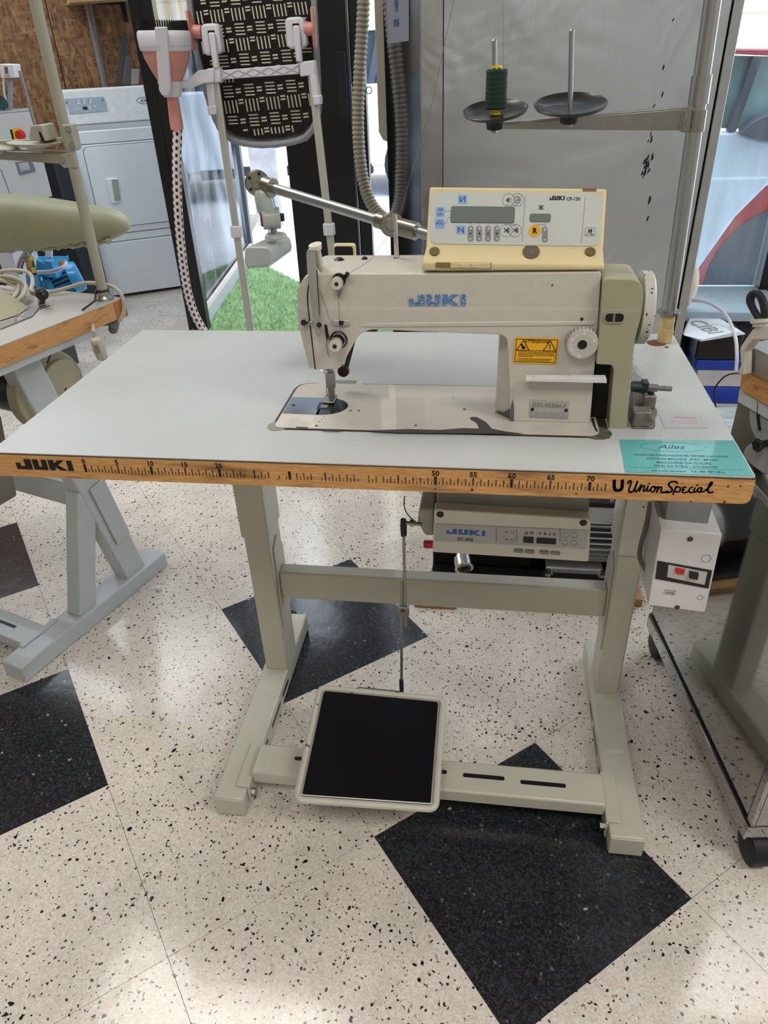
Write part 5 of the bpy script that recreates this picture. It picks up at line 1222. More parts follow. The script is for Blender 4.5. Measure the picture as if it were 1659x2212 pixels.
part('corner_strip', MB().poly(*cbx(seamR + .004, CW, -.004, .02, .02, 2.1)), STEEL_S, cab, bev=.002)
part('carcass', MB().poly(*cbx(.004, CW - .004, .02, .46, .0, 2.1)), mat('carcass_dark', (60, 62, 64), .4, .8), cab)
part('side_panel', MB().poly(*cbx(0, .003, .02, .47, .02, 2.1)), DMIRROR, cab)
FMc = frame(CN - CB * .0006, CA, (0, 0, 1))
def cf(px, py): q = at(px, py, pl=(CN, CB)) - CN; return (q.dot(CA), q.z)
sfm = mat('black_scuff', (20, 20, 20), .7)
rs = random.Random(3)
for (cx, cy_, sx_, sy_, n_) in ((1395, 362, 9, 24, 26), (1402, 432, 2.5, 9, 5), (1434, 147, 5, 3, 4), (1430, 204, 1.5, 3, 2), (1412, 228, 1.5, 1.5, 1), (1405, 300, 5, 14, 6), (1399, 470, 1, 6, 2), (1453, 43, 2, 2, 1)):
    for i in range(n_):
        x, y = cx + rs.gauss(0, sx_ * .45) , cy_ + rs.gauss(0, sy_ * .45); l = rs.uniform(3, 8) if n_ > 1 else 4; t = rs.uniform(1.0, 2.6)
        x -= (y - cy_) * .25
        part('scuff_mark', flat(MB(), FMc, [cf(x - t, y + l), cf(x + t * .6, y + l * .6), cf(x + t + 1.5, y - l), cf(x + 1, y - l * .8)], .0002), sfm, cab, smooth=False)
# sheet standing in for a sign's reflection in the polished side, print reversed
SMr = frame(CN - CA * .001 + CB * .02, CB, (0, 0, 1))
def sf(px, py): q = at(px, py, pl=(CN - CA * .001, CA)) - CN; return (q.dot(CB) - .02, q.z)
sh = solo('mirrored_sign_sheet', flat(MB(), SMr, [sf(838, 95), sf(884, 88), sf(884, -80), sf(832, -80)], -.001), mat('mirrored_sheet_grey', (120, 124, 134), .3), 'grey paper sign in a plastic sleeve on the dark polished cabinet side', 'sign', smooth=False)
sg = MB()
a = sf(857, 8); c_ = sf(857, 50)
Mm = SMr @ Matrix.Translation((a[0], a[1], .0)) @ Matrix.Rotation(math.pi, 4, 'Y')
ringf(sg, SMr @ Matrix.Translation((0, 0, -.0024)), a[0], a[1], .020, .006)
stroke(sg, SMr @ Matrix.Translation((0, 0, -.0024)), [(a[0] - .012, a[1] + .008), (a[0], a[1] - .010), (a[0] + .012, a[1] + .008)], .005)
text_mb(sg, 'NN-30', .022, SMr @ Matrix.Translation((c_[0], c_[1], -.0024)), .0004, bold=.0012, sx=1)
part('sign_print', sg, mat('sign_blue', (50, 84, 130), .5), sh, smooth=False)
# beige corrugated hose hanging in a loop beside the cabinet, cream casing behind it
h = [(790, -160), (787, -40), (783, 60), (776, 160), (773, 260), (776, 330), (784, 390), (797, 435), (818, 462), (838, 478)]
HP = [at(x, y, y=2.0 - (.0 if i < 7 else (.03 * (i - 6)))) for i, (x, y) in enumerate(h)]
solo('corrugated_hose', MB().ribbed(HP, .0205, .0150, .0022, 14, 3), HOSE, 'beige corrugated hose hanging between the black door and the steel cabinet', 'hose')
Yc = 2.12
solo('cream_casing', MB().poly([at(806, -60, y=Yc), at(828, -60, y=Yc), at(840, 308, y=Yc), at(827, 302, y=Yc), at(818, 285, y=Yc)], (0, .03, 0)), mat('casing_cream', (170, 166, 148), .5), 'narrow cream plastic casing standing behind the corrugated hose', 'casing', bev=.002)

# ================================================================== IRONING BOARD STEAMER
Yb = 1.56; Ypole = 1.50
ib = thing('garment_steamer', (-.10, 1.52, 0), 'upright garment steamer with a black slotted ironing board and two white poles', 'steamer')
def I(px, py, yy=Yb): return at(px, py, y=yy)
def outline(s, dz=0):
    pts = [(398, -60), (412, 60), (424, 130), (446, 215), (462, 262), (478, 292), (505, 312), (560, 321), (620, 316), (660, 306), (683, 280), (692, 240), (690, 170), (684, 60), (678, -60)]
    cx, cy_ = 555, 60
    out = []
    for x, y in pts: out.append((cx + (x - cx) * s, y if y < 0 else cy_ + (y - cy_) * s))
    return out
part('board_cloth', MB().poly([I(*p, Yb + .012) for p in outline(1.0)], (0, .035, 0)), GREYCL, ib, bev=.012, seg=3)
# gathered hem ring
hem = outline(.975)
part('gathered_hem', MB().tube([I(*p, Yb + .006) for p in hem], .0095, 8, smooth=2, rfun=lambda i: .0095 + .0008 * math.sin(i * 2.6)), GREYCL, ib)
part('slotted_back', MB().poly([I(*p, Yb) for p in outline(.925)], (0, .012, 0)), mat('slotted_black', (12, 12, 13), .35, var=.2), ib, bev=.003)
SLOT = mat('slot_pale', (196, 190, 170), .7, var=.12, vs=200)
def inb(x, y, P_): return inpoly(x, y, P_)
OB = outline(.90); scale = 5.53
slots = []
for r_ in range(1, -4, -1):
    for c_ in range(-2, 5):
        ox = 395 + 253 * c_ + (r_) * 56 if r_ <= 0 else 395 + 253 * c_ + 56
        ox = 395 + 250 * c_ + 57 * r_; oy = 925 + 362 * r_ - 23 * c_
        for k_ in range(4): slots.append(('h', ox + k_ * 7, oy + k_ * 41, 112, 15))
        for k_ in range(4): slots.append(('v', ox + 12 + k_ * 45, oy + 172 - 4 * k_, 150, 15))
        for k_ in range(2): slots.append(('h', ox - 100 + k_ * 6, oy + 55 + 38 * k_, 62, 20)); slots.append(('h', ox + 186 + k_ * 6, oy + 160 + 38 * k_, 56, 20))
ns = 0
for kd, x, y, l, t in slots:
    x0_, y0_ = 410 + x / scale, 20 + y / scale
    if kd == 'h': ps = [(x0_, y0_ - t / 2 / scale), (x0_ + l / scale, y0_ - t / 2 / scale - 1), (x0_ + l / scale, y0_ + t / 2 / scale - 1), (x0_, y0_ + t / 2 / scale)]
    else: ps = [(x0_, y0_), (x0_ + t / scale, y0_), (x0_ + (t + l * .18) / scale, y0_ + l / scale), (x0_ + l * .18 / scale, y0_ + l / scale)]
    if kd == 'v' and not (inb(*ps[2], OB) and inb(*ps[3], OB)):
        ps = ps[:2] + [((ps[1][0] + ps[2][0]) / 2, (ps[1][1] + ps[2][1]) / 2), ((ps[0][0] + ps[3][0]) / 2, (ps[0][1] + ps[3][1]) / 2)]
    if y0_ < -30 or any(not inb(a_, b_, OB) for a_, b_ in ps): continue
    if 114 < y0_ < 150 and kd == 'v': continue
    if ns >= 290: break
    part('slot', MB().poly([I(a_, b_, Yb - .0004) for a_, b_ in ps], (0, .001, 0)), SLOT, ib, smooth=False); ns += 1
print('slots', ns)
GP = mat('pole_grey_white', (178, 178, 172), .35, .2, var=.03)
WP = mat('steamer_white_plastic', (204, 204, 212), .4, var=.02)
for (bx0, by0, tx0, ty0, cpy) in ((541, 712, 463, 160, 500), (741, 760, 672, 150, 495)):
    pb, ptp = at(bx0, by0, y=Ypole), at(tx0, ty0, y=Ypole)
    pb2 = pb + (pb - ptp) * ((pb.z - .03) / (ptp.z - pb.z)); 
    part('pole', MB().beam(pb2, ptp, .022, .014, (0, 1, 0)), GP, ib, bev=.003)
    cz = at(bx0 - (by0 - cpy) * (bx0 - tx0) / (by0 - ty0), cpy, y=Ypole)
    part('pole_clip', MB().bx(cz.x - .017, cz.x + .017, Ypole - .012, Ypole + .012, cz.z - .018, cz.z + .018), WP, ib, bev=.003)
part('base', MB().poly(rp([(-.45, 1.35, .0), (.25, 1.35, 0), (.25, 1.70, 0), (-.45, 1.70, 0)], .10), (0, 0, .10)), WP, ib, bev=.02)
part('crossbar', MB().poly([I(476, 152, Ypole), I(646, 138, Ypole), I(646, 160, Ypole), I(478, 172, Ypole)], (0, .014, 0)), WP, ib, bev=.002)
xr_ = MB()
for i in range(5):
    x0_ = 480 + 33 * i; y0_ = 171 - 2.6 * i
    xr_.beam(I(x0_, y0_, Ypole - .001), I(x0_ + 32, y0_ - 20, Ypole - .001), .0016, .0016, (0, 1, 0)).beam(I(x0_, y0_ - 18, Ypole - .001), I(x0_ + 32, y0_ - 4, Ypole - .001), .0016, .0016, (0, 1, 0))
part('crossbar_ribs', xr_, mat('rib_shade', (176, 176, 190), .5), ib, smooth=False)
for ps in ([(446, 148), (474, 146), (478, 178), (448, 180)], [(646, 134), (678, 130), (682, 162), (648, 166)], [(444, 178), (460, 178), (466, 232), (450, 232)], [(668, 160), (682, 160), (690, 212), (674, 212)]):
    part('bracket_sleeve', MB().poly([I(*p, Ypole - .014) for p in ps], (0, .03, 0)), WP, ib, bev=.003)
for ps in ([(447, 230), (466, 228), (468, 247), (449, 249)], [(675, 207), (691, 206), (692, 226), (677, 228)]):
    part('pole_collar', MB().poly(rp([I(*p, Ypole - .018) for p in ps], .004), (0, .036, 0)), WP, ib, bev=.003)
for bx_0, ps, st_ in ((0, [(431, 52), (470, 49), (480, 115), (440, 122)], (457, 70, 473, 148)), (1, [(613, 38), (655, 35), (663, 102), (621, 108)], (640, 55, 652, 134))):
    part('hook_pad', MB().poly(rp([I(*p, Ypole - .004) for p in ps], .016), (0, .035, 0)), WP, ib, bev=.006, seg=3)
    part('hook_slot', MB().poly(rp([I(st_[0] - 9, st_[1] - 4, Ypole - .0046), I(st_[0] + 6, st_[1] - 5, Ypole - .0046), I(st_[0] + 13, st_[1] + 45, Ypole - .0046), I(st_[0] - 2, st_[1] + 47, Ypole - .0046)], .003), (0, .001, 0)), BLACK, ib)
    part('hook_arm', MB().beam(I(st_[0], st_[1], Ypole - .012), I(st_[2] - 5, st_[3], Ypole - .010), .018, .014, (0, 1, 0)), WP, ib, bev=.004)
for x0_, y0_, s_ in ((414, 68, 1), (680, 62, -1)):
    a, b = I(x0_, y0_, Ypole + .01), I(x0_ + s_ * 22, y0_ + 1, Ypole + .01)
    part('pink_peg', MB().rev([(a, .018), (a + (b - a) * .15, .030 if s_ > 0 else .020), (a + (b - a) * .16, .0165), (b, .0165)], 24), PINK, ib)
    part('peg_flange', MB().bx(a.x - .006, a.x + .002, Ypole - .006, Ypole + .026, a.z - .045, a.z + .05), PINK, ib, bev=.004)
# steam head in its holder
Ys = 1.44
def S(px, py, yy=Ys): return at(px, py, y=yy)
sh_ = thing('steamer_head', (S(365, 130).x, Ys, 1.1), 'pink and white steam brush head with black bristles beside the ironing board', 'steamer head')
ax0, ax1 = S(383, 280), S(352, 62)
axd = (ax1 - ax0)
def axp(py_, off=0):  # point on the axis at image row
    t = (280 - py_) / (280 - 62); return ax0 + axd * t
R62 = (S(411, 62) - S(352, 62)).length
prof = [(axp(280), .0180), (axp(262), .0190), (axp(208), .0165), (axp(196), .0215), (axp(178), .030), (axp(150), .0475), (axp(122), .0620), (axp(98), .0665)]
part('pink_body', MB().rev(prof, 36), PINK, sh_)
part('white_collar', MB().rev([(axp(108), .0670), (axp(104), .0700), (axp(80), .0725), (axp(70), .0710), (axp(66), .068)], 40), WP, sh_)
part('collar_line', MB().rev([(axp(98), .0712), (axp(96), .0712)], 40), mat('rib_shade', (176, 176, 190), .5), sh_)
bz = MB(); base_ = axp(67); ad = axd.normalized(); e1 = ad.cross(Vector((0, 1, 0))).normalized(); e2 = ad.cross(e1)
for i in range(64):
    a = 2 * math.pi * i / 64; p = base_ + (e1 * math.cos(a) + e2 * math.sin(a)) * .0655
    part('bristle', MB().cyl(p, p + ad * .024, .0026, .0020, 6), BLACK, sh_)
part('bristle_base', MB().rev([(axp(67), .067), (axp(61), .066)], 36), BLACK, sh_)
part('strap', MB().poly(rp([S(333, 58, Ys - .078), S(360, 58, Ys - .078), S(369, 196, Ys - .05), S(362, 207, Ys - .04), S(350, 207, Ys - .04), S(343, 196, Ys - .05)], .004), (0, .010, 0)), WP, sh_, bev=.003)
part('holder_ring', MB().rev([(axp(206), .024), (axp(190), .030), (axp(172), .036)], 30), WP, sh_)
part('holder_arm', MB().poly(rp([S(380, 176, Ys), S(400, 176, Ys), S(428, 152, Ys + .03), S(462, 148, Ypole - .02), S(462, 178, Ypole - .02), S(440, 180, Ys + .03), S(408, 192, Ys), S(382, 190, Ys)], .004), (0, .010, 0)), WP, sh_, bev=.003)
# woven steam hose: white sleeve with dark woven dots
hp = [(384, 276), (382, 330), (382, 400), (386, 480), (392, 540), (398, 590), (407, 640), (420, 680), (438, 712), (462, 745), (500, 765)]
P_ = [S(x, y, Ys) for x, y in hp]
for _ in range(3):
    Q = [P_[0]]
    for a, b in zip(P_, P_[1:]): Q += [a * .75 + b * .25, a * .25 + b * .75]
    P_ = Q + [P_[-1]]
L_ = [0]
for a, b in zip(P_, P_[1:]): L_.append(L_[-1] + (b - a).length)
out = []; kk = int(L_[-1] / .0032); j = 0
for i in range(kk + 1):
    t = L_[-1] * i / kk
    while j < len(L_) - 2 and L_[j + 1] < t: j += 1
    out.append(P_[j].lerp(P_[j + 1], (t - L_[j]) / max(L_[j + 1] - L_[j], 1e-9)))
mb = MB().tube(out, .0138, 24); mb.bm.faces.ensure_lookup_table()
nf = (len(out) - 1) * 24
for f_i in range(nf):
    r_, c_ = divmod(f_i, 24)
    if (r_ + 3 * ((c_ // 4) % 2)) % 6 < 3 and c_ % 4 < 2: mb.bm.faces[f_i].material_index = 1
o = part('woven_hose', mb, mat('woven_white', (214, 206, 206), .8, bump=.3, bs=800), sh_)
o.data.materials.append(mat('woven_dark', (52, 20, 28), .8))
hp2 = [at(x, y, y=1.2) for x, y in ((585, 726), (600, 718), (625, 717), (645, 724))]
# ================================================================== DRYER
dr = thing('tumble_dryer', (DP.x + .2, DP.y + .45, 0), 'white tumble dryer with a grey control plate standing against the chipboard wall', 'dryer')
def Db(a0, a1, b0, b1, z0, z1): return [DP + DA * a0 + DB * b0 + Vector((0, 0, z0)), DP + DA * a1 + DB * b0 + Vector((0, 0, z0)), DP + DA * a1 + DB * b1 + Vector((0, 0, z0)), DP + DA * a0 + DB * b1 + Vector((0, 0, z0))], (0, 0, z1 - z0)
DWd = .68
part('body', MB().poly(*Db(0, DWd, .018, .68, .02, .93)), GENAM, dr, bev=.004)
part('front_top_strip', MB().poly(*Db(0, DWd, 0, .02, .865, .93)), WENAM, dr, bev=.004)
def dfp(px, py): q = at(px, py, pl=(DP, DB)) - DP; return (q.dot(DA), q.z)
zA = dfp(215, 503)[1] + .0; zs1 = dfp(300, 500)[1]; zs2 = dfp(300, 517)[1]
part('front_panel', MB().poly(*Db(0, DWd, 0, .02, zs1 + .002, .862)), WENAM, dr, bev=.004)
part('front_rib', MB().poly(*Db(0, DWd, .004, .02, zs2 + .002, zs1 - .002)), WENAM, dr, bev=.003)
part('lower_panel', MB().poly(*Db(0, DWd, 0, .02, .02, zs2 - .002)), WENAM, dr, bev=.004)
DF = frame(DP - DB * .0008, DA, (0, 0, 1))
d0 = dfp(192, 318); 
dpts = [(.045, zs1 + .04), (DWd - .045, zs1 + .04), (DWd - .045, d0[1]), (.045, d0[1])]
dpr = [v[:2] for v in rp([(x, y, 0) for x, y in dpts], .035)]
for i in range(len(dpr)): pass
part('door', flat(MB(), frame(DP, DA, (0, 0, 1)), dpr, .006), WENAM, dr, bev=.002)
ds = MB()
dpo = [v[:2] for v in rp([(x + sx_ * .003, y + sy_ * .003, 0) for (x, y), (sx_, sy_) in zip(dpts, ((-1, -1), (1, -1), (1, 1), (-1, 1)))], .037)]
part('door_gap', flat(MB(), frame(DP, DA, (0, 0, 1)), dpo, .0012), mat('gap_grey', (96, 104, 116), .6), dr, smooth=False)
hq = [dfp(228, 385), dfp(254, 384), dfp(262, 436), dfp(240, 440)]
part('door_handle', flat(MB(), DF, [v[:2] for v in rp([(x, y, 0) for x, y in hq], .012)], .016, .004), WENAM, dr, bev=.005)
hq2 = [dfp(240, 387), dfp(253, 386), dfp(260, 433), dfp(247, 433)]
part('handle_recess', flat(MB(), DF, [v[:2] for v in rp([(x, y, 0) for x, y in hq2], .008)], .002, .0205), mat('recess_pale_grey', (160, 164, 160), .5), dr)
# console at the back of the top
part('console', MB().poly([DP + DA * 0 + DB * .50 + Vector((0, 0, .93)), DP + DB * .54 + Vector((0, 0, 1.12)), DP + DB * .64 + Vector((0, 0, 1.12)), DP + DB * .64 + Vector((0, 0, .93))], DA * DWd), mat('console_white', (222, 226, 222), .4), dr, bev=.010, seg=3)
part('console_end', MB().poly([DP - DA * .012 + DB * .49 + Vector((0, 0, .93)), DP - DA * .012 + DB * .53 + Vector((0, 0, 1.125)), DP - DA * .012 + DB * .66 + Vector((0, 0, 1.125)), DP - DA * .012 + DB * .66 + Vector((0, 0, .93))], DA * .02), WENAM, dr, bev=.006)
cn_ = (Vector((0, 0, .19)) + DB * .04).normalized(); CO = DP + DB * .50 + Vector((0, 0, .93)); cnn = DA.cross(cn_)
cnn = cnn if cnn.dot(CP - CO) > 0 else -cnn
CF = frame(CO + cnn * .001, DA, cn_)
def cpx(px, py): q = at(px, py, pl=(CO, cnn)) - CO; return (q.dot(DA), q.dot(cn_))
part('control_plate', flat(MB(), CF, [v[:2] for v in rp([(*cpx(*p), 0) for p in ((138, 214), (225, 209), (233, 240), (150, 247))], .010)], .002), mat('control_plate_grey', (164, 176, 188), .4), dr)
part('control_display', flat(MB(), CF, [cpx(*p) for p in ((178, 231), (188, 230), (190, 237), (180, 238))], .0006, .002), BLACK, dr, smooth=False)
for px, py in ((144, 222), (221, 216)):
    c = cpx(px, py); part('green_button', flat(MB(), CF, circ(*c, .006, 12), .001, .002), mat('button_green', (40, 140, 100), .5), dr, smooth=False)
bm_ = MB(); bk2 = MB()
for r_ in range(2):
    for c_ in range(3):
        q = cpx(170 + 13 * c_, 217.5 - .8 * c_ + 5.5 * r_); flat(bm_, CF, rect(q[0] - .009, q[0] + .004, q[1] - .003, q[1] + .003), .0004, .002); flat(bk2, CF, rect(q[0] - .015, q[0] - .010, q[1] - .002, q[1] + .002), .0004, .002)
for r_ in range(2):
    for c_ in range(4): q = cpx(150 + 6.5 * c_, 235 + 4 * r_ - .5 * c_); flat(bm_, CF, rect(q[0] - .004, q[0] + .002, q[1] - .0015, q[1] + .0015), .0004, .002)
for px, py in ((194, 230), (205, 229.5), (195, 235)): q = cpx(px, py); flat(bm_, CF, rect(q[0] - .006, q[0] + .006, q[1] - .002, q[1] + .002), .0004, .002)
part('control_print_white', bm_, WINK, dr, smooth=False); part('control_print_black', bk2, INK, dr, smooth=False)
lo = MB(); c = cpx(312, 217)
for i in range(28):
    a, b = 2 * math.pi * i / 28, 2 * math.pi * (i + 1) / 28
    stroke(lo, CF, [(c[0] + .048 * math.cos(a), c[1] + .018 * math.sin(a)), (c[0] + .048 * math.cos(b), c[1] + .018 * math.sin(b))], .002, .0005, smooth=0)
text_mb(lo, 'Ailes', .030, CF @ Matrix.Translation((c[0], c[1], 0)), .0004, shear=.4)
part('oval_logo', lo, mat('logo_dark_blue', (56, 64, 90), .5), dr, smooth=False)
# leaning rails, pipe, bracket on the chipboard wall
WO = wl - DB * .05
def W_(px, py, d=.0): return at(px, py, pl=(WO - DB * d, DB))
solo('grey_pipe', MB().cyl(W_(228, 188, .025), W_(188, 0, .025), .020, n=16), mat('pipe_grey', (112, 110, 104), .5), 'vertical grey pipe against the chipboard wall behind the dryer', 'pipe')
for i, (ps, m, lb_) in enumerate((([(248, 186), (263, 75), (278, 80), (266, 186)], mat('rail_dark', (84, 80, 76), .5, .3), 'tallest grey slotted metal rail leaning on the chipboard wall above the dryer'),
                            ([(264, 185), (274, 120), (288, 126), (281, 184)], mat('rail_mid', (96, 92, 88), .5, .3), 'middle grey metal rail leaning on the chipboard wall above the dryer'),
                            ([(284, 183), (286, 148), (301, 150), (299, 182)], mat('rail_light', (140, 136, 130), .6), 'shortest pale grey block leaning on the wall above the dryer'))):
    solo('metal_rail', MB().poly([W_(*p, .04 + .036 * i) for p in ps], DB * .03), m, lb_, 'rail', bev=.003, group='metal rails leaning on the wall')
for o_, (ps) in enumerate(([(208, 4), (268, 4), (268, 11), (208, 11)], [(258, 4), (268, 4), (278, 47), (269, 48)])):
    pass
br = thing('shelf_bracket', W_(255, 15)[:], 'black angle bracket under a plank on the chipboard wall', 'bracket')
part('arm', MB().poly([W_(208, 3, .01), W_(262, 2, .01), W_(262, 10, .01), W_(208, 10, .01)], DB * .02), BLACK, br, bev=.002)
part('upright', MB().poly([W_(258, 2, .01), W_(270, 3, .01), W_(278, 46, .01), W_(269, 48, .01)], DB * .02), BLACK, br, bev=.002)
solo('shelf_plank', MB().poly([W_(150, 6, .25), W_(300, -4, .25), W_(300, -16, .25), W_(150, -6, .25)], DB * .28), mat('plank_pale', (178, 142, 96), .6, var=.1), 'pale wooden shelf plank at the top of the chipboard wall', 'shelf')

# ================================================================== WHITE CONTROL CABINET WITH PRESSURE SWITCH
Yk = 2.6
ck = thing('control_cabinet', (-1.62, 2.75, .5), 'white steel control cabinet with a red and yellow switch at the left edge', 'control cabinet')
def K(px, py, yy=Yk): return at(px, py, y=yy)
kc_ = [K(-60, 250), K(66, 240), K(113, 424), K(-60, 470)]
kv = Vector((K(66, 240).x - CP.x, K(66, 240).y - CP.y, 0)).normalized() * .26
part('cabinet_body', MB().poly(kc_, kv), mat('cabinet_white', (206, 212, 220), .4, var=.02), ck, bev=.003)
part('cabinet_top', MB().poly([K(-60, 250), K(66, 240), K(66, 240) + kv, K(-60, 250) + kv], (0, 0, .003)), mat('cabinet_top_grey', (150, 154, 160), .4), ck)
part('stand', MB().bx(kc_[3].x + .05, K(22, 560).x, 2.63, 2.84, 0, kc_[2].z + .02), mat('stand_white', (190, 192, 198), .5), ck)
part('isolator_plate', MB().poly([K(22, 280, Yk - .004), K(41, 276, Yk - .004), K(50, 301, Yk - .004), K(29, 304, Yk - .004)], (0, .004, 0)), PYEL, ck, smooth=False)
part('isolator_edge', MB().poly([K(22, 280, Yk - .003), K(26, 279, Yk - .003), K(32, 304, Yk - .003), K(28, 304, Yk - .003)], (0, -.003, 0)), BLACK, ck, smooth=False)
q = K(40, 292, Yk - .02); part('isolator_knob', MB().rev([(q + Vector((0, .02, 0)), .022), (q, .019)], 22), RED, ck, bev=.002)
part('touch_display', MB().poly([K(32, 350, Yk - .004), K(68, 348, Yk - .004), K(76, 370, Yk - .004), K(41, 379, Yk - .004)], (0, .004, 0)), mat('touch_frame', (120, 130, 150), .4), ck, smooth=False)
part('touch_screen', MB().poly([K(40, 353, Yk - .005), K(60, 350, Yk - .005), K(66, 366, Yk - .005), K(45, 371, Yk - .005)], (0, .001, 0)), mat('touch_screen', (176, 190, 200), .2), ck, smooth=False)
part('door_seam', MB().poly([K(0, 365, Yk - .001), K(2, 365, Yk - .001), K(22, 418, Yk - .001), K(20, 418, Yk - .001)], (0, .0006, 0)), GINK, ck, smooth=False)
ps = thing('pressure_switch', K(16, 155, 2.75)[:], 'small white pressure switch with a grey conduit above the control cabinet', 'switch')
part('case', MB().poly(rp([K(-1, 138, 2.7), K(28, 139, 2.7), K(32, 168, 2.7), K(1, 169, 2.7)], .006), (0, .06, 0)), WHITE, ps, bev=.003)
part('scale_window', MB().poly([K(9, 144, 2.699), K(16, 144, 2.699), K(18, 159, 2.699), K(11, 160, 2.699)], (0, .001, 0)), mat('window_dark', (90, 96, 104), .4), ps, smooth=False)
part('red_print', text_mb(MB(), 'Janfi', .014, frame(K(15, 164, 2.698), (1, 0, .03), (0, 0, 1)), .0002, shear=.3), mat('print_red', (190, 60, 80), .5), ps, smooth=False)
part('grey_conduit', MB().ribbed([K(22, 172, 2.73), K(23, 200, 2.73), K(20, 242, 2.73)], .010, .006, .001, 10, 2), mat('conduit_grey', (140, 146, 156), .5), ps)
part('copper_line', MB().tube([K(8, 170, 2.72), K(8, 195, 2.72), K(14, 222, 2.72), K(10, 243, 2.72)], .004, 8, smooth=2), WHITE, ps)
part('gauge', MB().rev([(K(0, 222, 2.70), .030), (K(0, 222, 2.72), .032)], 24), mat('gauge_green', (36, 66, 62), .3), ps)

# ================================================================== PRESSING ARM (covered sleeve board)
Ya = 1.9
pa = thing('pressing_arm', (-1.15, 1.95, .6), 'padded olive green pressing arm with gathered cloth cover at the left edge', 'pressing arm')
def Q_(px, py, yy=Ya): return at(px, py, y=yy)
secs = [(-90, 408, 545, .11), (0, 419, 540, .11), (60, 422, 540, .105), (120, 430, 534, .10), (180, 440, 527, .09), (225, 448, 520, .078), (255, 458, 510, .06), (270, 468, 500, .04), (277, 480, 490, .012)]
mb = MB(); rings = []
for (x, yt_, yb_, hy) in secs:
    t, b = Q_(x, yt_), Q_(x, yb_); c = (t + b) / 2; hz = (t.z - b.z) / 2; R_ = []
    for i in range(24):
        a = 2 * math.pi * i / 24; ca, sa = math.cos(a), math.sin(a)
        R_.append(mb.bm.verts.new((c.x, c.y + math.copysign(abs(ca) ** .75, ca) * hy, c.z + math.copysign(abs(sa) ** .85, sa) * hz * (1 + (.04 * math.sin(x * .35 + i * 2) if sa < -.6 else 0)))))
    rings.append(R_)
for a, b in zip(rings, rings[1:]):
    for i in range(24): mb.bm.faces.new((a[i], a[(i + 1) % 24], b[(i + 1) % 24], b[i]))
mb.bm.faces.new(rings[0]); mb.bm.faces.new(rings[-1][::-1]); bmesh.ops.recalc_face_normals(mb.bm, faces=mb.bm.faces[:])
part('padded_cover', mb, SATK, pa)
gh = MB(); pts = []
for i in range(40):
    t = i / 39; x = -60 + 300 * t; y = 541 - 20 * t * t + random.uniform(-3, 3); pts.append(Q_(x, y, Ya - .055 + random.uniform(-.008, .008)))
part('gathered_edge', MB().tube(pts, .008, 8, rfun=lambda i: random.uniform(.005, .013)), SATK, pa)
part('support', MB().bx(-1.66, -1.50, Ya - .02, Ya + .10, 0, .70), GENAM, pa, bev=.01)
# ================================================================== BLUE PUMP
Yu = 2.3
pu = thing('blue_pump', Q_(125, 600, Yu)[:], 'bright blue electric water pump with a brass fitting on the floor left of the dryer', 'pump')
def U(px, py, yy=Yu): return at(px, py, y=yy)
m0_, m1_ = U(112, 618, 2.28), U(168, 596, 2.34)
rr_ = (U(168, 558, 2.34) - U(172, 622, 2.34)).length / 2
mdir = (m1_ - m0_)
part('motor_barrel', MB().rev([(m0_, rr_ * .80), (m0_ + mdir * .75, rr_ * .80)], 32), mat('pump_dark_blue', (20, 62, 94), .5), pu)
part('fan_cover', MB().rev([(m0_ + mdir * .72, rr_), (m0_ + mdir * 1.0, rr_), (m0_ + mdir * 1.1, rr_ * .92), (m0_ + mdir * 1.12, rr_ * .3)], 32), BLUEP, pu)
md = mdir.normalized(); e1 = md.cross(Vector((0, 0, 1))).normalized(); e2 = e1.cross(md)
for i in range(22):
    a = math.pi * 2 * i / 22; d = e1 * math.cos(a) + e2 * math.sin(a)
    part('cooling_fin', MB().beam(m0_ + mdir * .05 + d * rr_ * .86, m0_ + mdir * .72 + d * rr_ * .86, .003, .014, d), mat('pump_blue_fin', (48, 136, 186), .4), pu, smooth=False)
part('terminal_box', MB().poly([U(78, 562, 2.2), U(110, 575, 2.2), U(108, 590, 2.2), U(78, 584, 2.2)], (0, .02, 0)).poly([U(78, 563, 2.22), U(84, 553, 2.35), U(140, 553, 2.35), U(112, 566, 2.2)], (0, 0, -.07)).poly([U(110, 566, 2.19), U(141, 554, 2.34), U(143, 576, 2.34), U(112, 594, 2.19)], (0, .03, 0)), BLUEP, pu, bev=.002)
part('volute', MB().rev([(m0_ - mdir * .75, rr_ * .8), (m0_ - mdir * .35, rr_ * .95), (m0_, rr_ * .75)], 28), BLUEP, pu, bev=.004)
part('flange', MB().rev([(m0_ - mdir * .10, rr_ * 1.02), (m0_ + mdir * .10, rr_ * 1.02)], 32), BLUEP, pu)
part('outlet_neck', MB().cyl(U(73, 615, 2.2), U(71, 590, 2.2), .030, n=18), BLUEP, pu)
part('brass_fitting', MB().rev([(U(70, 588, 2.2), .020), (U(67, 576, 2.2), .022)], 6).rev([(U(67, 577, 2.2), .018), (U(63, 563, 2.2), .018)], 16).rev([(U(64, 564, 2.2), .022), (U(61, 556, 2.2), .022)], 6), BRASS, pu)
part('steel_pipe', MB().tube([U(61, 556, 2.2), U(58, 544, 2.2), U(66, 535, 2.2), U(95, 530, 2.2)], .016, 12, smooth=1), METAL, pu)
part('steel_pipe', MB().tube([U(42, 590, 2.2), U(44, 565, 2.2), U(60, 545, 2.2)], .013, 12, smooth=1), METAL, pu)
for dx in (0, 5, 10): part('white_cable', MB().cyl(U(101 + dx, 530, 2.3), U(101 + dx, 556, 2.3), .006, n=8), WHITE, pu)
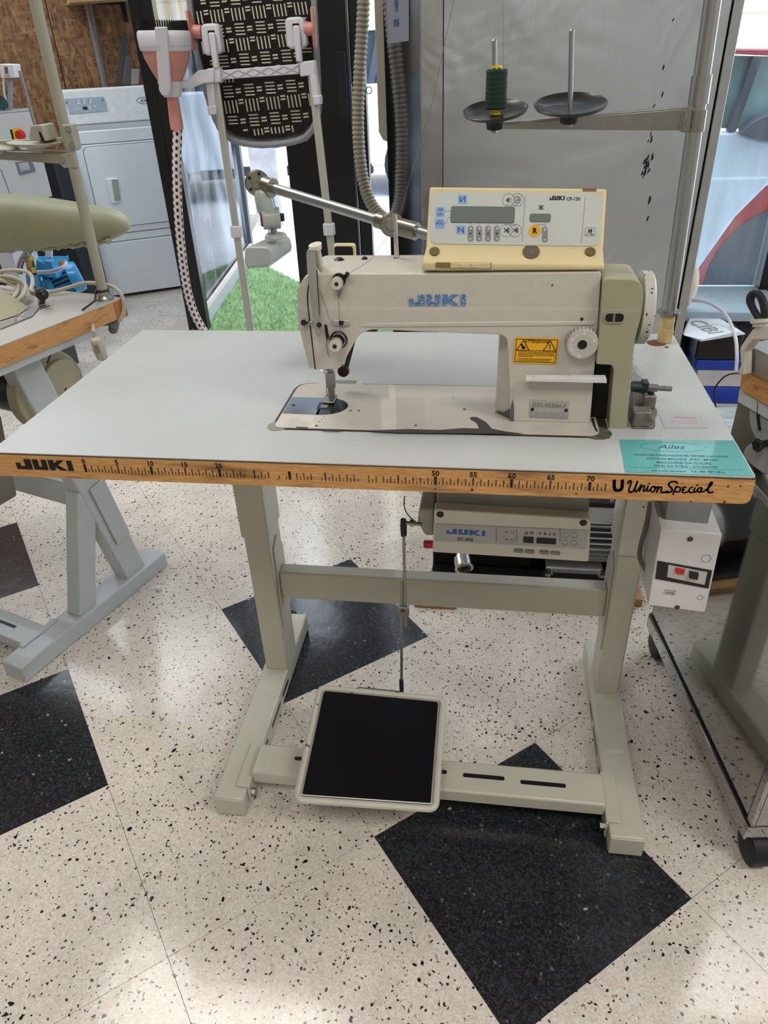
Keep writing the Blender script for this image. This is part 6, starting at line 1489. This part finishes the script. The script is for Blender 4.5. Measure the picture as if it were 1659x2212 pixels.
part('grey_conduit', MB().tube([U(82, 588, 2.15), U(105, 588, 2.14), U(130, 582, 2.14), U(145, 571, 2.18), U(138, 565, 2.22)], .009, 10, smooth=3), mat('conduit_lilac', (170, 172, 190), .5), pu)
part('cable_gland', MB().rev([(U(131, 570, 2.16), .012), (U(137, 566, 2.2), .012)], 6), BRASS, pu)
zf_ = (m0_ - mdir * .3).z - rr_
part('pump_foot', MB().bx(m0_.x - .14, m0_.x - .02, 2.22, 2.36, 0, max(zf_, .03) + .04), mat('plinth_dark', (44, 44, 46), .6), pu)
dxr = at(150, 480, y=3.05).x
solo('shaded_boxes_block', MB().bx(-2.8, dxr, 3.05, 3.3, 0, at(130, 345, y=3.05).z), mat('boxes_shade_black', (24, 24, 26), .6), 'block of boxes with their shade painted near-black between the control cabinet and the dryer', 'machine', bev=.01)  # block coloured near-black to paint the shadow over the boxes here

# ================================================================== LEFT SEWING TABLE
u_ = Vector((.316, .949, 0)).normalized(); v_ = Vector((-.949, .316, 0)).normalized(); E2 = Vector((-.287, .758, 0)); H2 = .79
def T2(a, b, z=0): return E2 - u_ * a + v_ * b + Vector((0, 0, z))       # a: towards the viewer, b: to the left
t2 = thing('left_sewing_table', T2(.27, .5)[:], 'white topped sewing table with a plain wooden edge at the left side of the picture', 'sewing table', 'industrial sewing tables')
LAM2 = mat('left_table_laminate', (168, 166, 160), .4, var=.05, vs=5)
part('laminate_top', MB().poly([T2(0, 0, H2 - .0015), T2(.54, 0, H2 - .0015), T2(.54, 1.05, H2 - .0015), T2(.06, 1.05, H2 - .0015), T2(.0, .10, H2 - .0015)], (0, 0, .0015)), LAM2, t2)
part('core', MB().poly([T2(.004, .012, H2 - .042), T2(.536, .012, H2 - .042), T2(.536, 1.046, H2 - .042), T2(.064, 1.046, H2 - .042), T2(.004, .10, H2 - .042)], (0, 0, .04)), mat('chipboard_core', (150, 118, 80), .7), t2)
part('edge_strip', MB().poly([T2(.035, 0, H2 - .042), T2(.54, 0, H2 - .042), T2(.54, .012, H2 - .042), T2(.035, .012, H2 - .042)], (0, 0, .0405)), WOOD2, t2, bev=.001)
part('edge_block', MB().poly([T2(0, -.001, H2 - .042), T2(.035, -.001, H2 - .042), T2(.035, .03, H2 - .042), T2(0, .03, H2 - .042)], (0, 0, .0405)), mat('end_grain', (170, 104, 52), .6, var=.12, vs=120), t2)
part('frame_rail', MB().poly([T2(.10, .012, H2 - .062), T2(.54, .012, H2 - .062), T2(.54, .05, H2 - .062), T2(.10, .05, H2 - .062)], (0, 0, .019)), FRAME2, t2, bev=.002)
FL = Vector((-.535, .283, 0)); 
ft = [Vector((-.510, .278, 0)), Vector((-.347, .770, 0))]; fd = (ft[1] - ft[0]).normalized(); fw = Vector((-fd.y, fd.x, 0))
part('foot', MB().poly([ft[0] + fw * -.0 , ft[0] + fw * .068, ft[1] + fw * .068, ft[1]], (0, 0, .048)), FRAME2, t2, bev=.004)
P1_ = Vector((-.455, .50, .048)); cl_ = fw * .034
c_b = (ft[0] + ft[1]) / 2
def onfoot(s, z, off=.034): return ft[0] + fd * s + fw * off + Vector((0, 0, z))
nfo = fw
def sfoot(px, py):
    q = at(px, py, pl=(ft[0] + fw * .010, fw)); return (q - ft[0]).dot(fd), q.z
bA = sfoot(297, 1238); bT = sfoot(85, 838); sA = sfoot(190, 1322); sT = sfoot(196, 1085)
part('leg', MB().beam(onfoot(bA[0], .04), onfoot(bT[0] + (bT[0] - bA[0]) * .15, H2 - .05), .045, .072, fd), FRAME2, t2, bev=.004)
part('brace', MB().beam(onfoot(sA[0], .04), onfoot(sT[0], sT[1] + .03), .043, .058, fd), FRAME2, t2, bev=.004)
q0_, q1_ = sfoot(250, 1095), sfoot(300, 1172)
part('gusset_plate', MB().beam(onfoot(bA[0] + (bT[0] - bA[0]) * .22 + .012, .17, .008), onfoot(bA[0] + (bT[0] - bA[0]) * .50 + .012, .36, .008), .004, .05, fd), FRAME2, t2, bev=.001)
a, b = at(170, 1100, pl=(T2(0, .2), u_)), 0
s_c = onfoot(sT[0] + .01, .33)
part('crossbar', MB().beam(s_c, s_c + v_ * .75, .032, .07), FRAME2, t2, bev=.004)
lb2 = onfoot(.10, .036, .066)
part('lower_bar', MB().beam(lb2 + v_ * -.01, lb2 + v_ * .75, .075, .03), FRAME2, t2, bev=.003)
for b_ in (.10, .22): 
    p = lb2 + v_ * b_ + Vector((0, 0, .0152)); part('bar_slot', MB().beam(p - v_ * .035, p + v_ * .035, .009, .0008), BLACK, t2)
part('saddle', MB().beam(onfoot(.055, .050, .060), onfoot(.165, .050, .060), .016, .004), FRAME2, t2, bev=.001)
for s_ in (.75,): 
    f2a, f2b = ft[0] + v_ * s_, ft[1] + v_ * s_
    part('foot', MB().poly([f2a, f2a + fw * .068, f2b + fw * .068, f2b], (0, 0, .048)), FRAME2, t2, bev=.004)
    part('leg', MB().beam(onfoot(bA[0], .04) + v_ * s_, onfoot(bT[0], H2 - .05) + v_ * s_, .045, .072, fd), FRAME2, t2, bev=.004)
# clutch motor with cream belt guard and its belt slot, below the table top
mo = thing('clutch_motor', T2(.16, .14, .5)[:], 'cream sewing motor with a round belt guard under the left sewing table', 'motor')
mq = at(128, 830, pl=(T2(0, .055), v_))
def MQ(px, py, o_=0): return at(px, py, pl=(T2(0, .09 + o_), v_))
gc = MQ(112, 845); gr_ = (MQ(178, 812) - gc).length
part('belt_guard', MB().rev([(gc + v_ * .03, gr_), (gc, gr_), (gc - v_ * .004, gr_ * .97)], 48), KHAKI, mo)
part('guard_boss', MB().rev([(gc - v_ * .004 + (MQ(128, 822) - gc), .052), (gc - v_ * .014 + (MQ(128, 822) - gc), .050)], 32), KHAKI, mo, bev=.002)
part('belt_slot', MB().beam(MQ(114, 755, -.0045), MQ(102, 785, -.0045), .001, .004), BLACK, mo)
part('guard_screw', MB().rev([(MQ(140, 840, -.010), .0045), (MQ(140, 840, -.014), .0045)], 4), BLACK, mo)
part('motor_barrel', MB().rev([(gc + v_ * .03, gr_ * .7), (gc + v_ * .22, gr_ * .7)], 32), mat('motor_black', (30, 30, 32), .4), mo)
part('control_case', MB().poly([T2(.33, .14, .40), T2(.48, .14, .40), T2(.50, .14, .52), T2(.30, .14, .60)], v_ * .22), mat('case_grey_brown', (112, 108, 98), .5), mo, bev=.006)
part('motor_hanger', MB().poly([gc + v_ * .08 - u_ * .04, gc + v_ * .08 + u_ * .04, gc + v_ * .14 + u_ * .04, gc + v_ * .14 - u_ * .04], (0, 0, H2 - .045 - gc.z)), BLACK, mo)
# thread stand on it
s2 = thing('left_thread_stand', at(225, 648, z=H2)[:], 'beige steel thread stand rising from the corner of the left sewing table', 'thread stand')
b_, t_ = at(226, 646, z=H2), None
yy2 = b_.y
t_ = at(66, -40, y=yy2)
STB = mat('stand_beige', (158, 156, 140), .4, var=.05)
part('post', MB().cyl(b_, t_, .0115, n=20), STB, s2)
part('post_washer', MB().rev([(b_ + Vector((0, 0, -.0)), .022), (b_ + Vector((0, 0, .004)), .021), (b_ + Vector((0, 0, .010)), .014)], 24), METAL, s2)
def G(px, py, d=0): return at(px, py, y=yy2 + d)
part('arm_lower', MB().poly([G(0, 328, -.014), G(130, 332, -.014), G(155, 328, -.014), G(170, 362, -.014), G(138, 363, -.014), G(128, 354, -.014), G(0, 345, -.014), G(-60, 341, -.014), G(-60, 326, -.014)], (0, .004, 0)), STB, s2, bev=.001)
part('arm_lower_web', MB().poly([G(-60, 326, -.014), G(155, 328, -.014), G(155, 328, .02), G(-60, 322, .02)], (0, 0, .003)), STB, s2)
part('clamp', MB().poly([G(130, 269, -.014), G(152, 268, -.014), G(164, 325, -.014), G(143, 328, -.014)], (0, .028, 0)), STB, s2, bev=.003)
part('clamp', MB().poly([G(150, 270, -.004), G(157, 272, -.004), G(168, 324, -.004), G(162, 326, -.004)], (0, .012, 0)), STB, s2, bev=.002)
for px, py in ((148, 279), (156, 315), (134, 346)): part('clamp_bolt', MB().rev([(G(px, py, -.013), .006), (G(px, py, -.019), .005)], 12), METAL, s2)
part('arm_upper', MB().poly([G(-60, 306, -.01), G(62, 300, -.01), G(138, 296, -.01), G(136, 306, -.01), G(100, 318, -.01), G(-60, 318, -.01)], (0, .006, 0)), STB, s2, bev=.002)
part('spool_seat', MB().poly(rp([G(62, 300, -.05), G(66, 272, -.05), G(88, 270, -.05), G(101, 305, -.05)], .003), (0, .05, 0)), STB, s2, bev=.004)
part('seat_slot', MB().poly([G(83, 284, -.0515), G(87, 285, -.0515), G(96, 306, -.0515), G(90, 306, -.0515)], (0, .002, 0)), BLACK, s2, smooth=False)
part('seat_disc', MB().rev([(G(82, 328, -.02), .014), (G(80, 318, -.02), .020), (G(78, 310, -.02), .052), (G(77, 306, -.02), .056)], 32), STB, s2)
part('seat_disc', MB().rev([(G(-6, 330, -.02), .014), (G(-6, 322, -.02), .018), (G(-8, 312, -.02), .048)], 28), STB, s2)
part('spool_pin', MB().cyl(G(76, 271, -.03), G(43, 153, -.03), .0035, n=12), ALU, s2)
part('cable_tie', MB().ring(b_.lerp(t_, .035), (t_ - b_), .0130, .0026, 20, 6).tube([b_.lerp(t_, .035) + Vector((-.012, -.008, 0)), at(205, 650, z=H2 + .012), at(178, 670, z=H2 + .004)], .0024, 6), BLACK, s2)
# cable bundle, guide bracket and machine corner on it
def tz(px, py, z=H2 + .006): return at(px, py, z=z)
cbl = thing('cable_coil', tz(30, 640)[:], 'coil of beige power cable lying on the left sewing table', 'cable')
for k_, (dx, dy, dz) in enumerate(((0, 0, 0), (6, 4, .006), (-5, -3, .010), (10, -2, .014), (-10, 5, .004))):
    part('loop', MB().tube([tz(-30 + dx, 600 + dy, H2 + .02 + dz), tz(10 + dx, 598 + dy, H2 + .035 + dz), tz(45 + dx, 612 + dy, H2 + .02 + dz), tz(46 + dx, 630 + dy, H2 + .012 + dz), tz(34 + dx, 648 + dy, H2 + .008 + dz), tz(10 + dx, 662 + dy, H2 + .008)], .0048, 10, smooth=3), CABLE, cbl)
part('lead', MB().tube([tz(-20, 590, H2 + .03), tz(30, 582, H2 + .04), tz(66, 588, H2 + .03), tz(72, 612, H2 + .01), tz(62, 632, H2 + .007), tz(110, 632, H2 + .007), tz(150, 620, H2 + .012), tz(185, 610, H2 + .02), tz(216, 613, H2 + .02), tz(245, 618, H2 + .018), tz(262, 634, H2 + .012), at(268, 655, z=H2 - .01), at(267, 680, z=H2 - .035), at(255, 697, z=H2 - .05), at(238, 700, z=H2 - .055), at(215, 700, z=H2 - .055)], .0048, 10, smooth=3), CABLE, cbl)
gb_ = thing('belt_guide', tz(88, 655)[:], 'oily metal guide wheel on a bent bracket on the left sewing table', 'bracket')
q = tz(90, 634, H2 + .030)
part('wheel', MB().rev([(q + Vector((-.006, .006, 0)), .0135), (q + Vector((.006, -.008, 0)), .0135), (q + Vector((.008, -.010, 0)), .006), (q + Vector((.018, -.020, 0)), .006), (q + Vector((.020, -.022, 0)), .003)], 22), DMETAL, gb_)
part('bracket', MB().poly([tz(82, 660, H2 + .004), tz(97, 657, H2 + .004), tz(97, 640, H2 + .028), tz(80, 640, H2 + .028)], (0, .003, 0)), METAL, gb_, bev=.0006)
part('base_strap', MB().poly([tz(62, 664, H2 + .001), tz(105, 655, H2 + .001), tz(108, 660, H2 + .001), tz(84, 668, H2 + .001), tz(70, 684, H2 + .001), tz(0, 712, H2 + .001), tz(-5, 702, H2 + .001), tz(50, 682, H2 + .001)], (0, 0, .002)), METAL, gb_, bev=.0005)
mc = thing('machine_side_cover', tz(10, 680)[:], 'khaki triangular belt cover of the machine on the left table, cut by the picture edge', 'machine cover')
part('cover', MB().poly(rp([tz(-60, 575, H2 + .10), tz(0, 622, H2 + .05), tz(62, 664, H2 + .002), tz(40, 680, H2 + .002), tz(-60, 712, H2 + .002)], .003), v_ * .03), KHAKI, mc, bev=.002)
for px, py in ((40, 680), (34, 692)): part('screw', MB().rev([(tz(px, py, H2 + .003), .004), (tz(px, py, H2 + .006), .004)], 10), CHROME, mc)
sw = thing('inline_switch', at(215, 745, z=.66)[:], 'beige inline cord switch hanging below the left sewing table', 'switch')
a, b = at(205, 728, y=.62), at(222, 775, y=.62)
part('case', MB().rev([(a, .006), (a.lerp(b, .12), .013), (a.lerp(b, .6), .0145), (a.lerp(b, 1), .012), (a.lerp(b, 1.06), .006)], 8), mat('switch_beige', (180, 172, 156), .5), sw, bev=.002)
part('rocker', MB().poly(rp([at(203, 745, y=.604), at(210, 744, y=.604), at(215, 762, y=.604), at(208, 764, y=.604)], .002), (0, .004, 0)), mat('rocker_dark', (140, 132, 118), .5), sw)
part('cord', MB().tube([at(204, 730, y=.62), at(202, 718, y=.62), at(200, 700, y=.66)], .004, 8), CABLE, sw)
solo('rubber_leg_tip', MB().cyl(at(247, 700, z=H2 - .05), at(244, 712, z=H2 - .07), .011, n=16), mat('grey_rubber', (90, 92, 88), .6), 'short grey peg under the corner of the left sewing table', 'peg')

# ================================================================== RIGHT: POLISHED STEEL TROLLEY
tr0, tr1 = Vector((1.037, -.007, 0)), Vector((.961, .548, 0)); td = (tr1 - tr0).normalized(); tn = Vector((td.y, -td.x, 0))
tn = tn if tn.x > 0 else -tn
tl = (tr1 - tr0).length
tr = thing('steel_trolley', (tr0 + td * .28 + tn * .25)[:], 'mirror polished steel trolley on black castors at the right edge', 'trolley')
def TR(s, d, z): return tr0 + td * s + tn * d + Vector((0, 0, z))
def trb(s0, s1, d0, d1, z0, z1): return [TR(s0, d0, z0), TR(s1, d0, z0), TR(s1, d1, z0), TR(s0, d1, z0)], (0, 0, z1 - z0)
part('bottom_frame', MB().poly(*trb(0, tl, 0, .40, .070, .105)), MIRROR, tr, bev=.002)
part('side_panel', MB().poly(*trb(.02, tl - .004, .006, .012, .1085, .62)), MIRROR, tr)
part('carcass', MB().poly(*trb(.025, tl - .012, .014, .39, .105, .62)), mat('carcass_dark', (60, 62, 64), .4, .8), tr)
part('front_post', MB().poly(*trb(0, .016, .004, .012, .107, .62)), MIRROR, tr, bev=.001)
part('front_panel', MB().poly(*trb(.002, .010, .014, .40, .107, .62)), MIRROR, tr)
part('panel_gap', MB().poly(*trb(.012, .020, .006, .013, .105, .62)), BLACK, tr)
part('panel_gap', MB().poly(*trb(.0, tl, .003, .014, .105, .1078)), BLACK, tr)
part('top_panel', MB().poly(*trb(0, tl, 0, .40, .62, .635)), STEEL, tr, bev=.002)
for s_, d_ in ((.012, .035), (tl - .03, .030), (.03, .36), (tl - .03, .36)):
    c = TR(s_, d_, .034)
    cs_ = part('castor', MB().rev([(c + tn * -.020, .024), (c + tn * -.016, .034), (c + tn * .016, .034), (c + tn * .020, .024)], 28), RUBBER, tr)
    part('castor_fork', MB().poly([c + tn * -.023 + Vector((0, 0, .038)), c + tn * .023 + Vector((0, 0, .038)), c + tn * .023 + td * .03 + Vector((0, 0, .038)), c + tn * -.023 + td * .03 + Vector((0, 0, .038))], (0, 0, -.02)), BLACK, cs_, bev=.003)
# ================================================================== RIGHT SEWING TABLE CORNER
d3 = Vector((.428, -.904, 0)).normalized(); n3 = Vector((.904, .428, 0)).normalized(); E3 = Vector((.971, .356, 0))
t3 = thing('right_sewing_table', (1.2, .35, .7), 'sewing table corner with a steel top plate and wooden edge at the right picture edge', 'sewing table', 'industrial sewing tables')
def R3(px, py, d=0): return at(px, py, pl=(E3 + n3 * d, n3))
def pr3(ps, m, nm, depth=.02, d=0, bev=.001): return part(nm, MB().poly([R3(*p, d) for p in ps], n3 * depth), m, t3, bev)
pr3([(1603, 796), (1800, 895), (1800, 960), (1598, 842)], WOOD2, 'edge_strip', .35, .004)
pr3([(1608, 742), (1800, 835), (1800, 897), (1604, 797)], mat('aluminium_edge', (160, 160, 162), .35, .8, var=.06, vs=40), 'edge_plate', .30, 0)
pr3([(1597, 842), (1800, 958), (1800, 990), (1593, 868)], FRAME2, 'frame_rail', .04, .008)
pr3([(1594, 868), (1655, 895), (1700, 1000), (1625, 1010), (1573, 958)], mat('brushed_leg_plate', (120, 116, 108), .35, .9, var=.08, stretch=(1, 1, .05)), 'leg_plate', .02, .02)
part('gland_bracket', MB().poly([R3(*p, -.02) for p in ((1600, 748), (1612, 730), (1625, 712), (1640, 700), (1675, 705), (1675, 735), (1625, 735), (1606, 760), (1605, 810), (1595, 812), (1594, 800), (1600, 790), (1598, 755))], n3 * .018), mat('bracket_cream', (196, 188, 174), .5), t3, bev=.002)
a, b = R3(1647, 704, -.01), R3(1647, 688, -.01)
part('cable_gland', MB().rev([(a, .014), (a.lerp(b, .5), .0135), (a.lerp(b, .5), .017), (b, .017), (b, .011)], 16), mat('bracket_cream', (196, 188, 174), .5), t3)
for dx in (0, 6):
    part('black_cable', MB().tube([R3(1643 + dx, 696, -.01), R3(1628 + dx * .5, 672, -.01), R3(1616 + dx, 650, -.01), R3(1622 + dx, 633, -.01), R3(1636 + dx, 632, -.01), R3(1648 + dx, 655, -.01), R3(1652 + dx, 696, -.01)], .0045, 10, smooth=3), RUBBER, t3)
q = R3(1612, 789, -.004); part('rosette_screw', MB().rev([(q, .009), (q - n3 * .003, .008), (q - n3 * .004, .004)], 18), CHROME, t3)
# belt guard and oil tank of its motor
m3 = thing('right_motor', (1.15, .15, .65), 'white motor guard disc with a black belt slot at the right picture edge', 'motor')
gc3 = R3(1672, 905, .012); 
part('belt_guard', MB().rev([(gc3, .054), (gc3 + n3 * .012, .055)], 40), mat('guard_grey_white', (150, 154, 156), .4), m3, bev=.002)
part('belt_slot', MB().tube([R3(1639, 868, .010), R3(1637, 900, .010), R3(1641, 930, .010)], .0022, 8), BLACK, m3)
part('oil_tank', MB().poly(rp([R3(*p, -.01) for p in ((1606, 968), (1622, 956), (1720, 948), (1720, 1060), (1640, 1020), (1603, 990))], .008), n3 * .08), mat('tank_grey_white', (160, 160, 160), .5), m3, bev=.004)
q = R3(1637, 962, -.03)
for i in range(6):
    a = i * math.pi / 3; part('star_knob', MB().sph(q + (d3 * math.cos(a) + Vector((0, 0, 1)) * math.sin(a)) * .006, .0052, 10), BLACK, m3)
part('knob_stem', MB().cyl(q, q + n3 * .03, .006, n=10), BLACK, m3)
part('support_column', MB().bx(1.12, 1.30, .12, .30, .636, .75), mat('carcass_dark', (60, 62, 64), .4, .8), t3)

# ================================================================== BLUE BOXES AND PAPERS UNDER THE WINDOW
Yx = 1.86
def X_(px, py, yy=Yx): return at(px, py, y=yy)
def crate(name, py0, py1, m, label, cat, x0=None, dep=.28, px1=1640):
    a, b = X_(1500, py1), X_(px1, py0)
    zt0, zt1 = max(0.001, X_(1540, py1).z), X_(1540, py0).z
    return solo(name, MB().bx(max(a.x, 1.285), X_(px1, 800).x, Yx, Yx + dep, zt0 + .0005, zt1 - .0005), m, label, cat, bev=.006)
WB = mat('white_grey_plastic', (190, 190, 196), .45)
crate('white_base_box', 872, 905, WB, 'lowest white box of the stack under the right window', 'box')
crate('blue_crate', 836, 872, BLUEB, 'lower blue plastic crate in the stack under the right window', 'crate')
crate('white_tray', 800, 836, WB, 'white tray between the two blue crates under the right window', 'tray')
crate('blue_crate', 778, 800, BLUEB, 'upper blue plastic crate right under the black printer box', 'crate')
crate('black_printer', 722, 778, mat('printer_black', (18, 18, 20), .35), 'black printer like box carrying the papers under the right window', 'box', px1=1590)
zp = X_(1540, 722).z + .004
def Zp(px, py, z=zp): return at(px, py, z=z)
pp_ = thing('paper_stack', Zp(1540, 700)[:], 'stack of white printed papers lying on the black box under the window', 'papers')
for i in range(4):
    part('sheet', MB().poly([Zp(1475 + i, 722 + i, zp + .003 * i), Zp(1514 + i, 738 - i, zp + .003 * i), Zp(1610 - 4 * i, 722 - 2 * i, zp + .003 * i), Zp(1500, 655, zp + .003 * i)], (0, 0, .002)), PAPER, pp_, smooth=False)
po = MB()
lt = frame(Zp(1522, 706, zp + .012), Zp(1560, 722, zp) - Zp(1500, 690, zp), Zp(1530, 690, zp) - Zp(1510, 712, zp))
text_mb(po, 'CIBI', .085, lt, .0005, bold=.0004)
part('printed_letters', po, mat('print_mid_grey', (150, 152, 160), .6), pp_, smooth=False)
solo('white_cable', MB().tube([X_(1495, 648, 2.0), X_(1530, 652, 1.98), X_(1560, 670, 1.95), X_(1578, 695, 1.92), X_(1590, 730, 1.8), X_(1592, 770, 1.75), X_(1590, 800, 1.75)], .006, 10, smooth=3), WHITE, 'white cable arching over the papers under the right window', 'cable')
solo('thin_black_cable', MB().tube([X_(1600, 806, 1.7), X_(1570, 808, 1.7), X_(1548, 830, 1.7), X_(1541, 850, 1.7), X_(1546, 880, 1.7)], .0028, 8, smooth=3), BLACK, 'thin black cable hanging in front of the blue crates', 'cable')
for i in range(3):
    solo('cable_loop', MB().tube([X_(1552, 912 - 4 * i, 1.80), X_(1560, 898 - 5 * i, 1.80), X_(1575, 890 - 4 * i, 1.80), X_(1600, 888 - 3 * i, 1.80), X_(1620, 900, 1.80)], .005, 8, smooth=3), [DCABLE, RUBBER, WHITE][i], ['grey loop of the cable coil behind the table right edge', 'black loop of the cable coil behind the table right edge', 'white loop of the cable coil behind the table right edge'][i], 'cable', group='loops of the cable coil')
solo('beige_sack', MB().sph(X_(1480, 615, 2.05), .06, 20, (.8, .6, 1.6)), mat('sack_pale_beige', (232, 220, 206), .7), 'pale pink beige bag peeking out beside the steel cabinet', 'bag')

# ================================================================== PUMP UNIT BEHIND THE TABLE
solo('wooden_plank', MB().bx(.56, .985, .70, .80, .001, .024), mat('plank_wood', (176, 136, 92), .6, var=.12), 'flat wooden board under the finned pump motor', 'board', bev=.002)
wp = solo('wooden_plank', MB().bx(.392, .50, .645, .72, .001, .018), mat('plank_wood', (176, 136, 92), .6, var=.12), 'short wooden board on the floor left of the finned pump motor', 'board', bev=.002)
pb_ = thing('motor_pump', (.74, .84, .024), 'grey finned electric motor pump on a black base plate behind the table', 'motor')
part('base_plate', MB().poly([(.43, .74, .0245), (.955, .72, .0245), (.95, .90, .0245), (.43, .93, .0245)], (0, 0, .008)), BLACK, pb_, bev=.001)
part('black_tank', MB().bx(.43, .70, .80, 1.02, .033, .10), mat('tank_black', (18, 18, 18), .5), pb_, bev=.004)
MG = mat('motor_grey', (206, 208, 212), .35, .3, var=.05)
cx0, cx1, yc_, zc_, rm = .70, .915, .86, .115, .072
part('barrel', MB().rev([((cx0, yc_, zc_), rm * .82), ((cx1, yc_, zc_), rm * .82)], 32), mat('motor_barrel', (70, 72, 76), .5), pb_)
for i in range(28):
    a = 2 * math.pi * i / 28; d = Vector((0, math.cos(a), math.sin(a)))
    part('cooling_fin', MB().beam(Vector((cx0 + .01, yc_, zc_)) + d * rm * .92, Vector((cx1 - .008, yc_, zc_)) + d * rm * .92, .003, rm * .20, d), MG, pb_, smooth=False)
part('end_shield', MB().rev([((cx1, yc_, zc_), rm * 1.08), ((cx1 + .018, yc_, zc_), rm * 1.08)], 32), MG, pb_, bev=.003)
part('fan_cowl', MB().rev([((cx0 - .05, yc_, zc_), rm * .95), ((cx0 + .008, yc_, zc_), rm)], 28), WHITE, pb_, bev=.004)
part('terminal_box', MB().bx(.78, .90, yc_ - .045, yc_ + .04, zc_ + rm * .85, zc_ + rm + .045), MG, pb_, bev=.003)
part('terminal_lid', MB().bx(.775, .905, yc_ - .05, yc_ + .045, zc_ + rm + .045, zc_ + rm + .060), BLACK, pb_, bev=.002)
part('lid_screw', MB().rev([((.892, yc_ - .035, zc_ + rm + .060), .006), ((.892, yc_ - .035, zc_ + rm + .064), .005)], 12), CHROME, pb_)
part('pump_shaft_housing', MB().rev([((cx1 + .018, yc_, zc_), .050), ((cx1 + .075, yc_, zc_), .050)], 28), mat('shaft_black', (24, 24, 26), .3), pb_)
part('pump_head', MB().rev([((cx1 + .075, yc_, zc_), .068), ((cx1 + .12, yc_, zc_), .068)], 28), METAL, pb_, bev=.004)
part('inlet_pipe', MB().cyl((cx1 + .09, yc_ - .01, zc_ + .05), (cx1 + .09, yc_ - .01, zc_ + .20), .022, n=20), METAL, pb_)
part('steel_cylinder', MB().cyl((.93, 1.04, .03), (.93, 1.04, .42), .052, n=28), mat('cylinder_grey', (150, 148, 144), .4, .6), pb_)
part('motor_foot', MB().bx(.74, .89, yc_ - .075, yc_ + .075, .032, .050), MG, pb_, bev=.003)
for x, y in ((.745, yc_ - .085), (.89, yc_ - .08)): part('foot_bolt', MB().rev([((x, y, .033), .014), ((x, y, .037), .014), ((x, y, .037), .008), ((x, y, .050), .007)], 12), CHROME, pb_)
va = at(995, 1190, y=.80); vb_ = at(1003, 1228, y=.74)
part('valve_body', MB().rev([(va, .020), (va.lerp(vb_, .5), .020), (va.lerp(vb_, .5), .026), (vb_, .026), (vb_, .018), (va.lerp(vb_, .7), .017)], 20, cap=False), CHROME, pb_)
solo('pen_cap', MB().cyl(at(338, 1270, z=.006), at(346, 1274, z=.006), .0055, n=10), WHITE, 'tiny white bit of plastic on the floor beside the left table foot', 'litter')
